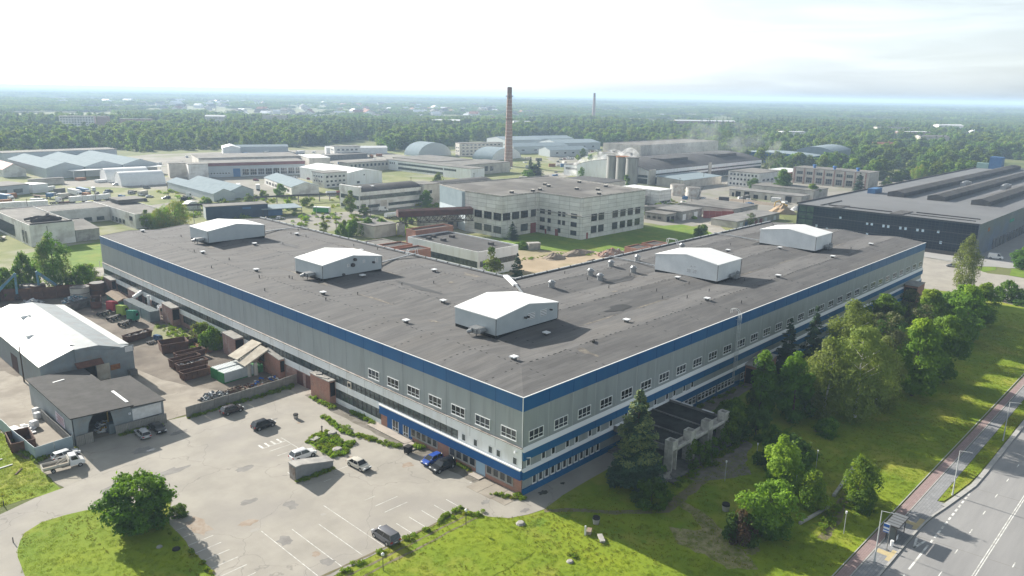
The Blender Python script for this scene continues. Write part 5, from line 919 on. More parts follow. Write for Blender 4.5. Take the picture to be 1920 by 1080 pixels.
for i, (x, y, L_, a, lb) in enumerate(((24, 384, 12, -.2, 'white trailer roof left behind the ruined building'), (33, 381, 12, -.2, 'white trailer roof right behind the ruined building'), (56, 388, 9, .1, 'first pale flat trailer beyond the ruined building'), (62, 388, 9, .1, 'second pale flat trailer beyond the ruined building'), (68, 388, 9, .1, 'third pale flat trailer beyond the ruined building'), (302, 588, 12, .5, 'white trailer at the far edge of the lorry park'), (330, 616, 13, .5, 'long white trailer below the wood'), (298, 625, 9, .5, 'grey container below the wood'), (142, 396, 8, 1.2, 'white motorhome between the pale sheds'), (150, 390, 7, 1.1, 'white box van between the pale sheds'), (158, 380, 6, 1.1, 'white box body at the end of the grey gable shed'))):
    b = MB(); b.box(-L_/2, -1.25, .9, L_/2, 1.25, 3.6, 0); b.box(-L_/2+.5, -1.0, .1, -L_/2+2.5, 1.0, .9, 1); b.box(L_/2-2.5, -1, .1, L_/2-.5, 1, .9, 1); tag(b.obj('trailer', [M['cloth'] if i != 7 else M['contg'], M['black']], None, (x, y, .05), a, bevel=.05), lb, 'trailer')
t = thing('flat_trailer', 'rusty flat trailer with a blue tub in the lorry yard', 'trailer', (47, 420, .05), -1.2); b = MB(); b.box(-7, -1.2, .9, 7, 1.2, 1.2); b.obj('deck', M['rust'], t); b = MB(); b.box(4.5, -1.2, 1.2, 8, 1.2, 3.2); b.obj('tub', M['bluebox'], t); [wheel(t, x, y, .5, .3) for x in (-5, -3.7, 5) for y in (-1, 1)]
t = thing('crane_truck', 'folded knuckle-boom crane beside the white tractor lorry', 'crane', (49, 390, .05), .3); b = MB(); b.tube([(0, 0, .8), (0, 0, 2.5), (5, 0, 4.2), (7, 0, 3.4)], .3, 6); b.obj('boom', M['steeld'], t); b = MB(); b.box(-2, -1, .2, 5, 1, .9); b.obj('base', M['rust'], t)
# yellow and dark excavators
def excavator(label, x, y, rz, m):
    t = thing('excavator', label, 'excavator', (x, y, .05), rz); b = MB(); [b.box(-1.6, s*1.1-.3, 0, 1.6, s*1.1+.3, .8) for s in (-1, 1)]; b.obj('tracks', M['steeld'], t, bevel=.15)
    b = MB(); b.box(-1.7, -1.2, .9, .8, 1.2, 1.9); b.box(.2, .2, 1.8, 1.5, 1.2, 2.9); b.obj('body', M[m], t, bevel=.08)
    b = MB(); P = [Vector(p) for p in ((.8, 0, 1.6), (3.2, 0, 4.2), (5.6, 0, 3.4), (6.0, 0, 1.0))]
    for p, q_ in zip(P, P[1:]): d = q_-p; b.obox((p+q_)/2, (d.length+.2, .4, .5), 0, 0, -math.atan2(d.z, d.x))
    b.obj('boom', M[m], t); b = MB(); b.prof([(5.4, .2), (6.2, .9), (6.5, .3), (5.9, -.0)], -.5, .5, 'Y'); b.obj('bucket', M['steeld'], t)
excavator('dark excavator digging in the sandy courtyard', 138, 90, 2.3, 'steeld')
excavator('yellow excavator on the sandy spoil left of the dark hall', 351, 121, 2.5, 'yellow')
# ---------------------------------------------------------------- the other buildings
def bld(label, x, y, lx, ly, h, wall='palewall', roof='rooflt', shape='flat', rise=2.0, win=(), strips=(), rz=0, name='industrial_building', cat='building', over=.3, doors=(), par=.0, group=None):
    t = thing(name, label, cat, (x, y, 0), rz, group); b = MB(); W = MATS_(wall); RM = MATS_(roof)
    if shape == 'flat':
        b.box(0, 0, 0, lx, ly, h); b.obj('wall', W, t); r = MB(); r.box(-over, -over, h+.002, lx+over, ly+over, h+.3, 0)
        if par: r = MB(); r.box(.25, .25, h+.002, lx-.25, ly-.25, h+.1, 0); pb = MB(); [pb.box(*k) for k in ((0, 0, h+.002, lx, .25, h+par), (0, ly-.25, h+.002, lx, ly, h+par), (0, .25, h+.002, .25, ly-.25, h+par), (lx-.25, .25, h+.002, lx, ly-.25, h+par))]; pb.obj('parapet', W, t)
        r.obj('roof', RM, t)
    elif shape in ('gX', 'gY', 'mono'):
        ax = 'Y' if shape == 'gY' else 'X'; s, L_ = (lx, ly) if ax == 'Y' else (ly, lx); k = s/2 if shape != 'mono' else s
        P = [(0, 0), (s, 0), (s, h if shape != 'mono' else h+rise), (k, h+rise), (0, h)]
        if shape == 'mono': P.pop(3)
        b.prof(P, 0, L_, ax); b.obj('wall', W, t); r = MB(); o = over; sl = rise/k
        if shape == 'mono': r.prof([(-o, h-o*sl+.02), (s+o, h+rise+o*sl+.02), (s+o, h+rise+o*sl+.2), (-o, h-o*sl+.2)], -o, L_+o, ax)
        else: r.prof([(-o, h-o*sl+.02), (k, h+rise+.02), (s+o, h-o*sl+.02), (s+o, h-o*sl+.2), (k, h+rise+.2), (-o, h-o*sl+.2)], -o, L_+o, ax)
        r.obj('roof', RM, t)
    elif shape in ('aX', 'aY'):        # arched hall / low curved roof on walls of height h
        ax = shape[1]; s, L_ = (lx, ly) if ax == 'Y' else (ly, lx); n = 14
        arc = [(s/2-s/2*math.cos(math.pi*i/n), h+rise*math.sin(math.pi*i/n)) for i in range(n+1)] if h < 1 else [(s*i/n, h+rise*(1-(2*i/n-1)**2)) for i in range(n+1)]
        b.prof(([(0, 0), (s, 0)] if h > .1 else [])+[(p[0], p[1]-.02) for p in arc[::-1]], .02, L_-.02, ax); b.obj('wall', W, t); r = MB()
        o2 = [(p[0], p[1]+.18) for p in arc]; r.prof(arc+o2[::-1], -.1, L_+.1, ax); r.obj('roof', RM, t, smooth=True)
    for w in win: 
        face, p0, p1, z0, wh, n = w[:6]; kw = dict(fr='whitem', gl='glass', one=True, t=.1); kw.update(w[6] if len(w) > 6 else {}); wr = kw.pop('wr', .62)
        ww = round((p1-p0)/n*wr, 2)
        for i in range(n):
            c = p0+(p1-p0)*(i+.5)/n
            if face == 'L': window(t, -.01, c, z0, XM, ww, wh, **kw)
            elif face == 'R': window(t, c, -.01, z0, YM, ww, wh, **kw)
    for st in strips:
        face, p0, p1, z0, z1 = st[:5]; kw = st[5] if len(st) > 5 else {}; strip(t, 'window_strip', p0, p1, z0, z1, ('X', 0) if face == 'L' else ('Y', 0), **kw)
    for d in doors:
        face, p0, p1, z1, m = d; b = MB(); b.box(*((-.08, p0, .05, 0, p1, z1) if face == 'L' else (p0, -.08, .05, p1, 0, z1))); b.obj('door', MATS_(m), t)
    return t
# white panel block in the middle
t = thing('concrete_block', 'tall L-shaped block of white concrete panels with a wide dark roof', 'building', (157, 134.5, 0)); hh = 18.2
fp = [(0, 26.3), (23, 26.3), (23, 0), (71, 0), (82, 72), (8, 77), (0, 50)]
b = MB(); b.prism(fp, 0, hh); b.obj('wall', M['cpanel'], t)
b = MB(); b.prism([(1, 27.2), (23.9, 27.2), (23.9, .9), (70.2, .9), (81, 71.2), (8.6, 76), (.9, 50)], hh+.002, hh+.12); b.obj('roof', mat('worn_block_roof', (.125, .118, .108), (.088, .084, .08), .12, .95, c3=(.35, .34, .32), sc3=.045, amt3=.35, bump=.2, bsc=4), t)
b = MB()
for (x0, y0), (x1, y1) in zip(fp, fp[1:]+fp[:1]): d = Vector((x1-x0, y1-y0)); b.obox(((x0+x1)/2, (y0+y1)/2, hh+.25), (d.length+.3, .4, .5), math.atan2(d.y, d.x))
b.obj('parapet', M['conc'], t)
b = MB(); b.box(-.12, 50.5, 9.5, 0, 52, 17.9); b.add([(-.1, 50, 10), (8-.1, 77.2, 10), (8-.1, 77.2, 18.2), (-.1, 50, 18.2)], [(0, 1, 2, 3)]); b.add([(-.08, 50, 0), (8-.08, 77.2, 0), (8-.08, 77.2, 10), (-.08, 50, 10)], [(0, 1, 2, 3)], 1); b.obj('blue_side_sheet', [M['metroofg'], mat('pale_blue_sheet', (.56, .63, .67), (.5, .57, .61), .4)], t)
DG = dict(fr='steeld', gl='glass', cols=3, bars=(.5,), one=True, t=.1)
for c in (28.9, 35, 41.2): window(t, -.02, c, 7.6, XM, 4.8, 3.2, **DG); window(t, -.02, c, 1.9, XM, 4.8, 3.0, **{**DG, 'gl': 'glassg'})
for c in (47, 52): pass
for c in (3, 8.8, 14.6, 20.6): window(t, c, 26.28, 7.6, YM, 4.6 if c < 20 else 3.4, 3.2, **DG)
window(t, 14.6, 26.28, 1.6, YM, 4.6, 3.2, **{**DG, 'gl': 'glassg'})
b = MB(); b.box(18.8, 26.1, 0, 22.4, 26.3, 4.6); b.obj('door', M['red'], t)
for z in (1.6, 5.4, 9.2):
    for c, w in ((4.2, 3.4), (10, 1.7), (12.6, 1.7), (18.6, 1.9), (22.8, 3.0)):
        if z < 2 and c in (10,): continue
        window(t, 22.98, c, z, XM, w, 2.0, fr='steeld', gl='glass', cols=2, one=True, t=.09)
for c, w, h_ in ((14, 1.8, 3), (20.6, 1.0, 2.2)): b = MB(); b.box(22.9, c-w/2, 0, 23, c+w/2, h_); b.obj('door', M['red'], t)
for z in (2.2, 7.6):
    for c in (32, 37.2, 47.6, 53.6, 59.4, 65.4): window(t, c, -.02, z, YM, 4.0, 3.1, **DG)
b = MB(); b.box(26.8, -.1, 0, 28, 0, 2.8); b.obj('door', M['red'], t)
b = MB(); b.box(22.6, -.15, 10.2, 23, 26.2, 10.6); b.box(23, -.3, 9.9, 71, 0, 10.15); b.obj('concrete_sill', M['conc'], t)
vmb = MB(); vmb.box(-.7, -.7, 0, .7, .7, .9, 0); vmb.box(-.9, -.9, .9, .9, .9, 1.1, 1); vme2 = vmb.mesh('roof_vent', [M['steeld'], M['palewall']])
for x, y in ((12, 32), (24, 30), (30, 31), (44, 38), (48, 44), (46, 22), (52, 14), (40, 4), (66, 20), (70, 40)): link('roof_vent', vme2, t, (x, y, hh+.12))
# white low block, brick tower and bridge in the courtyard
t = bld('white two-storey block with a black roof and ribbon window inside the courtyard', 97, 112.5, 20, 38.5, 8.6, 'white', 'roofdk', par=.5, strips=(('L', .5, 36, 3.4, 5.6, dict(step=1.6)), ('R', 1, 19.5, 3.6, 5.6, dict(step=1.4))))
for x, y in ((4, 31), (6, 25), (8, 33), (13, 28), (14, 8)): b = MB(); b.box(-.8, -.8, 0, .8, .8, .9); b.obj('roof_vent', M['steeld'], t, (x, y, 8.7))
bld('red brick stair block with a white rim behind the white courtyard block', 101, 151.1, 19, 6, 10.2, 'brick', 'roofdk', par=.7, win=(('L', 1.5, 4.5, 6.5, 1.6, 1, dict(fr='whitem')), ('L', 1.5, 4.5, 3, 1.6, 1, dict(fr='whitem'))))
bld('low grey annex with stub pipes left of the red brick stair block', 70, 152, 31, 20, 4.6, 'palewall', 'rooflt', par=.4)
for x, y, lb in ((62, 112.0, 'black-topped red brick stair head at the inner edge of the left roof'), (62, 103.4, 'small red brick stair head right of the black-topped one')): bld(lb, x-6, y-4, 9, 6, 16.2, 'brick', 'roofdk', par=.5, name='stair_head', cat='stair head')
for x, lb in ((110, 'left one of two red brick stair heads behind the right roof'), (119, 'right one of two red brick stair heads behind the right roof')): bld(lb, x, 56, 7, 5, 16.6, 'brick', 'roofdk', par=.4, name='stair_head', cat='stair head')
t = thing('conveyor_bridge', 'dark red enclosed truss bridge leading to the white concrete block', 'bridge', (126, 195, 0), -.42); b = MB(); b.box(0, -2, 8.6, 40, 2, 11); b.prof([(-2.3, 11), (2.3, 11), (0, 11.8)], 0, 40, 'X'); b.obj('gallery', M['pinkpanel'], t)
b = MB()
for y in (-2, 2):
    b.box(0, y-.12, 5.4, 40, y+.12, 5.8); b.box(0, y-.12, 8.3, 40, y+.12, 8.6)
    for k in range(10): b.tube([(k*4, y, 8.4), (k*4+2, y, 5.6), (k*4+4, y, 8.4)], .14, 5); b.box(k*4+1.92, y-.08, 5.6, k*4+2.08, y+.08, 8.4)
b.obj('truss', M['steeld'], t)
for x in (1.5, 38): b = MB(); b.box(x-1.4, -2, 0, x+1.4, 2, 5.4); b.obj('pier', M['conc'], t)
bld('low flat-roofed shed right behind the truss bridge', 150, 192, 26, 19, 6.2, 'conc', 'rooflt', win=(('R', 2, 24, 1, 2.6, 4, dict(gl='glass', fr='steeld')),))
bld('plain pale building left of the truss bridge', 114, 196, 12, 14, 5.2, 'palewall', 'rooflt')
t = thing('pipe_gantry', 'rusty steel pipe gantry on thin posts behind the left roof', 'gantry', (66, 140, 0)); b = MB()
for k in range(4): b.box(-.15, k*9-.15, 0, .15, k*9+.15, 9); b.box(3.85, k*9-.15, 0, 4.15, k*9+.15, 9); b.box(-.5, k*9-.1, 9, 4.5, k*9+.1, 9.25)
for k in range(3): b.tube([(0, k*9, 9), (0, k*9+4.5, 6.5), (0, k*9+9, 9)], .1, 5)
b.box(-.2, 0, 8.9, .2, 27, 9.1); b.obj('frame', M['rust'], t); b = MB(); b.cyl((1.4, -1, 9.5), (1.4, 28, 9.5), .3, n=8); b.cyl((2.6, -1, 9.5), (2.6, 28, 9.5), .25, n=8); b.obj('pipe', M['steel'], t)
# two storey workshop, three storey block, long white building
t = bld('long two-storey white workshop with black curved roof and ribbon windows', 153.8, 263.5, 42, 18, 10.2, 'whitewall', 'roofdk', 'aX', 2.4, strips=(('R', .5, 41.5, 6.0, 8.2), ('R', 19, 41.5, 1.6, 3.2), ('R', 5.5, 13, 1.6, 3.2), ('L', .5, 17, 6, 8.2), ('L', .5, 17, 1.2, 3)), doors=(('R', 1.2, 4, 3.8, 'dark'), ('R', 13.8, 18, 5, 'palewall')))
b = MB(); b.box(-.2, -.2, 10.0, 1.2, 18.2, 13); b.obj('gable_parapet', M['whitewall'], t)
for x in (4, 12): b = MB(); b.obox((x, 5, 12.4), (1.4, 1.8, .5)); b.obj('skylight', M['whitem'], t)
bld('grey concrete link block right of the two-storey workshop', 196.2, 262, 12, 14, 11.4, 'palewall', 'rooflt', win=(('R', 3, 7, 6, 2.2, 1, dict(fr='whitem')),))
bld('black curved-roof shed behind the tall white concrete block', 208.6, 256, 40, 22, 9, 'whitewall', 'roofdk', 'aX', 3, strips=(('R', 1, 12, 4, 6.5),))
t = bld('three-storey white office block with small square windows', 196, 363.5, 18, 14, 9.6, 'whitewall', 'rooflt', win=(('R', 1, 17, 6.4, 1.5, 5), ('R', 1, 17, 3.4, 1.5, 5), ('R', 1, 17, .8, 1.5, 4), ('L', 1, 13, 6.4, 1.4, 4), ('L', 1, 13, 3.4, 1.4, 4)))
bld('white gabled hall joined to the three-storey office block', 214.5, 366, 30, 58, 8, 'white', 'metroof', 'gY', 2.2, win=(('R', 8, 12, .9, 1.7, 1), ('R', 14, 16, 6, 1, 1)))
bld('long white two-storey works with two ribbon windows and a dusty roof', 306, 341, 14, 102, 8.0, 'white', 'rooflt', strips=(('L', 16, 30, 4.9, 6.4), ('L', 31, 86, 4.9, 6.4), ('L', 31, 86, 1.3, 3.2)), win=(('L', 90, 98, 4.8, 1.8, 3),))
bld('pale rear hall behind the long white works', 321, 366, 52, 30, 8.0, 'palewall', 'rooflt', win=(('R', 22, 34, 2.2, 4, 2, dict(fr='palewall')),))
bld('pale hall with roof boxes behind the long white works, left part', 321, 398, 40, 56, 8.4, 'palewall', 'rooflt')
bld('low brown shed with dark wall below the small four-storey block', 300, 545, 60, 16, 4, 'concd', 'rooflt')
bld('small grey two-storey block with a row of windows behind the white hall', 266, 440, 42, 12, 7.2, 'palewall', 'rooflt', win=(('R', 2, 40, 3.6, 2.4, 10, dict(fr='whitem')),))
bld('low dark fronted garage with white posts beside the grey two-storey block', 250, 458, 15, 14, 5.6, 'whitewall', 'rooflt', strips=(('R', 1, 14, 2, 4.5),))
bld('small pale two-storey house with many windows by the lorry park', 338, 568, 26, 14, 10, 'whitewall', 'rooflt', win=(('R', 2, 24, 6, 1.8, 5), ('R', 2, 24, 2.5, 1.8, 5), ('L', 2, 12, 6, 1.8, 3)), rz=-.3)
bld('white long low hall left of the second arched hangar', 352, 604, 62, 12, 6, 'metboxw', 'metroof', 'gX', 1.5, rz=-.45)
bld('grey ribbed arched hangar left of the tall chimney', 437, 452, 48, 24, .5, 'metboxw', 'metroofg', 'aY', 10.5, name='arched_hangar', cat='hangar', rz=.15)
bld('grey ribbed arched hangar with an open front further left of the chimney', 409, 528, 40, 26, .5, 'metbox', 'metroofg', 'aY', 12.5, name='arched_hangar', cat='hangar', rz=-.1)
bld('four-storey pale block with rows of small windows between the arched hangars', 444, 506, 48, 11, 13.2, 'palewall', 'rooflt', win=tuple(('R', 2, 46, z, 1.5, 10) for z in (1.4, 4.6, 7.8, 10.6))+tuple(('L', 1, 10, z, 1.5, 2) for z in (4.6, 7.8)), rz=-.35)
for x, y, lx, ly, h, lb in ((574, 570, 52, 46, 9, 'large grey gabled shed left behind the chimney'), (520, 452, 48, 22, 6.5, 'small pale grey shed nearest the chimney on the right'), (516, 500, 70, 26, 7.5, 'long grey gabled shed between the chimney and the wood'), (600, 510, 60, 40, 8, 'white fronted gabled shed at the edge of the wood'), (640, 580, 56, 34, 8, 'grey gabled shed farthest behind the chimney')): bld(lb, x, y, lx, ly, h, 'metbox', 'metroofg', 'gX', 3, name='storage_shed', cat='shed', win=(('R', 4, lx-4, 3, 1.4, 4, dict(fr='steeld', wr=.25)),), rz=-.28)
# chimneys
def chimney(label, x, y, h, r0, r1, rings, m, n=20):
    t = thing('chimney', label, 'chimney', (x, y, 0)); b = MB(); b.cyl((0, 0, 0), (0, 0, h), r0, r1, n); b.obj('stack', MATS_(m), t, smooth=True)
    for z in rings: rr = r0+(r1-r0)*z/h; b = MB(); b.cyl((0, 0, z), (0, 0, z+.35), rr+1.0, rr+1.0, n); [b.cyl((math.cos(a)*(rr+.95), math.sin(a)*(rr+.95), z+.3), (math.cos(a)*(rr+.95), math.sin(a)*(rr+.95), z+1.5), .08, n=4) for a in [k*.628 for k in range(10)]]; b.cyl((0, 0, z+1.4), (0, 0, z+1.5), rr+1, rr+1, n, cap=False); b.obj('gallery', M['steeld'], t)
    b = MB(); b.cyl((0, 0, h-5), (0, 0, h), r1+.16, r1+.1, n); b.cyl((0, 0, h+.002), (0, 0, h+.3), r1*.8, r1*.8, n); b.obj('dark_crown', mat('sooty_brick', (.16, .10, .085), (.22, .15, .12), .6, .9), t)
    b = MB(); [b.cyl((0, 0, z), (0, 0, z+.22), r0+(r1-r0)*z/h+.07, r0+(r1-r0)*z/h+.07, n) for z in range(6, int(h-6), 3)]; b.obj('iron_hoop', M['chimw'], t)
    b = MB(); b.box(-r0-.2, -.25, 1, -r0+.5, .25, 3); b.obj('hatch', M['steeld'], t)
chimney('very tall pinkish brick chimney with two gallery rings', 408.9, 402.8, 67.5, 3.75, 1.95, (40, 59.5), 'chim')
chimney('distant slim chimney rising above the far wood', 1500, 1167, 68, 4.6, 2.6, (60,), 'chim')
# silos, glassworks hall and neighbours
for i, (x, y) in enumerate(((376.6, 264.9), (375.3, 255.5), (374, 246.1))): 
    t = thing('silo', ('left', 'middle', 'right')[i]+' one of three grey concrete silos joined under one deck', 'silo', (x, y, 0), 0, 'three concrete silos'); b = MB(); b.cyl((0, 0, 0), (0, 0, 19.4), 4.5, 4.5, 24); b.obj('drum', M['silo'], t, smooth=True); b = MB(); b.cyl((0, 0, 19.402), (0, 0, 20), 4.9, 4.9, 24); b.obj('deck', M['rusto' if i == 1 else 'concd'], t)
t = bld('long works hall with a black curved roof and two white banded facades', 383.5, 238, 172, 66, 10.2, 'white', 'roofdk', 'aX', 5.5, strips=(('R', 8, 171, 6.6, 7.7, dict(step=3)), ('R', 8, 171, .5, 5.2, dict(step=4)), ('L', 1, 28, 5.4, 7.0), ('L', 1, 28, .8, 4.4)))
b = MB(); b.box(82, -.8, 0, 86, 0, 12); b.box(0, -.6, 0, 8, 0, 11); b.obj('stair_tower', M['palewall'], t)
for x in (40, 118): b = MB(); b.box(x, 14, 12.5, x+34, 26, 16); b.obj('roof_monitor', M['roofdk'], t)
bld('high pale boxy block on top behind the works hall', 470, 306, 130, 40, 21, 'palewall', 'rooflt', par=.6, win=(('L', 6, 34, 12, 3, 3, dict(fr='concd')),))
bld('lower brown-topped annex left of the high pale block', 455, 316, 15, 24, 14, 'palewall', 'rooflt')
bld('small white annex at the left end of the works hall', 392, 304.5, 14, 20, 8.4, 'white', 'rooflt', strips=(('L', 2, 18, 4.5, 6.2),))
bld('flat dark roofed shed behind the tall white block', 262, 214, 60, 34, 9.6, 'palewall', 'roofdk', win=(('R', 20, 26, 2, 2.6, 1),))
bld('low hall with a pale blue roof in front of the works hall', 386.5, 211, 52, 22, 5.6, 'palewall', 'metroofg', 'mono', 1.2)
bld('three-storey white office block with regular windows left of the broad spruce', 430, 177, 36, 24, 10.6, 'whitewall', 'rooflt', win=tuple(('L', 1, 23, z, 1.7, 8) for z in (1.2, 4.6, 7.8))+(('R', 4, 30, 4.6, 1.7, 4),))
bld('small building with a white roof behind the three-storey office block', 500, 190, 40, 22, 6, 'red', 'metroof')
bld('white cube-like hall with a bright metal roof right of the tall concrete block', 303.5, 176, 13, 27, 8.2, 'cpanel', 'metroof', strips=(('R', 1, 12, .8, 2.0),))
bld('brown brick lean-to below the white cube-like hall', 296, 184, 7, 16, 4.5, 'conc', 'rooflt')
for x, y, lb in ((346, 178.8, 'nearer white rusty fuel tank with an outside stair'), (352, 194, 'farther pale fuel tank behind the white rusty one')):
    t = thing('fuel_tank', lb, 'tank', (x, y, 0)); b = MB(); b.cyl((0, 0, 0), (0, 0, 7), 4.6, 4.6, 22); b.obj('shell', mat('rust_streaked_white_tank', (.60, .59, .56), (.42, .40, .37), .6, .8, c3=(.3, .18, .12), sc3=.4, amt3=.5), t, smooth=True); b = MB(); b.cyl((0, 0, 7.002), (0, 0, 7.5), 4.7, .4, 22); b.obj('lid', M['rooflt'], t)
    if x < 350: b = MB(); [b.obox((-3+k*.5, -5, .5+k*.55), (.6, .9, .08)) for k in range(13)]; b.tube([(-3, -5.4, 1.2), (3.4, -5.4, 8)], .08); b.obj('stair', M['steeld'], t)
bld('low brick garage with small square openings nearest the tall white block', 252, 137.5, 9.5, 13, 3.6, 'conc', 'rooflt', win=(('L', 2, 12, 1, 1.2, 3, dict(fr='concd')),), doors=(('R', 1, 3.4, 2.6, 'dark'), ('R', 5, 7.6, 2.4, 'dark')))
bld('low garage with three pale doors and a rusty edged roof', 262, 134.5, 20, 16, 4.5, 'conc', 'roofasb', doors=(('R', 1, 4, 3.2, 'whitem'), ('R', 6.5, 10, 3.2, 'palewall'), ('R', 12, 15.5, 3.4, 'whitem')))
bld('dark tent-roofed lean-to behind the low garages', 272, 150.5, 14, 14, 4.2, 'concd', 'roofdk', 'mono', -1.2)
bld('long low grey shed behind the dark red wall', 290, 121, 28, 32, 4.6, 'palewall', 'rooflt', win=(('R', 3, 12, 1.4, 1.6, 2),))
t = wall_run('sheet_wall', 'long dark red sheet wall before the long low grey shed', [(279, 132), (288.5, 119.5)], 4, .2, M['red'], 3)
t = bld('long low row of white and red garages with patched pale roof', 262, 103.5, 46, 14, 3.2, 'palewall', 'roofasb', doors=tuple(('R', 3+k*5.2, 6+k*5.2, 2.4, ('whitem', 'bluebox', 'dark', 'red', 'red', 'whitem', 'palewall', 'whitem')[k]) for k in range(8)))
bld('ruined row of garages with black doorways and a broken roof', 376, 122, 12, 48, 4.4, 'palewall', 'roofasb', doors=tuple(('L', a, a+w, z, 'dark') for a, w, z in ((40, 3.5, 3.6), (34, 3.5, 3.9), (28, 3, 2.6), (22, 1.5, 2.8), (18, 1.5, 2.8), (6, 4, 3.8), (44.5, 1.5, 2.6))))
bld('plain pale block with a grey roof behind the ruined garages', 398, 124, 22, 42, 6, 'palewall', 'rooflt')
t = bld('gutted three-storey building with brick piers and large panes, three blue vents on its roof', 490, 124, 20, 56, 11.6, 'palewall', 'rooflt', win=(('L', 2, 54, 1, 4.2, 7, dict(cols=3, bars=(.5,), fr='palewall')), ('L', 2, 54, 7, 2.4, 7, dict(cols=3, fr='palewall', gl='glassg'))))
for k in range(8): b = MB(); b.box(-.35, 1.4+k*7.5, 0, 0, 2.3+k*7.5, 11.4); b.obj('pier', M['brickpink'], t)
for y in (10, 27, 42): b = MB(); b.cyl((6, y, 11.8), (6, y, 13.6), 1.0, n=10); b.cyl((6, y, 13.6), (6, y, 14.4), 1.6, 1.2, 10); b.obj('roof_vent', mat('blue_vent_paint', (.05, .14, .35)), t)
bld('long blue hall with a pale blue arched annex at the edge of the wood', 640, 232, 36, 74, 9, 'bluepaint', 'metroofg', 'aX', 2, rz=.05)
bld('pale blue arched hall beside the long blue hall', 690, 230, 60, 36, 12, 'metroofg', 'metroofg', 'aX', 4, rz=.1)
heap('sand_heap', 'conical heap of pale sand left of the dark glass hall', 331, 113, 7.5, 7.5, 5, M['sandheap'], 31)
heap('bag_heap', 'heap of white bags beside the sand cone', 350, 113, 6, 3, 2, [M['cloth'], M['cloth']], 32, 50)
heap('spoil_heap', 'long low grey rubble bank before the ruined garages', 358, 146, 5, 26, 1.6, M['dirtheap'], 33)
heap('spoil_heap', 'left dark cone of earth on the sandy courtyard', 142, 117, 5.5, 4.5, 2.2, M['dirtheap'], 34)
heap('spoil_heap', 'long grey bank of earth behind the sandy courtyard', 155, 116, 10, 4, 2.0, M['dirtheap'], 35)
heap('spoil_heap', 'reddish heap of broken bricks at the back of the sandy courtyard', 165, 106, 8, 5, 2.4, [M['redheap'], M['brick'], M['conc']], 36, 60)
heap('spoil_heap', 'brown tangled heap right of the broken bricks', 169, 96, 7, 4, 2.2, [M['dirtheap'], M['rust']], 37, 50)
b = MB(); b.box(0, 0, 0, 5, 3, 2.6); b.box(-.2, -.2, 2.6, 5.2, 3.2, 2.8); tag(b.obj('brick_kiosk', M['conc'], None, (146, 134, 0), -.5), 'small weathered kiosk at the back of the courtyard lawn', 'kiosk')
# dark glass hall
t = thing('glass_hall', 'huge black glass hall with long ridge skylights on its grey roof', 'hall', (273, 2.5, 0)); hh = 13.8
b = MB(); b.box(.4, .4, 0, 330, 76, hh); b.obj('core_wall', M['glassb'], t)
b = MB(); b.box(0, .4, 0, .4, 76.3, hh); b.obj('glass_front', M['glassb'], t)
b = MB(); b.box(0, 0, 0, 330, .4, hh); b.obj('metal_side', mat('slate_cladding', (.11, .13, .155), (.15, .17, .2), .15, .35, c3=(.06, .13, .28), sc3=.07, amt3=.5, brick=(1, 2.4, 1.2, .02, (.06, .07, .08), 0)), t)
b = MB(); b.box(-.5, -.5, hh, 331, 76.8, hh+.25, 0); b.box(-.5, 76.2, hh+.25, 331, 76.8, hh+.8, 1); b.obj('roof', [mat('pale_grey_membrane', (.155, .16, .168), (.185, .19, .198), .06, .8, c3=(.12, .122, .13), sc3=.03, wave=(.32, 'X', (.125, .128, .135), .4)), M['steeld']], t)
b = MB(); [b.box(*k) for k in ((5, 3, hh+.25, 5.4, 32, hh+.6), (12, 3, hh+.25, 12.5, 28, hh+.7), (5, 36, hh+.25, 5.5, 64, hh+.7), (2, 66, hh+.26, 26, 66.6, hh+.6))]; b.box(-.4, 30, hh+.28, 14, 35, hh+.5); b.box(-.4, 56, hh+.28, 10, 60, hh+.5); b.obj('roof_upstand', M['roofdk'], t)
for y in (15.5, 35.5, 54.5):
    b = MB(); b.prof([(y-4, hh+.25), (y+4, hh+.25), (y+4, hh+2.4), (y, hh+3.4), (y-4, hh+2.4)], 66 if y > 20 else 64, 322, 'X'); b.obj('ridge_skylight', M['roofdk'], t)
for x, y in ((150, 45), (152, 25)): b = MB(); b.box(x, y-1.5, hh+.25, x+12, y+1.5, hh+2.6); [b.cyl((x+2+3*k, y, hh+2.6), (x+2+3*k, y, hh+3.2), 1, n=10) for k in range(3)]; b.obj('air_unit', M['steel'], t)
b = MB(); b.box(70, 66, hh+.25, 80, 70, hh+2.8); b.obj('blue_box', M['bluebox'], t); b = MB(); b.box(306, 60, hh+.25, 314, 68, hh+9); b.obj('blue_tower', M['bluebox'], t); b = MB(); b.box(306, 68.2, hh+.25, 310, 96-20, hh+4.2); b.obj('green_screen', mat('pale_green_screen', (.28, .42, .38), (.24, .37, .34), .3, .5), t)
q = random.Random(9)
for y, z in ((66, 4), (61, 3.2), (55.5, 9), (43.5, 8), (41.5, 8), (36.5, 7.8), (34.5, 7.8), (29.5, 7.8), (27.4, 7.8), (22.6, 7.9), (20.5, 7.9), (14.5, 8.2), (43, 3.2), (13, 3.8), (1.6, 7.2)): b = MB(); b.box(-.06, y, z, 0, y+.95, z+1.2); b.obj('window_sticker', mat('pale_blue_film', (.50, .62, .72), rough=.4), t)
for k in range(8): b = MB(); b.box(-.08, 68.6+(k % 2)*3.6, 1.4+(k//2)*3.1, 0, 71.8+(k % 2)*3.6, 4.0+(k//2)*3.1); b.obj('green_pane', mat('green_tinted_pane', (.06, .11, .075), (.03, .055, .045), .5, .15), t)
b = MB(); b.box(14, -.06, 9.2, 17, 0, 10.8); b.obj('wall_sign', M['rusto'], t); b = MB(); b.box(52, -.06, 9, 60, 0, 10.4); b.obj('wall_sign', mat('green_wall_sign', (.05, .25, .18)), t)
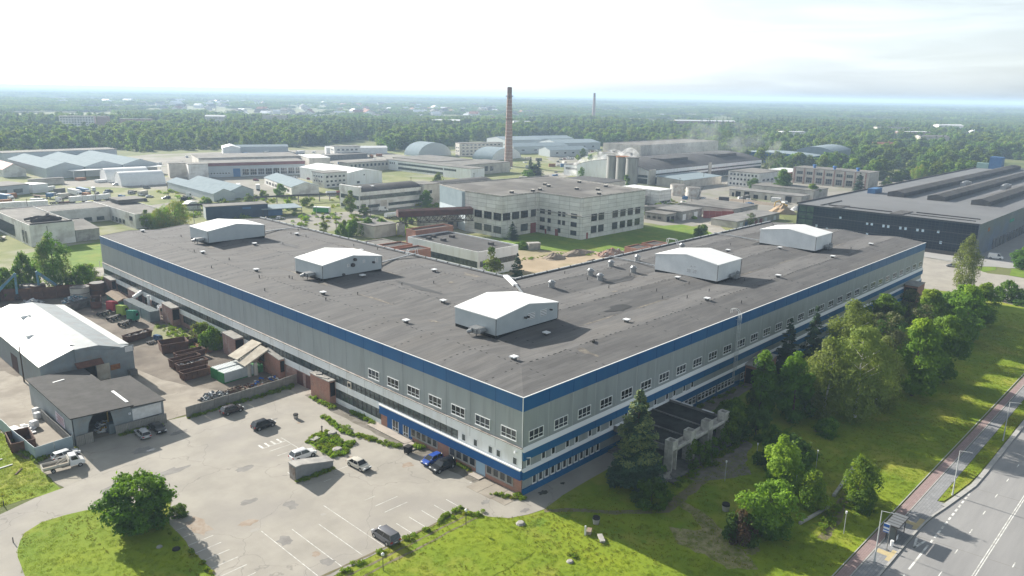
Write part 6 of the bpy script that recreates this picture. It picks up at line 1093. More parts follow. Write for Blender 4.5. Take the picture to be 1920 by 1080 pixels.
for k in range(20): b = MB(); b.box(26+k*6, -.1, .1, 30.4+k*6, 0, 4.4); b.obj('glazed_bay', M['glass'], t)
[MB().box(-.1, .6, z, 0, 76.1, z+.3).obj('floor_band', mat('slate_band', (.045, .055, .065), rough=.4), t) for z in (4.4, 9.0, 13.2)]
b = MB(); b.box(-2.6, 3, 0, -2.4, 70, 1.6); tag(b.obj('railing', M['steeld'], None, (273, 2.5, 0)), 'dark low railing along the black glass front', 'railing')
# left-hand works
bld('big grey warehouse front with three low gables, left bay', 77.5, 521, 24, 96, 7, 'metbox', 'metroofg', 'gY', 3.6); bld('big grey warehouse front with three low gables, middle bay', 102.3, 521, 24.4, 100, 7, 'metbox', 'metroofg', 'gY', 3.6); bld('big grey warehouse front with three low gables, right bay', 127.5, 521, 24.4, 104, 7, 'metbox', 'metroofg', 'gY', 3.6)
bld('flat grey rear hall behind the three-gabled warehouse', 78, 630, 84, 22, 10.5, 'metbox', 'rooflt')
b = MB(); b.box(0, 0, 5.4, 62, 10, 5.7); [b.box(x, .2, 0, x+.3, .5, 5.4) for x in (1, 20, 40, 60)]; tag(b.obj('loading_canopy', M['metroof'], None, (90, 510, 0)), 'pale loading canopy in front of the three-gabled warehouse', 'canopy')
bld('low white hall with a long dull red sloping roof at the left edge', 58, 548, 14, 62, 5.2, 'whitewall', mat('dull_red_roof', (.36, .19, .18), (.30, .15, .145), .4, .8).name, 'gY', 3.8, name='red_roofed_hall', cat='hall')
bld('grey sheet hall with a pale lean-to at the left edge', 18, 437, 30, 22, 5.6, 'metbox', 'rooflt', win=(('R', 2, 28, 1, 2.6, 3, dict(fr='metbox', gl='glassg')),), rz=.25); bld('small pale annex right of the grey sheet hall', 49, 445, 9, 18, 5.0, 'metboxw', 'metroof', 'mono', -.8, rz=.25)
bld('grey block wall enclosure below the three-gabled warehouse', 58, 486, 20, 4, 3.7, 'palewall', 'rooflt')
bld('white arched fabric tent nearest the lorry yard', 100, 448, 27, 18, .5, 'cloth', 'metroof', 'aX', 8, name='fabric_tent', cat='tent', rz=-.1); bld('white arched fabric tent behind the nearest one', 101, 476, 27, 20, .5, 'cloth', 'metroof', 'aX', 8, name='fabric_tent', cat='tent', rz=-.1)
for i, (x, y, lb) in enumerate(((98, 480, 'left stack of white wrapped pallets by the tents'), (104, 478, 'right stack of white wrapped pallets by the tents'), (92, 500, 'stack of brown timber under the loading canopy'))): b = MB(); b.box(-3, -2, 0, 3, 2, 1.8); tag(b.obj('pallet_stack', M['cloth'] if i < 2 else M['rusto'], None, (x, y, .05), .2, bevel=.2), lb, 'pallets')
bld('low pale blue gable shed, left one of a joined pair', 113, 346, 12, 74, 4.4, 'metbox', 'metroofg', 'gY', 2.4, rz=-.06); bld('low pale blue gable shed, right one of a joined pair', 126, 352, 14, 66, 4.4, 'metbox', 'metroofg', 'gY', 2.8, rz=-.06)
bld('long grey gable shed with small windows before the red-striped works', 162, 346, 17, 62, 4.6, 'whitewall', 'metroofg', 'gY', 2.6, win=(('L', 4, 58, 1.2, 1.6, 8, dict(fr='steeld')),), rz=-.24)
t = bld('long pale works with a dull red stripe under its roof and tall paired windows', 163, 467, 72, 24, 10, 'metbox', 'rooflt', win=(('R', 26, 70, 1, 4.6, 8, dict(cols=3, bars=(.5,), fr='whitem', wr=.85)), ('R', 2, 18, 2.2, 1.2, 8)), doors=(('R', 20, 25, 6, 'bluebox'),), rz=-.3)
b = MB(); b.box(0, -.4, 8.0, 72.2, 0, 10.25); b.obj('red_stripe', mat('dull_maroon_stripe', (.22, .10, .10), (.19, .09, .09), .5), t)
bld('pale square stair tower left of the red-striped works', 150, 462, 13, 12, 10.5, 'whitewall', 'rooflt', rz=-.3); bld('second pale tower behind the square stair tower', 144, 480, 12, 14, 10, 'palewall', 'rooflt', rz=-.3); bld('higher pale rear hall behind the red-striped works', 172, 494, 76, 42, 11.4, 'palewall', 'rooflt', rz=-.3); bld('plain pale tower at the right end of the red-striped works', 236, 446, 16, 34, 12, 'palewall', 'metroof', rz=-.3)
bld('long dark shed with a white front gable at the edge of the wood', 280, 656, 52, 16, 6.6, 'metbox', 'metroofg', 'gX', 1.6, rz=-.4); bld('white gable end hall left of the long dark shed', 266, 650, 16, 30, 6.6, 'metboxw', 'metroof', 'gY', 2, rz=-.4, win=(('L', 2, 28, 3, 1.2, 3),))
# ruined U-shaped building at the far left
t = bld('ruined low building with a grey felt roof round a court, far wing', 4, 316, 44, 22, 6.3, 'whitewall', 'rooflt', par=.4, win=(('R', 4, 42, .6, 1.8, 7, dict(fr='concd', gl='glassg')),), strips=()); bld('ruined low building round a court, right wing with a roof box', 47.5, 284, 15.5, 54, 6.3, 'whitewall', 'rooflt', par=.4, win=(('L', 2, 8, 3.2, 2, 1, dict(fr='concd')), ('L', 12, 30, .6, 2, 4, dict(fr='concd', gl='glassg'))))
b = MB(); b.box(54, 322, 6.7, 66, 334, 8.2); b.box(53.6, 321.6, 8.2, 66.4, 334.4, 8.5); tag(b.obj('roof_box', M['rooflt']), 'flat box raised on the roof of the ruined right wing', 'roof box')
t = bld('ruined white building with peeling paint and twisted ducts on its roof', 1.8, 268, 16, 56, 8.2, 'whitewall', 'rooflt', par=.5, win=(('L', 4, 12, .8, 4.8, 2, dict(cols=2, bars=(.5,), fr='concd', gl='glassg')),), strips=(('L', 22, 46, 1, 6, dict(step=1.8)),), doors=())
b = MB(); b.box(6, 0, 5, 6.2, -.1, 7.8); b.tube([(3, 6, 9.2), (9, 8, 10.6), (13, 6, 9.4), (13.5, 12, 9.2)], .6, 8); b.tube([(2, 14, 9.0), (7, 15, 9.6), (12, 14, 9.0)], .5, 8); b.tube([(3, 10, 8.9), (13, 9, 8.9)], .8, 8); b.cyl((4, 11, 8.4), (4, 11, 10.4), .7, n=8); b.cyl((11, 16, 8.4), (11, 16, 10.6), .6, n=8); b.obj('roof_duct', M['steeld'], t); b = MB(); b.box(.4, .2, 8.7, 15.6, .6, 9.3); b.obj('coping', M['steeld'], t)
bld('grey lean-to with a sloping roof beside the ruined white building', 18.2, 268.6, 9, 20, 4.6, 'conc', 'rooflt', 'mono', 1.4)
bld('black topped block at the far left frame edge', -14, 322, 18, 12, 8.6, 'palewall', 'roofdk')
b = MB(); b.obox((0, 0, 1.2), (3, 4, .3), .3, 0, .6); b.obox((1.4, 1, .6), (2, 3, .3), 0, 0, -.4); tag(b.obj('tilted_panel', M['palewall'], None, (-3.4, 293, 0)), 'pale tilted panels dumped beside the ruined white building', 'panel')
t = bld('long low navy blue hall behind the left roof corner', 82, 288, 29, 9, 6.2, 'metbox', 'rooflt', rz=-.28); b = MB(); b.box(-.2, -.3, 0, 29.2, 0, 6.2, 0); b.box(17, -.34, 4.4, 21, -.3, 5.4, 1); b.obj('navy_front', [mat('navy_cladding', (.022, .045, .085), (.03, .06, .105), .4, .6), M['bluebox']], t)
b = MB(); b.box(0, 0, 3.8, 20, 16, 4.1, 0); [b.box(x, y, 0, x+.2, y+.2, 3.8, 1) for x in (.3, 19.5) for y in (.3, 15.5)]; tag(b.obj('open_canopy', [M['metroofg'], M['steeld']], None, (106, 278, 0), -.28), 'pale blue open canopy right of the navy blue hall', 'canopy'); b = MB(); b.box(0, 0, .2, 9, 2.5, 3); tag(b.obj('container', M['bluebox'], None, (108.6, 281, 0), -.28), 'blue container under the pale blue canopy', 'container')
b = MB(); b.cyl((0, -3, 0), (0, 3, 0), 4, 4, 14); o = b.obj('salt_tent', M['cloth'], None, (92, 328, .3)); tag(o, 'white rounded tent behind the navy blue hall', 'tent')
for x, y, rz, L_, lb in ((100, 318, -.35, 44, 'dark rail wagons and hedge line left of the navy hall'), (155, 322, -.3, 60, 'raised black pipe rack across the grassy ground')):
    t = thing('pipe_rack', lb if 'rack' in lb else 'low black pipe rack behind the yellow-green tree', 'pipe rack', (x-L_/2, y, 0), rz); b = MB(); b.box(0, -.6, 3.6, L_, .6, 4.0); b.cyl((0, -.3, 4.3), (L_, -.3, 4.3), .3, n=8); b.cyl((0, .4, 4.25), (L_, .4, 4.25), .25, n=8); [b.box(k*6, -.6, 0, k*6+.3, .6, 3.6) for k in range(int(L_/6)+1)]; b.obj('rack', M['steeld'], t)
for i, (x, y) in enumerate(((176, 330), (182, 328), (190, 326))): b = MB(); b.cyl((0, 0, 1.5), (6, 0, 1.5), 1.3, 1.3, 12); b.box(.5, -.8, 0, 5.5, .8, .4); tag(b.obj('tank_wagon', [M['cloth'], M['red'], M['bluebox']][i], None, (x, y, 0), -.3), ('white', 'red', 'blue')[i]+' horizontal tank on the rail siding', 'tank')
for x, y, lb, h_ in ((128, 264, 'pale pole standing alone on the sandy ground', 6), (71, 277, 'slim mast in front of the navy hall', 8), (339, 108, 'dark pole between the sand cone and white bags', 8)): b = MB(); b.cyl((0, 0, 0), (0, 0, h_), .14, .1, 6); tag(b.obj('pole', M['steel'], None, (x, y, 0)), lb, 'pole')
# housing among the trees
t = bld('long five-storey apartment block with pale balconies above the trees', 296, 1245, 48, 14, 18.3, 'whitewall', 'rooflt', win=tuple(('R', 1, 47, 1.5+3.4*k, 1.7, 12, dict(gl='glassg')) for k in range(5)), name='apartment_block', cat='apartment block', rz=-.45)
bld('pinkish gable end block right beside the long five-storey block', 342, 1222, 16, 16, 18, 'brickpink', 'rooflt', name='apartment_block', cat='apartment block', rz=-.45); bld('pinkish low apartment block right of the gable end block', 372, 1214, 46, 14, 14, 'brickpink', 'rooflt', name='apartment_block', cat='apartment block', rz=-.45)
hb = []
for c, rfc in ((MATS['weathered_white_brick'], mat('terracotta_roof', (.30, .13, .085), (.24, .11, .08), .5)), (MATS['pale_plaster'], MATS['grey_felt_roof']), (M['cloth'], mat('white_sheet_roof', (.78, .79, .8), rough=.6))):
    w = MB(); w.prof([(0, 0), (11, 0), (11, 5), (5.5, 8.2), (0, 5)], 0, 15, 'Y'); r = MB(); r.prof([(-.5, 4.75), (5.5, 8.25), (11.5, 4.75), (11.5, 5.05), (5.5, 8.6), (-.5, 5.05)], -.5, 15.5, 'Y'); r.box(3, 4, 7, 3.9, 4.9, 9.4); hb.append((w.mesh('wall', c), r.mesh('roof', rfc)))
q = random.Random(33); HL = ['small house with a red roof in the far settlement', 'small house with a grey roof in the far settlement', 'small house with a white roof in the far settlement']
def house(x, y, k, s=1.0, lab=None): t = thing('house', lab or HL[k], 'house', (x, y, 0), q.uniform(0, 3), 'houses of the far settlement'); t.scale = (s,)*3; link('wall', hb[k][0], t); link('roof', hb[k][1], t)
for i in range(70): a = q.random(); bb_ = q.random(); x = 780+1100*a+250*(bb_-.5); y = 1500+1000*a*.55+700*(bb_-.35)-420*a; house(x, y, q.choice([0, 1, 1, 2, 2]), q.uniform(.9, 1.7))
for i in range(26): house(q.uniform(700, 1500), q.uniform(2600, 3300), q.choice([2, 2, 1]), q.uniform(1.4, 2.4))
for x, y, lb in ((1130, 480, 'pale house among trees right of centre'), (1190, 455, 'white house among trees right of centre'), (900, 240, 'pink roofed house among the right-hand trees'), (1500, 300, 'white long house far right among trees'), (1600, 320, 'second white house far right among trees')): house(x, y, 2 if 'white' in lb else 0, 1.6, lb)
for x, y, L_, lb in ((2050, 1500, 320, 'long low white greenhouse in the far fields right of the chimney'), (1750, 2150, 260, 'long low white shed in the far fields left of the chimney'), (1330, 1290, 90, 'long grey roofed row of houses left of the chimney')): b = MB(); b.box(-L_/2, -12, 0, L_/2, 12, 6); tag(b.obj('long_shed', M['cloth'] if 'white' in lb else M['rooflt'], None, (x, y, 0), -.75), lb, 'shed')
t = thing('lattice_pylon', 'grey lattice power pylon above the right-hand trees', 'pylon', (1080, 300, 0)); b = MB(); [b.cyl((sx*3, sy*3, 0), (sx*.5, sy*.5, 34), .25, .15, 4) for sx in (-1, 1) for sy in (-1, 1)]; [b.cyl((-6, 0, z), (6, 0, z), .2, n=4) for z in (24, 29)]; [b.tube([(-3+k*.42, -3+k*.42, k*5), (3-(k+1)*.42, -3+(k+1)*.42, (k+1)*5)], .12, 4) for k in range(6)]; b.obj('lattice', M['steel'], t)
# ---------------------------------------------------------------- trees and plants
def leafmat(name, c, c2, sc=.35, vary=.14, trans=.42): return mat(name, c, c2, sc, .75, det=3, vary=vary, trans=trans, spec=.25, lo=.35, hi=.65)
LM = dict(oak=leafmat('oak_leaves', (0.105, 0.205, 0.018), (0.06, 0.135, 0.015)), lime=leafmat('lime_leaves', (0.159, 0.268, 0.020), (0.098, 0.189, 0.017)), birch=leafmat('birch_leaves', (0.226, 0.275, 0.061), (0.159, 0.213, 0.043)), young=leafmat('young_bright_leaves', (0.244, 0.348, 0.024), (0.159, 0.256, 0.022)),
 gold=leafmat('yellow_green_leaves', (0.2, 0.34, 0.03), (0.115, 0.22, 0.02)), willow=leafmat('willow_leaves', (0.28, 0.28, 0.05), (0.2, 0.22, 0.04)), dark=leafmat('dark_green_leaves', (0.075, 0.145, 0.022), (0.045, 0.1, 0.016)), spruce=leafmat('spruce_needles', (0.075, 0.135, 0.08), (0.042, 0.086, 0.052), .5, .12, .12), sprucetip=leafmat('fresh_spruce_tips', (0.24, 0.28, 0.1), (0.13, 0.185, 0.07), .4, .1, .15),
 pine=leafmat('pine_needles', (0.15, 0.16, 0.06), (0.095, 0.115, 0.045), .5, .12, .15), purple=leafmat('reddish_leaves', (0.11, 0.06, 0.04), (0.06, 0.06, 0.028)), pale=leafmat('grey_green_leaves', (0.2, 0.235, 0.08), (0.13, 0.17, 0.06)), mid=leafmat('mixed_leaves', (0.115, 0.19, 0.026), (0.06, 0.118, 0.02), .12, .30), midb=leafmat('mixed_pale_leaves', (0.177, 0.244, 0.039), (0.110, 0.171, 0.030), .12, .26), midc=leafmat('mixed_conifer_needles', (0.055, 0.1, 0.035), (0.038, 0.075, 0.028), .12, .2),
 weed=leafmat('weed_leaves', (0.24, 0.31, 0.028), (0.16, 0.225, 0.022), 1.5, .3), weedy=leafmat('yellowing_weeds', (0.28, 0.24, 0.03), (0.16, 0.18, 0.03), 1.2, .3), grass=leafmat('grass_blades', (0.24, 0.3, 0.01), (0.17, 0.25, 0.01), .3, .22, .35))
def quads_mesh(name, C, Nn, S, asp, up, mats, mi=None, rng=None):
    """leaf-sized rhombs: centres C, normals Nn, half sizes S; up pulls the long axis of each leaf upwards (+) or down (-)"""
    n = len(C); rng = rng or np.random.default_rng(1)
    T = rng.normal(size=(n, 3)); T[:, 2] += up*2.2; T -= Nn*np.sum(T*Nn, 1, keepdims=True); T /= np.linalg.norm(T, axis=1, keepdims=True)+1e-9; B = np.cross(Nn, T)
    s = S[:, None]; V = np.stack([C-T*s, C-B*s*asp, C+T*s, C+B*s*asp], 1).reshape(-1, 3)
    me = bpy.data.meshes.new(name); me.vertices.add(4*n); me.vertices.foreach_set('co', V.ravel()); me.loops.add(4*n); me.loops.foreach_set('vertex_index', np.arange(4*n)); me.polygons.add(n); me.polygons.foreach_set('loop_start', np.arange(n)*4)
    for m in mats: me.materials.append(m)
    if mi is not None: me.polygons.foreach_set('material_index', mi.astype(np.int32))
    me.update(); me.validate(); return me
def unit(v): return v/(np.linalg.norm(v, axis=1, keepdims=True)+1e-9)
def crown(name, h, r, z0, n, ls, lobes, lr, mats, seed=1, shape='round', asp=.55, up=0, tipmix=0, asym=0):
    """a crown: lobes of leaves spread through an envelope between z0 and h"""
    g = np.random.default_rng(seed); a = g.uniform(0, 6.283, lobes); f = g.uniform(0, 1, lobes)
    if shape == 'round': env = np.sqrt(np.clip(1-(2*f-1)**2, .05, 1))
    elif shape == 'egg': env = np.clip(np.sin(np.pi*np.clip(f*.86+.12, 0, 1))**.75, .12, 1)*np.where(f > .6, 1-(f-.6)*1.1, 1)
    elif shape == 'cone': env = (1-f)*.9+.1
    elif shape == 'flat': env = np.sqrt(np.clip(1-f**2, .05, 1))
    else: env = np.clip(1.05-f**3*.8, .2, 1)*np.clip(.45+f*3, 0, 1)
    k = np.sqrt(g.uniform(.15, 1, lobes)); wob = 1+asym*np.sin(a*2+seed)+asym*.7*np.sin(a*3+2.1*seed)
    L_ = np.stack([np.cos(a)*r*env*k*wob*(1-lr*.55/r), np.sin(a)*r*env*k*wob*(1-lr*.55/r), z0+(h-z0)*f*(1-lr*.35/(h-z0))], 1); rad = lr*g.uniform(.4, 1.3, lobes)*np.where(f > .8, .75, 1)
    w = rad**2; ix = g.choice(lobes, n, p=w/w.sum()); d = unit(g.normal(size=(n, 3))); d[:, 2] = np.where(g.random(n) < .5, np.abs(d[:, 2]), d[:, 2])
    q = (g.uniform(.70, 1.06, n)+np.where(g.random(n) < .10, g.uniform(0, .45, n), 0))[:, None]; sc = np.array([1, 1, .85 if up == 0 else 1.5]); C = L_[ix]+d*rad[ix][:, None]*q*sc
    if up < 0: C[:, 2] -= np.abs(g.normal(size=n))*lr*.35
    C[:, 2] = np.maximum(C[:, 2], .15); Nn = unit(d+g.normal(size=(n, 3))*.55+np.array([0, 0, .35])); S = ls*g.uniform(.45, 1.5, n)
    mi = None
    if len(mats) > 1: mi = (g.random(lobes) < tipmix)[ix].astype(int)
    if len(mats) > 1 and tipmix > 1: mi = ((L_[ix][:, 2]-z0)/(h-z0) > tipmix-1).astype(int)  # upper lobes take the lighter leaves, painting sunlit tops into the crown
    return quads_mesh(name, C, Nn, S, asp, up, mats, mi, g)
def spruce(name, h, r, n, ls, mats, seed=1, z0=.4, dense=1.0, tip=False, ragged=.25):
    g = np.random.default_rng(seed); lev = int(h/.55*dense); P = []; Nn = []; Mi = []; per = max(4, n//(lev*9))
    for i in range(lev):
        f = (i+g.random())/lev; z = z0+(h-z0)*f; R_ = r*(1-f)**.68*(1+g.uniform(-ragged, ragged)); nb = int(6+7*(1-f))
        for a in g.uniform(0, 6.283, nb):
            rr = R_*g.uniform(.7, 1.12); m = max(3, int(per*(.4+1.2*(1-f)))); t = np.sqrt(g.uniform(.06, 1, m)); sp = g.normal(size=m)*.12*rr+g.normal(size=m)*.08
            P.append(np.stack([np.cos(a)*rr*t-np.sin(a)*sp, np.sin(a)*rr*t+np.cos(a)*sp, z-rr*.32*t+rr*.12*t**3+g.normal(size=m)*.10], 1)); Nn.append(unit(np.stack([np.cos(a)*.5+g.normal(size=m)*.35, np.sin(a)*.5+g.normal(size=m)*.35, .9+g.normal(size=m)*.3], 1)))
            Mi.append((t > .72)*(g.random(m) < .7)*(z/h > .32) if tip else np.zeros(m))
    C = np.concatenate(P); Nv = np.concatenate(Nn); C[:, 2] = np.maximum(C[:, 2], .1)
    return quads_mesh(name, C, Nv, ls*g.uniform(.6, 1.3, len(C)), .38, 0, mats, np.concatenate(Mi), g)
def trunk_mesh(h, r, m, seed=1, limbs=5, lean=0, spread=.35, z0=.35):
    q = random.Random(seed); b = MB(); pts = [Vector((lean*h*(k/5)**1.3+q.uniform(-.1, .1)*(k > 0), q.uniform(-.1, .1)*(k > 0), h*.92*k/5)) for k in range(6)]
    for k in range(5): b.cyl(pts[k], pts[k+1], r*(1-k/5.5), r*(1-(k+1)/5.5), 7, cap=False)
    for i in range(limbs):
        f = q.uniform(z0, .85); p = Vector((lean*h*(f/.92)**1.3, 0, h*f)); a = q.uniform(0, 6.28); L_ = h*spread*(1.05-f)*q.uniform(.7, 1.2); e = p+Vector((math.cos(a)*L_, math.sin(a)*L_, L_*q.uniform(.4, 1.1))); b.cyl(p, e, r*.42*(1.1-f), r*.08, 5, cap=False); b.cyl(p+(e-p)*.5, p+(e-p)*.5+Vector((math.sin(a)*L_*.4, math.cos(a)*L_*.4, L_*.4)), r*.2*(1.1-f), r*.05, 4, cap=False)
    return b.mesh('trunk', m)
TK = {}
def tree_kind(k):
    """unit trees: height, crown radius, (crown mesh, trunk mesh)"""
    if k in TK: return TK[k]
    s = sum(map(ord, k)); tb = M['trunk']; bb_ = M['birchbark']
    D = {
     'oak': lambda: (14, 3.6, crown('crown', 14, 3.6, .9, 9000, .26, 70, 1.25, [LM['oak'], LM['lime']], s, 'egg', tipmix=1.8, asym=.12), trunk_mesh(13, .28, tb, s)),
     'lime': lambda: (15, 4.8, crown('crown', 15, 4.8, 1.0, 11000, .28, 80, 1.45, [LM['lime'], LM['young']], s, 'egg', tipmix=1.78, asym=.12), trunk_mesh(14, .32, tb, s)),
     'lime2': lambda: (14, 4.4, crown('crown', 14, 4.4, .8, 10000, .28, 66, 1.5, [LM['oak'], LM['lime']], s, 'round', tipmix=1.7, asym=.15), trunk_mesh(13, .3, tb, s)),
     'birch': lambda: (17, 4.8, crown('crown', 17, 4.8, 1.2, 15000, .24, 130, 1.1, [LM['birch']], s, 'tall', .32, -1, asym=.15), trunk_mesh(16.5, .22, bb_, s, 9, .03, .4)),
     'birch2': lambda: (16, 4.2, crown('crown', 16, 4.2, 1.0, 12000, .24, 110, 1.1, [LM['birch'], LM['pale']], s, 'egg', .32, -1, tipmix=.3, asym=.2), trunk_mesh(15.5, .2, bb_, s, 9, -.05, .4)),
     'spruce': lambda: (14.8, 4.1, spruce('crown', 14.8, 4.1, 30000, .25, [LM['spruce'], LM['sprucetip']], s, .5, 1.3, True, .14), trunk_mesh(14.4, .24, tb, s, 0)),
     'sprucedark': lambda: (15, 3.0, spruce('crown', 15, 3.0, 13000, .28, [leafmat('dark_spruce_needles', (.05, .10, .05), (.028, .062, .034), .5, .12, .12), LM['sprucetip']], s, .6, 1.0, False, .35), trunk_mesh(14.6, .22, tb, s, 0)),
     'pine': lambda: (11, 3.4, crown('crown', 11, 3.4, 2.0, 5200, .24, 42, 1.1, [LM['pine'], LM['dark']], s, 'round', .3, 0, tipmix=.35, asym=.2), trunk_mesh(10.5, .2, tb, s, 9, .02, .5)),
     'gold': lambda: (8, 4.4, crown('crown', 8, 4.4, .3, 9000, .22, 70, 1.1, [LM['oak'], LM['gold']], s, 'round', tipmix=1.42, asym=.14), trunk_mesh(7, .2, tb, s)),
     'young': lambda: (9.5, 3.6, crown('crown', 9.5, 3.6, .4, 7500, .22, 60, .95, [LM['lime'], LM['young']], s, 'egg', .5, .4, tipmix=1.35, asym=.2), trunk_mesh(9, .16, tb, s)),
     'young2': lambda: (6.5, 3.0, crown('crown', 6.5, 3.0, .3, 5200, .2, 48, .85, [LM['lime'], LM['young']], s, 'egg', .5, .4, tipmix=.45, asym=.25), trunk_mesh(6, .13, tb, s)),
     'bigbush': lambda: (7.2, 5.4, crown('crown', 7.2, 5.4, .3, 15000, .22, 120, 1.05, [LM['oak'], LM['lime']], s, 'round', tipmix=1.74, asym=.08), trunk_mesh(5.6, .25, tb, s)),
     'bush': lambda: (4, 3.1, crown('crown', 4, 3.1, .1, 3800, .21, 40, .8, [LM['oak'], LM['lime']], s, 'flat', tipmix=.4, asym=.15), trunk_mesh(3, .1, tb, s)),
     'bushdk': lambda: (3.5, 3.0, crown('crown', 3.5, 3.0, .1, 3600, .2, 40, .75, [LM['dark'], LM['oak']], s, 'flat', tipmix=.4, asym=.15), trunk_mesh(2.6, .1, tb, s)),
     'bushpale': lambda: (5, 2.8, crown('crown', 5, 2.8, .1, 3600, .21, 38, .8, [LM['pale'], LM['young']], s, 'flat', tipmix=.4, asym=.2), trunk_mesh(4, .1, tb, s)),
     'bushpurple': lambda: (2.6, 1.8, crown('crown', 2.6, 1.8, .1, 1700, .17, 22, .6, [LM['purple'], LM['dark']], s, 'flat', tipmix=.4), trunk_mesh(2, .08, tb, s)),
     'sapling': lambda: (5.5, 1.5, crown('crown', 5.5, 1.5, .3, 1500, .17, 26, .5, [LM['lime'], LM['oak']], s, 'egg', .45, .5, tipmix=.4), trunk_mesh(5, .07, tb, s, 4)),
     'poplar': lambda: (18.5, 5.6, crown('crown', 18.5, 5.6, 2.5, 10000, .3, 85, 1.35, [LM['oak'], LM['pale']], s, 'egg', .4, -.4, tipmix=.25, asym=.18), trunk_mesh(17.5, .32, tb, s)),
     'willow': lambda: (11, 7.2, crown('crown', 11, 7.2, .6, 9000, .3, 80, 1.7, [LM['willow'], LM['gold']], s, 'round', .4, -.6, tipmix=.4), trunk_mesh(9, .35, tb, s)),
     'slim': lambda: (10, 2.4, crown('crown', 10, 2.4, .8, 2600, .28, 34, .95, [LM['pale'], LM['lime']], s, 'egg', .5, 0, tipmix=.4), trunk_mesh(9, .16, tb, s)),
     'fbroad': lambda: (12, 5.8, crown('crown', 12, 5.8, .8, 1300, .62, 26, 2.3, [LM['mid'], LM['midb']], s, 'egg', .7, 0, tipmix=1.76, asym=.2), trunk_mesh(12, .3, tb, s, 3)),
     'fround': lambda: (10.5, 6.6, crown('crown', 10.5, 6.6, .6, 1300, .64, 26, 2.5, [LM['mid']], s, 'round', .7, 0, asym=.2), trunk_mesh(11, .3, tb, s, 3)),
     'fpale': lambda: (11.5, 5.2, crown('crown', 11.5, 5.2, .8, 1200, .58, 26, 2.1, [LM['midb'], LM['mid']], s, 'egg', .6, -.4, tipmix=.3, asym=.2), trunk_mesh(12, .26, tb, s, 3)),
     'ftall': lambda: (19, 4.4, crown('crown', 19, 4.4, 2.5, 1200, .68, 34, 1.8, [LM['mid'], LM['midb']], s, 'tall', .6, -.3, tipmix=.3, asym=.2), trunk_mesh(17, .3, tb, s, 3)),
     'fconif': lambda: (17, 3.4, spruce('crown', 17, 3.4, 1000, .75, [LM['midc']], s, 1, .5), trunk_mesh(16, .25, tb, s, 0)),
     'fbush': lambda: (5.5, 4.2, crown('crown', 5.5, 4.2, .1, 500, .6, 16, 1.4, [LM['midb'], LM['young']], s, 'flat', .7, 0, tipmix=.3, asym=.25), trunk_mesh(4, .15, tb, s, 2)),
    }[k]()
    TK[k] = D; return D
def tree(k, label, x, y, h=None, r=None, rz=None, group=None, name='tree', z=0, cat=None):
    H0, R0, cm_, tm_ = tree_kind(k); t = thing(name, label, cat or ('bush' if 'bush' in name or 'shrub' in name else 'tree'), (x, y, z), rnd.uniform(0, 6.28) if rz is None else rz, group)
    sz = (h or H0)/H0; sr = (r or R0)/R0; t.scale = (sr, sr, sz); link('crown', cm_, t); link('trunk', tm_, t); return t
# near trees
tree('bigbush', 'big round dark green bush-like tree on the left lawn island', -46.2, 32.8, 7.6, 5.9, 0, name='tree')
tree('bush', 'low olive green bush beside the big round tree at the car park edge', -40.8, 31.8, 1.6, 1.5, name='bush')
tree('spruce', 'large blue-green spruce with pale tips in front of the factory wall', 16.2, -10.4, 16.6, 5.0, 1, name='spruce_tree')
tree('bushdk', 'round dark shrub at the foot of the large spruce', 12.2, -16.3, 4.2, 3.3, name='bush')
tree('gold', 'yellow-leaved round tree on the lawn near the concrete ring', 17.2, -33.0, 8.6, 4.5, 2, name='tree')
tree('bushpurple', 'dark reddish shrub at the left side of the yellow-leaved tree', 12.7, -31.0, 5.0, 2.4, name='bush')
tree('young', 'bright green young tree in front of the dark bushes', 31.0, -28.6, 9.8, 3.7, 1, name='tree'); tree('bushdk', 'wide dark bush behind the bright green young tree', 39.5, -25.5, 5.4, 5.6, name='bush')
tree('young2', 'small green tree just right of the yellow-leaved tree', 29.4, -34.0, 6.4, 2.9, 2, name='tree'); tree('young2', 'light green twin-topped young tree behind the bus shelter', 37.4, -38.3, 7.2, 3.2, 4, name='tree'); tree('bush', 'low green bush at the right foot of the twin-topped young tree', 35.2, -40.4, 3.6, 2.2, name='bush')
tree('oak', 'left tree of the dense green pair by the red brick shaft', 56.0, -12.2, 14.4, 3.4, 0); tree('oak', 'right tree of the dense green pair by the red brick shaft', 58.8, -17.6, 14.8, 3.6, 2)
tree('sprucedark', 'shorter of two dark spruces against the factory wall', 84.2, -4.6, 13.4, 3.0, 0, name='spruce_tree'); tree('sprucedark', 'taller of two dark spruces against the factory wall', 85.6, -9.6, 17, 3.3, 2, name='spruce_tree')
tree('birch', 'pale drooping birch with a leaning white trunk at the front of the tree group', 70.6, -25.4, 18.6, 7.2, .5, name='birch_tree'); tree('birch2', 'drooping birch left of the leaning one', 66.5, -20.6, 16, 5.6, 2, name='birch_tree'); tree('birch', 'tall birch standing behind the leaning one', 92, -15.6, 17.6, 5.8, 4, name='birch_tree'); tree('birch2', 'small birch right of the leaning one', 79.2, -26.6, 15, 5.4, 5, name='birch_tree')
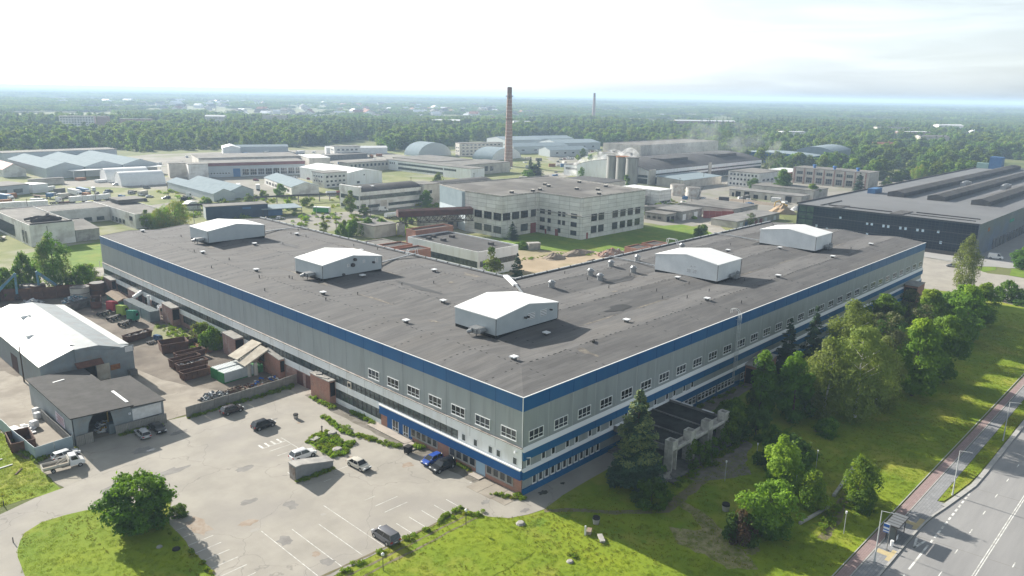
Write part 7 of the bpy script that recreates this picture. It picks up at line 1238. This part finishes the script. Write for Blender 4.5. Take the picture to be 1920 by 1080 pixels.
for x, y, k, h_, r_2, lb in ((91.5, -29.6, 'lime', 17.6, 5.6, 'large bright lime tree right of the birches'), (104.5, -31.2, 'lime2', 15.6, 5.0, 'dark round lime tree at the right edge of the group'), (104, -20, 'pine', 14, 4.2, 'brownish pine between the birch and the lime trees'), (113, -14, 'pine', 11, 3.8, 'olive pine behind the brownish one'), (122, -12.6, 'lime2', 13.6, 5.2, 'rounded green tree close to the factory wall'), (126, -21, 'pine', 12, 4, 'grey-green pine at the middle of the far tree group'), (137, -18.6, 'lime', 14, 4.8, 'light green lime tree of the far tree group'), (143, -26.6, 'lime', 15.6, 5.4, 'tall light green lime at the right of the far tree group'), (153, -22.4, 'lime2', 13, 4.6, 'green lime behind the tall light one'), (163.6, -25.6, 'lime', 12.6, 4.2, 'farthest lime tree of the group at the lawn end'), (150, -10, 'pine', 10, 3.6, 'small dark pine by the far factory front'), (166, -12, 'bush', 7, 4.4, 'big bush near the far brick shaft')): tree(k, lb, x, y, h_, r_2)
for x, y, k, h_, r_2, lb in ((58.4, -25, 'bush', 3.4, 2.6, 'small low bush in the shade before the birches'), (43.6, -12.8, 'bush', 6.2, 3.6, 'tall green shrub at the right end of the portico'), (47, -16, 'bushdk', 5.6, 3.6, 'dark shrub in front of the portico end'), (51, -9, 'bush', 4.6, 3.4, 'green shrub by the wall right of the portico'), (62, -9, 'bushdk', 4, 3, 'dark shrub under the red brick shaft'), (48, -21, 'bush', 2.6, 2.0, 'low shrub on the gravel edge'), (63.5, -16.5, 'bushdk', 6, 4, 'dark undergrowth between the oak pair and the birches'), (75, -14, 'bushdk', 5, 4, 'dark undergrowth below the spruces'), (98, -24, 'bushdk', 5, 4, 'dark undergrowth below the lime trees')): tree(k, lb, x, y, h_, r_2, name='bush')
for x, y, h_, lb in ((27.2, -14.4, 5.6, 'feathery sapling in front of the second portico pillar'), (30.6, -14.9, 4.2, 'short sapling beside the feathery one'), (34.2, -14.2, 3.6, 'sapling in front of the third portico pillar'), (38, -14.2, 4.0, 'sapling near the last portico pillar'), (21.8, -11.4, 2.6, 'small sapling inside the nearest portico pillar'), (32.6, -12.0, 2.8, 'small sapling sprouting through the portico floor')): tree('sapling', lb, x, y, h_, 1.4, name='sapling')
tree('poplar', 'tall grey-green tree behind the far yard wall', -12.9, 187, 18.6, 5.7); tree('bush', 'wide bush left behind the yard wall', -26, 189, 8.6, 5.2, name='bush'); tree('bush', 'pointed bush between the wide bush and the tall tree', -19, 195, 11.5, 3.8, name='bush'); tree('bush', 'bush right of the tall grey-green tree', -5.6, 186, 7.4, 4.4, name='bush'); tree('bushpale', 'grey-green bush by the factory corner track', .5, 201, 4.6, 3.8, name='bush'); tree('bushpale', 'pale shrub at the corner of the factory and the yard wall', -2.2, 179.2, 4.6, 2.4, name='bush')
tree('bushpale', 'left pale shrub beside the rusty beams', -1.9, 110, 5, 2.8, name='bush'); tree('bush', 'right green shrub beside the rusty beams', -2.8, 102, 5.4, 3.0, name='bush')
tree('slim', 'thin birch standing before the white courtyard block', 91, 100, 13.2, 3.4, 1, name='birch_tree'); tree('sprucedark', 'dark spruce in the courtyard corner', 93, 90, 12.6, 3.3, 1, name='spruce_tree'); tree('sprucedark', 'rounded conifer against the white concrete block', 157.6, 154.6, 8, 3.0, 2, name='spruce_tree'); tree('bush', 'low bush at the courtyard lawn edge', 146, 138, 3.2, 2.8, name='bush'); tree('bush', 'bush beside the small red stair heads', 128, 66, 3.6, 2.8, name='bush')
tree('willow', 'large yellow-green rounded tree behind the left roof corner', 62, 276, 12, 7.4, name='willow_tree'); tree('willow', 'smaller yellow-green tree left of the large rounded one', 54.6, 277.5, 9, 4.6, name='willow_tree'); tree('slim', 'slim pale tree at the corner of the ruined wing', 51, 280.6, 8.6, 2.6); tree('slim', 'slim tree before the gable of the two-storey workshop', 146, 260, 12, 3.4); tree('oak', 'dense dark tree at the end of the two-storey workshop', 193.6, 257, 9.4, 3.6); tree('slim', 'slender tree beside the pipe gantry', 97, 209, 10, 1.9)
for x, y, h_, r_2, lb in ((111, 208, 7, 4, 'left one of three leafy bushes by the pipe gantry'), (117.5, 206, 7.4, 4, 'middle one of three leafy bushes by the pipe gantry'), (124, 204, 6.6, 4.2, 'right one of three leafy bushes by the pipe gantry'), (102, 203, 6.5, 3, 'low bush in front of the three leafy bushes'), (143, 212, 5.4, 2.6, 'yellow bush at the foot of the truss bridge')): tree('bushpale' if 'yellow' in lb else 'bush', lb, x, y, h_, r_2, name='bush')
tree('sprucedark', 'left one of two dark spruces near the chimney', 363, 334, 14.5, 3.8, name='spruce_tree'); tree('sprucedark', 'right one of two dark spruces near the chimney', 371, 333, 13, 4, name='spruce_tree')
for x, y, k, h_, r_2, lb in ((425, 178, 'oak', 8, 4.6, 'round green tree before the three-storey office block'), (413, 152, 'lime2', 16.4, 6.4, 'broad dark tree right of the three-storey office block'), (407, 129, 'lime', 9.6, 5, 'green tree behind the ruined garages'), (468, 122, 'sprucedark', 13.5, 4.2, 'dark conifer against the gutted building'), (272, 101.4, 'pine', 7, 2.8, 'dark round pine beside the patched garage roof'), (229, 103, 'bush', 5.6, 3.8, 'bush behind the right roof edge'), (566, 142, 'slim', 11, 5.4, 'pale rounded willow before the wood'), (577, 116, 'willow', 13.2, 7, 'yellowish rounded tree before the wood'), (494, 112, 'slim', 9, 4.4, 'pale tree at the end of the gutted building'), (213, -8.8, 'birch2', 17.8, 4.6, 'tall birch by the street in front of the dark glass hall'), (262, -16.4, 'oak', 9, 4.6, 'round green tree at the right frame edge by the forecourt'), (203, -23.8, 'bush', 6.2, 4.4, 'leafy bush between the lawn and the street'), (201, -18, 'bushdk', 2, 3.4, 'low dark hedge bush by the street'), (199.6, -28, 'bushdk', 1.6, 4, 'low clipped hedge at the right frame edge')): tree(k, lb, x, y, h_, r_2, name='bush' if 'bush' in lb or 'hedge' in lb else 'tree')
# ---------------------------------------------------------------- woods: nearest trees one by one, the rest as one mass per wood
def inpoly(P, poly):
    x, y = P[:, 0], P[:, 1]; c = np.zeros(len(P), bool); n = len(poly)
    for i in range(n):
        (x0, y0), (x1, y1) = poly[i], poly[(i+1) % n]
        if y0 != y1: c ^= ((y0 > y) != (y1 > y)) & (x < (x1-x0)*(y-y0)/(y1-y0)+x0)
    return c
def inside(poly, n, seed): g = np.random.default_rng(seed); A = np.array(poly); P = g.uniform(A.min(0), A.max(0), (n, 2)); return P[inpoly(P, poly)]
def vnoise(P, s, seed=0):
    def hsh(i, j): v = np.sin(i*127.1+j*311.7+seed*17.3)*43758.5453; return v-np.floor(v)
    p = P/s; i = np.floor(p); f = p-i; f = f*f*(3-2*f); a = hsh(i[:, 0], i[:, 1]); b = hsh(i[:, 0]+1, i[:, 1]); c = hsh(i[:, 0], i[:, 1]+1); d = hsh(i[:, 0]+1, i[:, 1]+1)
    return (a*(1-f[:, 0])+b*f[:, 0])*(1-f[:, 1])+(c*(1-f[:, 0])+d*f[:, 0])*f[:, 1]
def sample(poly, sp, seed, clear=0, cs=160, hole=()):
    g = np.random.default_rng(seed); A = np.array(poly); x0, y0 = A.min(0); x1, y1 = A.max(0); nx, ny = int((x1-x0)/sp)+1, int((y1-y0)/sp)+1
    X, Y = np.meshgrid(np.arange(nx), np.arange(ny)); P = np.stack([x0+(X.ravel()+g.uniform(-.45, .45, nx*ny))*sp, y0+(Y.ravel()+g.uniform(-.45, .45, nx*ny))*sp], 1)
    k = inpoly(P, poly) & (vnoise(P, cs, seed) >= clear)
    for (hx, hy, hr) in hole: k &= np.hypot(P[:, 0]-hx, P[:, 1]-hy) > hr
    v = P-np.array([CAMP.x, CAMP.y]); ang = np.degrees(np.arctan2(v[:, 1], v[:, 0])); k &= (ang > 3) & (ang < 85)
    return P[k]
def scatter(name, label, P, S, kinds, idx, rz=None, kind='stuff', z=None):
    """one object: instances of the source meshes on points"""
    n = len(P); g = np.random.default_rng(n); me = bpy.data.meshes.new(name); me.vertices.add(n); co = np.zeros((n, 3)); co[:, :2] = P[:, :2]
    if z is not None: co[:, 2] = z
    me.vertices.foreach_set('co', co.ravel())
    for nm, val, ty in (('scl', S, 'FLOAT'), ('idx', idx.astype(np.int32), 'INT'), ('rot', g.uniform(0, 6.283, n), 'FLOAT')): at = me.attributes.new(nm, ty, 'POINT'); at.data.foreach_set('value', val)
    o = link(name, me); o['kind'] = kind; o['label'] = label
    ng = bpy.data.node_groups.new(name+'_scatter', 'GeometryNodeTree'); ng.interface.new_socket('Geometry', in_out='INPUT', socket_type='NodeSocketGeometry'); ng.interface.new_socket('Geometry', in_out='OUTPUT', socket_type='NodeSocketGeometry')
    N = ng.nodes; L = ng.links; gi = N.new('NodeGroupInput'); go = N.new('NodeGroupOutput'); ip = N.new('GeometryNodeInstanceOnPoints'); jn = N.new('GeometryNodeJoinGeometry')
    for meo in reversed(kinds): oi = N.new('GeometryNodeObjectInfo'); oi.inputs['Object'].default_value = meo; oi.inputs['As Instance'].default_value = True; L.new(oi.outputs['Geometry'], jn.inputs[0])
    def na(nm, ty): a = N.new('GeometryNodeInputNamedAttribute'); a.data_type = ty; a.inputs['Name'].default_value = nm; return a.outputs['Attribute']
    L.new(gi.outputs[0], ip.inputs['Points']); L.new(jn.outputs[0], ip.inputs['Instance']); ip.inputs['Pick Instance'].default_value = True; L.new(na('idx', 'INT'), ip.inputs['Instance Index']); L.new(na('scl', 'FLOAT'), ip.inputs['Scale'])
    cx = N.new('ShaderNodeCombineXYZ'); L.new(na('rot', 'FLOAT'), cx.inputs[2]); L.new(cx.outputs[0], ip.inputs['Rotation']); L.new(ip.outputs[0], go.inputs[0])
    md = o.modifiers.new('scatter', 'NODES'); md.node_group = ng; return o
SRC = {}
def src(k):        # source object for the scatter (never linked to the scene itself)
    if k not in SRC: SRC[k] = bpy.data.objects.new(k+'_source', tree_kind(k)[2])
    return SRC[k]
FK = ['fbroad', 'fround', 'fpale', 'ftall', 'fconif', 'fbush']; FN = dict(fbroad='broad green tree', fround='rounded green tree', fpale='pale green tree', ftall='tall slender tree', fconif='dark pointed conifer', fbush='low pale green bush')
clumps = []
for i in range(3):      # far clump: many small crowns in one mesh
    g = np.random.default_rng(50+i); n = 1500; a = g.uniform(0, 6.28, 26); rr = np.sqrt(g.random(26))*24; hh_ = g.uniform(8, 13, 26); ix = g.integers(0, 26, n); d = unit(g.normal(size=(n, 3))); d[:, 2] = np.abs(d[:, 2])
    C = np.stack([np.cos(a)*rr, np.sin(a)*rr, hh_*.5], 1)[ix]+d*np.stack([np.full(26, 6.6), np.full(26, 6.6), hh_*.5], 1)[ix]; clumps.append(bpy.data.objects.new('wood_clump_source', quads_mesh('crowns', C, unit(d+g.normal(size=(n, 3))*.4), 1.25*g.uniform(.7, 1.3, n), .75, 0, [LM[('mid', 'midb', 'mid')[i]]], None, g)))
FOR = [('left', 'wide mixed wood behind the works on the left', [(20, 655), (76, 650), (111, 697), (149, 727), (208, 800), (216, 720), (262, 735), (289, 712), (376, 712), (470, 740), (536, 792), (600, 800), (757, 1052), (800, 1180), (640, 1420), (500, 1500), (200, 1560), (150, 1500)], 10.5, .24, (.36, .36, .16, .06, .03, .03), ((325, 1240, 70), (400, 1205, 50), (290, 1180, 60), (270, 1110, 50), (340, 1160, 60))),
 ('middle', 'belt of trees and bushes beyond the arched hangars', [(420, 610), (540, 790), (700, 920), (900, 1100), (1050, 1010), (960, 860), (760, 700), (660, 640), (640, 700), (500, 600)], 11, .38, (.32, .28, .15, .03, .02, .2), ()),
 ('centre', 'green wood behind the far pale sheds and the chimney', [(700, 690), (760, 655), (700, 530), (735, 470), (690, 400), (745, 310), (900, 330), (1150, 480), (1350, 640), (1500, 900), (1300, 1150), (1050, 1000), (860, 800)], 12.5, .34, (.38, .38, .13, .03, .02, .06), ((1130, 480, 24), (1190, 455, 24))),
 ('right', 'broad wood spreading behind the dark glass hall', [(598, 236), (590, 205), (556, 172), (556, 130), (585, 100), (662, 86), (760, 76), (980, 60), (1500, 120), (1900, 250), (1900, 700), (1500, 780), (1150, 470), (900, 320), (745, 300), (640, 312)], 12.5, .26, (.38, .38, .14, .04, .02, .04), ((665, 265, 42), (720, 255, 46), (900, 240, 22), (1500, 300, 26), (1600, 320, 26)))]
edge = []
for nm, lab, poly, sp, cl, pr, hole in FOR:
    P = sample(poly, sp, len(edge)+5, cl, 90, hole); g = np.random.default_rng(3); dist = np.hypot(P[:, 0]-CAMP.x, P[:, 1]-CAMP.y); o = np.argsort(dist); P = P[o]; n = len(P); idx = g.choice(6, n, p=pr); S = g.uniform(.7, 1.6, n)*(1.0 if nm != 'left' else .95); pt = vnoise(P, 75, 9); idx = np.where((pt > .62) & (g.random(n) < .75), g.choice([2, 5, 2, 5], n), idx); S = np.where((idx == 3) | (idx == 4), S*.68, S); idx = np.where((pt < .16) & (g.random(n) < .5), 4, idx)
    if nm == 'left': idx[:260] = np.where(g.random(260) < np.linspace(.95, .2, 260), 5, idx[:260])
    ne = 62 if nm != 'middle' else 40
    for j in range(ne):
        k = FK[idx[j]]; tree(k, FN[k]+' at the near edge of the '+dict(left='wood behind the three-gabled warehouse', middle='bushes beyond the arched hangars', centre='wood behind the far pale sheds', right='wood behind the gutted building')[nm], P[j, 0], P[j, 1], tree_kind(k)[0]*S[j]*.9, tree_kind(k)[1]*S[j], group='edge trees of the '+lab, name='bush' if k == 'fbush' else 'tree'); edge.append(j)
    scatter('woodland', lab, P[ne:], S[ne:], [src(k) for k in FK], idx[ne:])
BL = ['pale block half hidden in the left-hand wood', 'grey-roofed building glimpsed in the left-hand wood', 'long pale roof in the woods right of the far chimney', 'small works with a white roof in the right-hand wood', 'pinkish low block in the right-hand wood', 'grey low sheds in the right-hand wood', 'white gabled building at the right edge of the plain', 'pale row of garages beyond the right-hand wood', 'white-roofed hall left of the chimney beyond the bushes', 'pale two-storey house beside the chimney beyond the bushes']
for i, (x, y, lx, ly, h_) in enumerate(((470, 1130, 30, 12, 20), (600, 1190, 40, 16, 19), (1240, 760, 120, 14, 17), (980, 420, 34, 14, 17), (1020, 250, 40, 16, 17), (1200, 330, 46, 20, 16), (1560, 380, 50, 18, 18), (1350, 420, 60, 12, 17), (820, 1010, 60, 20, 14), (930, 900, 30, 14, 15))): bld(BL[i], x, y, lx, ly, h_, ('whitewall', 'palewall', 'brickpink')[i % 3], ('metroof', 'rooflt', 'metroof')[i % 3], 'flat' if i % 2 else 'gX', 2, name='distant_building', rz=-.7)
# far woods: clumps thinning out into fields
SETT = [(753, 1457), (976, 1385), (1112, 1112), (1500, 1400), (2700, 2731), (2194, 3288), (1558, 3814), (848, 2669)]
q = random.Random(34); [house(x, y, q.choice([0, 1, 1, 2]), q.uniform(1.1, 2.0)) for x, y in np.random.default_rng(4).permutation(np.concatenate([inside(SETT, 170, 3), inside(SETT[:5], 130, 5)])).tolist()[:150]]
def wedge(r0, r1, sp, seed, clear, cs):
    g = np.random.default_rng(seed); n = int(math.radians(78)*(r1*r1-r0*r0)/2/(sp*sp)); r = np.sqrt(g.uniform(r0*r0, r1*r1, n)); a = np.radians(g.uniform(4, 82, n)); P = np.stack([CAMP.x+r*np.cos(a), CAMP.y+r*np.sin(a)], 1); q_ = P*np.array([1, 1]); return P[(vnoise(q_, cs, seed)*.65+vnoise(q_, cs*.35, seed+1)*.35) > clear], g
for (r0, r1, sp, cl, cs, lab) in ((1500, 2900, 33, .42, 330, 'scattered woods and gardens round the far settlement'), (2900, 5200, 46, .36, 620, 'hazy far woods and fields'), (5200, 9500, 80, .34, 1300, 'blue-grey woods along the horizon'), (9500, 18000, 170, .40, 2600, 'faint woods on the horizon line')):
    P, g = wedge(r0, r1, sp, int(r0), cl, cs); keep = np.ones(len(P), bool)
    for nm, _, poly, *_r in FOR: keep &= ~inpoly(P, poly)
    keep &= ~(inpoly(P, SETT) & (g.random(len(P)) < .72))
    P = P[keep]; sc_ = sp/33*g.uniform(.7, 1.05, len(P))
    if r0 > 9000: sc_ *= .6
    scatter('woodland', lab, P, sc_**.8, clumps, g.integers(0, 3, len(P)))
# weeds, tufts and hedges
def tuft(name, n, r, h, ls, mats, seed, up=1.2, asp=.22):
    g = np.random.default_rng(seed); a = g.uniform(0, 6.28, n); k = np.sqrt(g.random(n))*r; C = np.stack([np.cos(a)*k, np.sin(a)*k, g.uniform(.15, 1, n)*h*(1-.5*k/r)], 1); Nn = unit(g.normal(size=(n, 3))+np.array([0, 0, .5]))
    return bpy.data.objects.new(name, quads_mesh(name, C, Nn, ls*g.uniform(.6, 1.3, n), asp, up, mats, g.integers(0, len(mats), n), g))
W1 = [tuft('weed_source', 70, .55, .6, .16, [LM['weed'], LM['lime']], 1, .5, .5), tuft('weed_source', 55, .45, .45, .14, [LM['weedy'], LM['weed']], 2, .5, .5), tuft('weed_source', 80, .6, .9, .18, [LM['lime'], LM['weed']], 3, .5, .5)]
G1 = [tuft('grass_source', 14, .22, .07, .08, [LM['grass']], 11), tuft('grass_source', 18, .3, .09, .09, [LM['grass'], LM['weed']], 12), tuft('grass_source', 12, .2, .11, .09, [LM['weedy'], LM['grass']], 13)]
def along(pts, n, w, seed):
    g = np.random.default_rng(seed); A = np.array(pts, float); d = np.diff(A, axis=0); L_ = np.hypot(d[:, 0], d[:, 1]); c = np.concatenate([[0], np.cumsum(L_)]); t = g.uniform(0, c[-1], n); i = np.clip(np.searchsorted(c, t)-1, 0, len(d)-1); f = (t-c[i])/L_[i]; return A[i]+d[i]*f[:, None]+g.normal(size=(n, 2))*w
isl2 = [(-14.4, 40.5), (-14.3, 31.8), (-12.6, 31.0), (-11.4, 31.2), (-7.6, 34.2), (-9.5, 35.6), (-8.5, 38.5), (-9, 41.8), (-11, 42.2)]
patch('traffic_island', isl2, .06, m_lawn2, .8, .15, 70)
WP = [inside(isl2, 330, 1), along([(-5.8, 48), (-6.4, 42), (-6.6, 38), (-5.2, 34), (-4.6, 31), (-3.6, 27)], 170, .35, 2), along([(-23.2, 28.2), (-16.4, 28.1)], 90, .22, 3), along([(-25, 65.1), (-14, 65.4), (-2, 65.8)], 190, .3, 4), along([(-37, 66), (-30, 65.4)], 60, .25, 5), along([(-2, 49.6), (-2.2, 58)], 50, .3, 6), along([(-.5, 23.6), (-1.6, 25.4)], 40, .4, 7), along([(-.5, 18), (-.4, 11)], 40, .2, 8), along([(-3, 3), (-1, -1), (-.3, .5)], 46, .3, 9), along([(-44.5, 66), (-50.6, 65.2), (-51.6, 80)], 120, .35, 10), along([(-9, 3.6), (-20, 2.8), (-33, 2.5)], 55, .35, 11), along([(20, -15.5), (44, -15)], 130, .5, 12), inside([(-9, 105), (-1.6, 100), (-1.6, 128), (-5, 131)], 260, 13), along([(24, -38), (44, -36.4)], 130, .5, 14), along([(-43.9, 29), (-44.3, 4)], 24, .2, 15), along([(-.6, 46), (-.6, 38)], 60, .25, 17), along([(-13.6, 3.2), (-10, 2.8), (-9, 0)], 26, .4, 18), along([(-7.2, -16.4), (-6.4, -15.8)], 9, .3, 19), along([(24, -.8), (44, -.8), (70, -1.2)], 120, .5, 20), along([(118, 126), (150, 119), (166, 104)], 130, 1.2, 21)]
WP = np.concatenate(WP); g = np.random.default_rng(8); scatter('weeds', 'green and yellow weeds growing along walls, verges and the traffic island', WP, g.uniform(.3, .95, len(WP)), W1, g.integers(0, 3, len(WP)), z=.06)
GP = np.concatenate([inside([(-36, 2.6), (-9.6, 3.2), (-8.2, -1.5), (-3.5, -5.2), (5, -5), (20, -14), (45, -18), (110, -18), (180, -20), (196, -43), (110, -43.4), (-20, -43.4), (-36, -14)], 40000, 2), inside(isl, 14000, 3), inside([(-75, 53), (-51.3, 52.6), (-52, 110), (-75, 110)], 9000, 4), inside([(46.6, -47.7), (140, -47.5), (140, -49.7), (62, -49.6)], 3500, 5)]); scatter('grass', 'short bright spring grass on the lawns', GP, g.uniform(.6, 1.5, len(GP)), G1, np.where(vnoise(GP, 4.0, 3) > .62, 2, g.integers(0, 2, len(GP))), z=.05)
RP = inside([(60, 190), (150, 160), (330, 118), (330, 300), (250, 300), (100, 430), (60, 300)], 2600, 6); RP = RP[vnoise(RP, 22, 4) > .55]; RP = RP[~inpoly(RP, [(120, 120), (250, 120), (250, 225), (150, 225)])]; q = random.Random(77); mid = [(x, y) for x, y in inside([(60, 200), (110, 190), (250, 250), (330, 200), (420, 240), (600, 200), (640, 470), (420, 380), (330, 330), (160, 345), (70, 330)], 420, 31)]
BB = np.array(mid); BB = BB[vnoise(BB, 45, 5) > .42]
for x, y in BB[110:165]: k = q.choice(['fround', 'fbroad', 'fpale', 'slim']); tree(k, FN.get(k, 'slim pale tree')+' growing between the works buildings', x, y, q.uniform(5, 9), q.uniform(2.2, 4.2), group='trees between the works buildings')
for x, y in BB[:110]: tree('fbush', 'low bush growing wild on the open ground between the works', x, y, q.uniform(1.6, 5.5), q.uniform(1.8, 4.2), group='bushes on the open works ground', name='bush')
CL = [('stack of crates', 'pallet_stack'), ('small storage container', 'container'), ('heap of stored goods under white sheeting', 'goods_heap')]
for i, (x, y) in enumerate(inside([(20, 372), (95, 372), (112, 430), (60, 455), (20, 440)], 26, 5).tolist()+inside([(150, 520), (330, 480), (390, 540), (330, 660), (150, 630)], 60, 6).tolist()+inside([(330, 300), (420, 330), (560, 440), (470, 440), (330, 320)], 50, 7).tolist()+inside([(300, 150), (380, 125), (370, 200), (310, 200)], 26, 8).tolist()):
    k = q.randrange(3); b = MB(); w_, d_, h_ = (q.uniform(1.5, 4), q.uniform(1.2, 2.4), q.uniform(.8, 2)) if k != 1 else (6, 2.4, 2.6)
    for j in range(1 if k == 1 else 3): b.obox((q.uniform(-1, 1)*(k != 1), q.uniform(-.8, .8)*(k != 1), h_/2*(1+.4*j*(k == 0))), (w_*(1-.2*j), d_, h_), q.uniform(-.1, .1))
    tag(b.obj(CL[k][1], [M['rusto'], M['palewall'], M['concd'], M['bluebox'], M['cloth'], M['steeld']][q.randrange(6)] if k < 2 else M['cloth'], None, (x, y, .06), q.uniform(0, 3), bevel=.08), CL[k][0]+' standing in the far works yards', 'goods', 'goods stored in the far works yards')
pb = MB(); pb.cyl((0, 0, 0), (0, 0, 9), .16, .1, 6); pb.box(-.9, -.06, 8.3, .9, .06, 8.45); pmx = pb.mesh('utility_pole', M['trunk'])
for x, y in ((70, 205), (112, 222), (148, 246), (190, 292), (232, 318), (282, 312), (330, 300), (22, 350), (56, 360), (100, 376), (300, 152), (338, 140), (372, 205), (420, 215)): tag(link('utility_pole', pmx, None, (x, y, 0), q.uniform(0, 3)), 'slim wooden cable pole standing between the works buildings', 'pole', 'cable poles of the works')
scatter('weeds', 'rough weeds over the open ground of the works', RP, g.uniform(1.2, 3.2, len(RP)), W1, g.integers(0, 3, len(RP)))
# ---------------------------------------------------------------- smoke and air
def volume_mat(name, col, dens, aniso=.3, noise=None):
    m = bpy.data.materials.new(name); m.use_nodes = True; N = m.node_tree.nodes; L = m.node_tree.links; N.remove(N['Principled BSDF']); v = N.new('ShaderNodeVolumePrincipled'); v.inputs['Color'].default_value = (*col, 1); v.inputs['Density'].default_value = dens; v.inputs['Anisotropy'].default_value = aniso; L.new(v.outputs[0], N['Material Output'].inputs['Volume'])
    if noise:
        t = N.new('ShaderNodeTexCoord'); n = N.new('ShaderNodeTexNoise'); n.inputs['Scale'].default_value = noise; n.inputs['Detail'].default_value = 4; r = N.new('ShaderNodeMapRange'); r.inputs[1].default_value = .46; r.inputs[2].default_value = .70; r.inputs[3].default_value = 0; r.inputs[4].default_value = dens; L.new(t.outputs['Object'], n.inputs['Vector']); L.new(n.outputs[0], r.inputs[0]); L.new(r.outputs[0], v.inputs['Density'])
    return m
def puff(name, label, blobs, m):
    bm = bmesh.new()
    for x, y, z, r in blobs: bmesh.ops.create_icosphere(bm, subdivisions=2, radius=r, matrix=Matrix.Translation((x, y, z)))
    me = bpy.data.meshes.new(name); bm.to_mesh(me); bm.free(); me.materials.append(m); o = link(name, me)
    rm = o.modifiers.new('merge', 'REMESH'); rm.mode = 'VOXEL'; rm.voxel_size = 1.0; return tag(o, label, kind='stuff')
puff('steam', 'dense white steam pouring out left of the concrete silos', [(388, 316, 3, 4), (393, 312, 5, 6), (399, 307, 8, 8), (407, 300, 11, 9), (414, 292, 13, 9), (396, 316, 4, 6), (424, 284, 15, 8)], volume_mat('steam_volume', (1, 1, 1), .2, .2, .2))
puff('smoke', 'thin grey smoke drifting up behind the silos', [(470, 282, 20, 12), (485, 276, 24, 14), (500, 268, 27, 15), (515, 258, 28, 15), (530, 248, 29, 14), (546, 238, 27, 12)], volume_mat('smoke_volume', (.72, .75, .74), .018, .2, .07))
puff('smoke', 'small pale smoke wisp at the right end of the works hall', [(560, 235, 7, 7), (563, 233, 15, 7), (566, 232, 23, 6)], volume_mat('wisp_volume', (.85, .86, .80), .03, .2, .12))
b = MB(); b.box(-41000, -41000, -1, 41000, 41000, 86)
hm = volume_mat('haze_volume', (.56, .74, 1.0), .00018, .1); o = b.obj('haze', hm); o['kind'] = 'stuff'; o['label'] = 'pale summer haze over the plain'
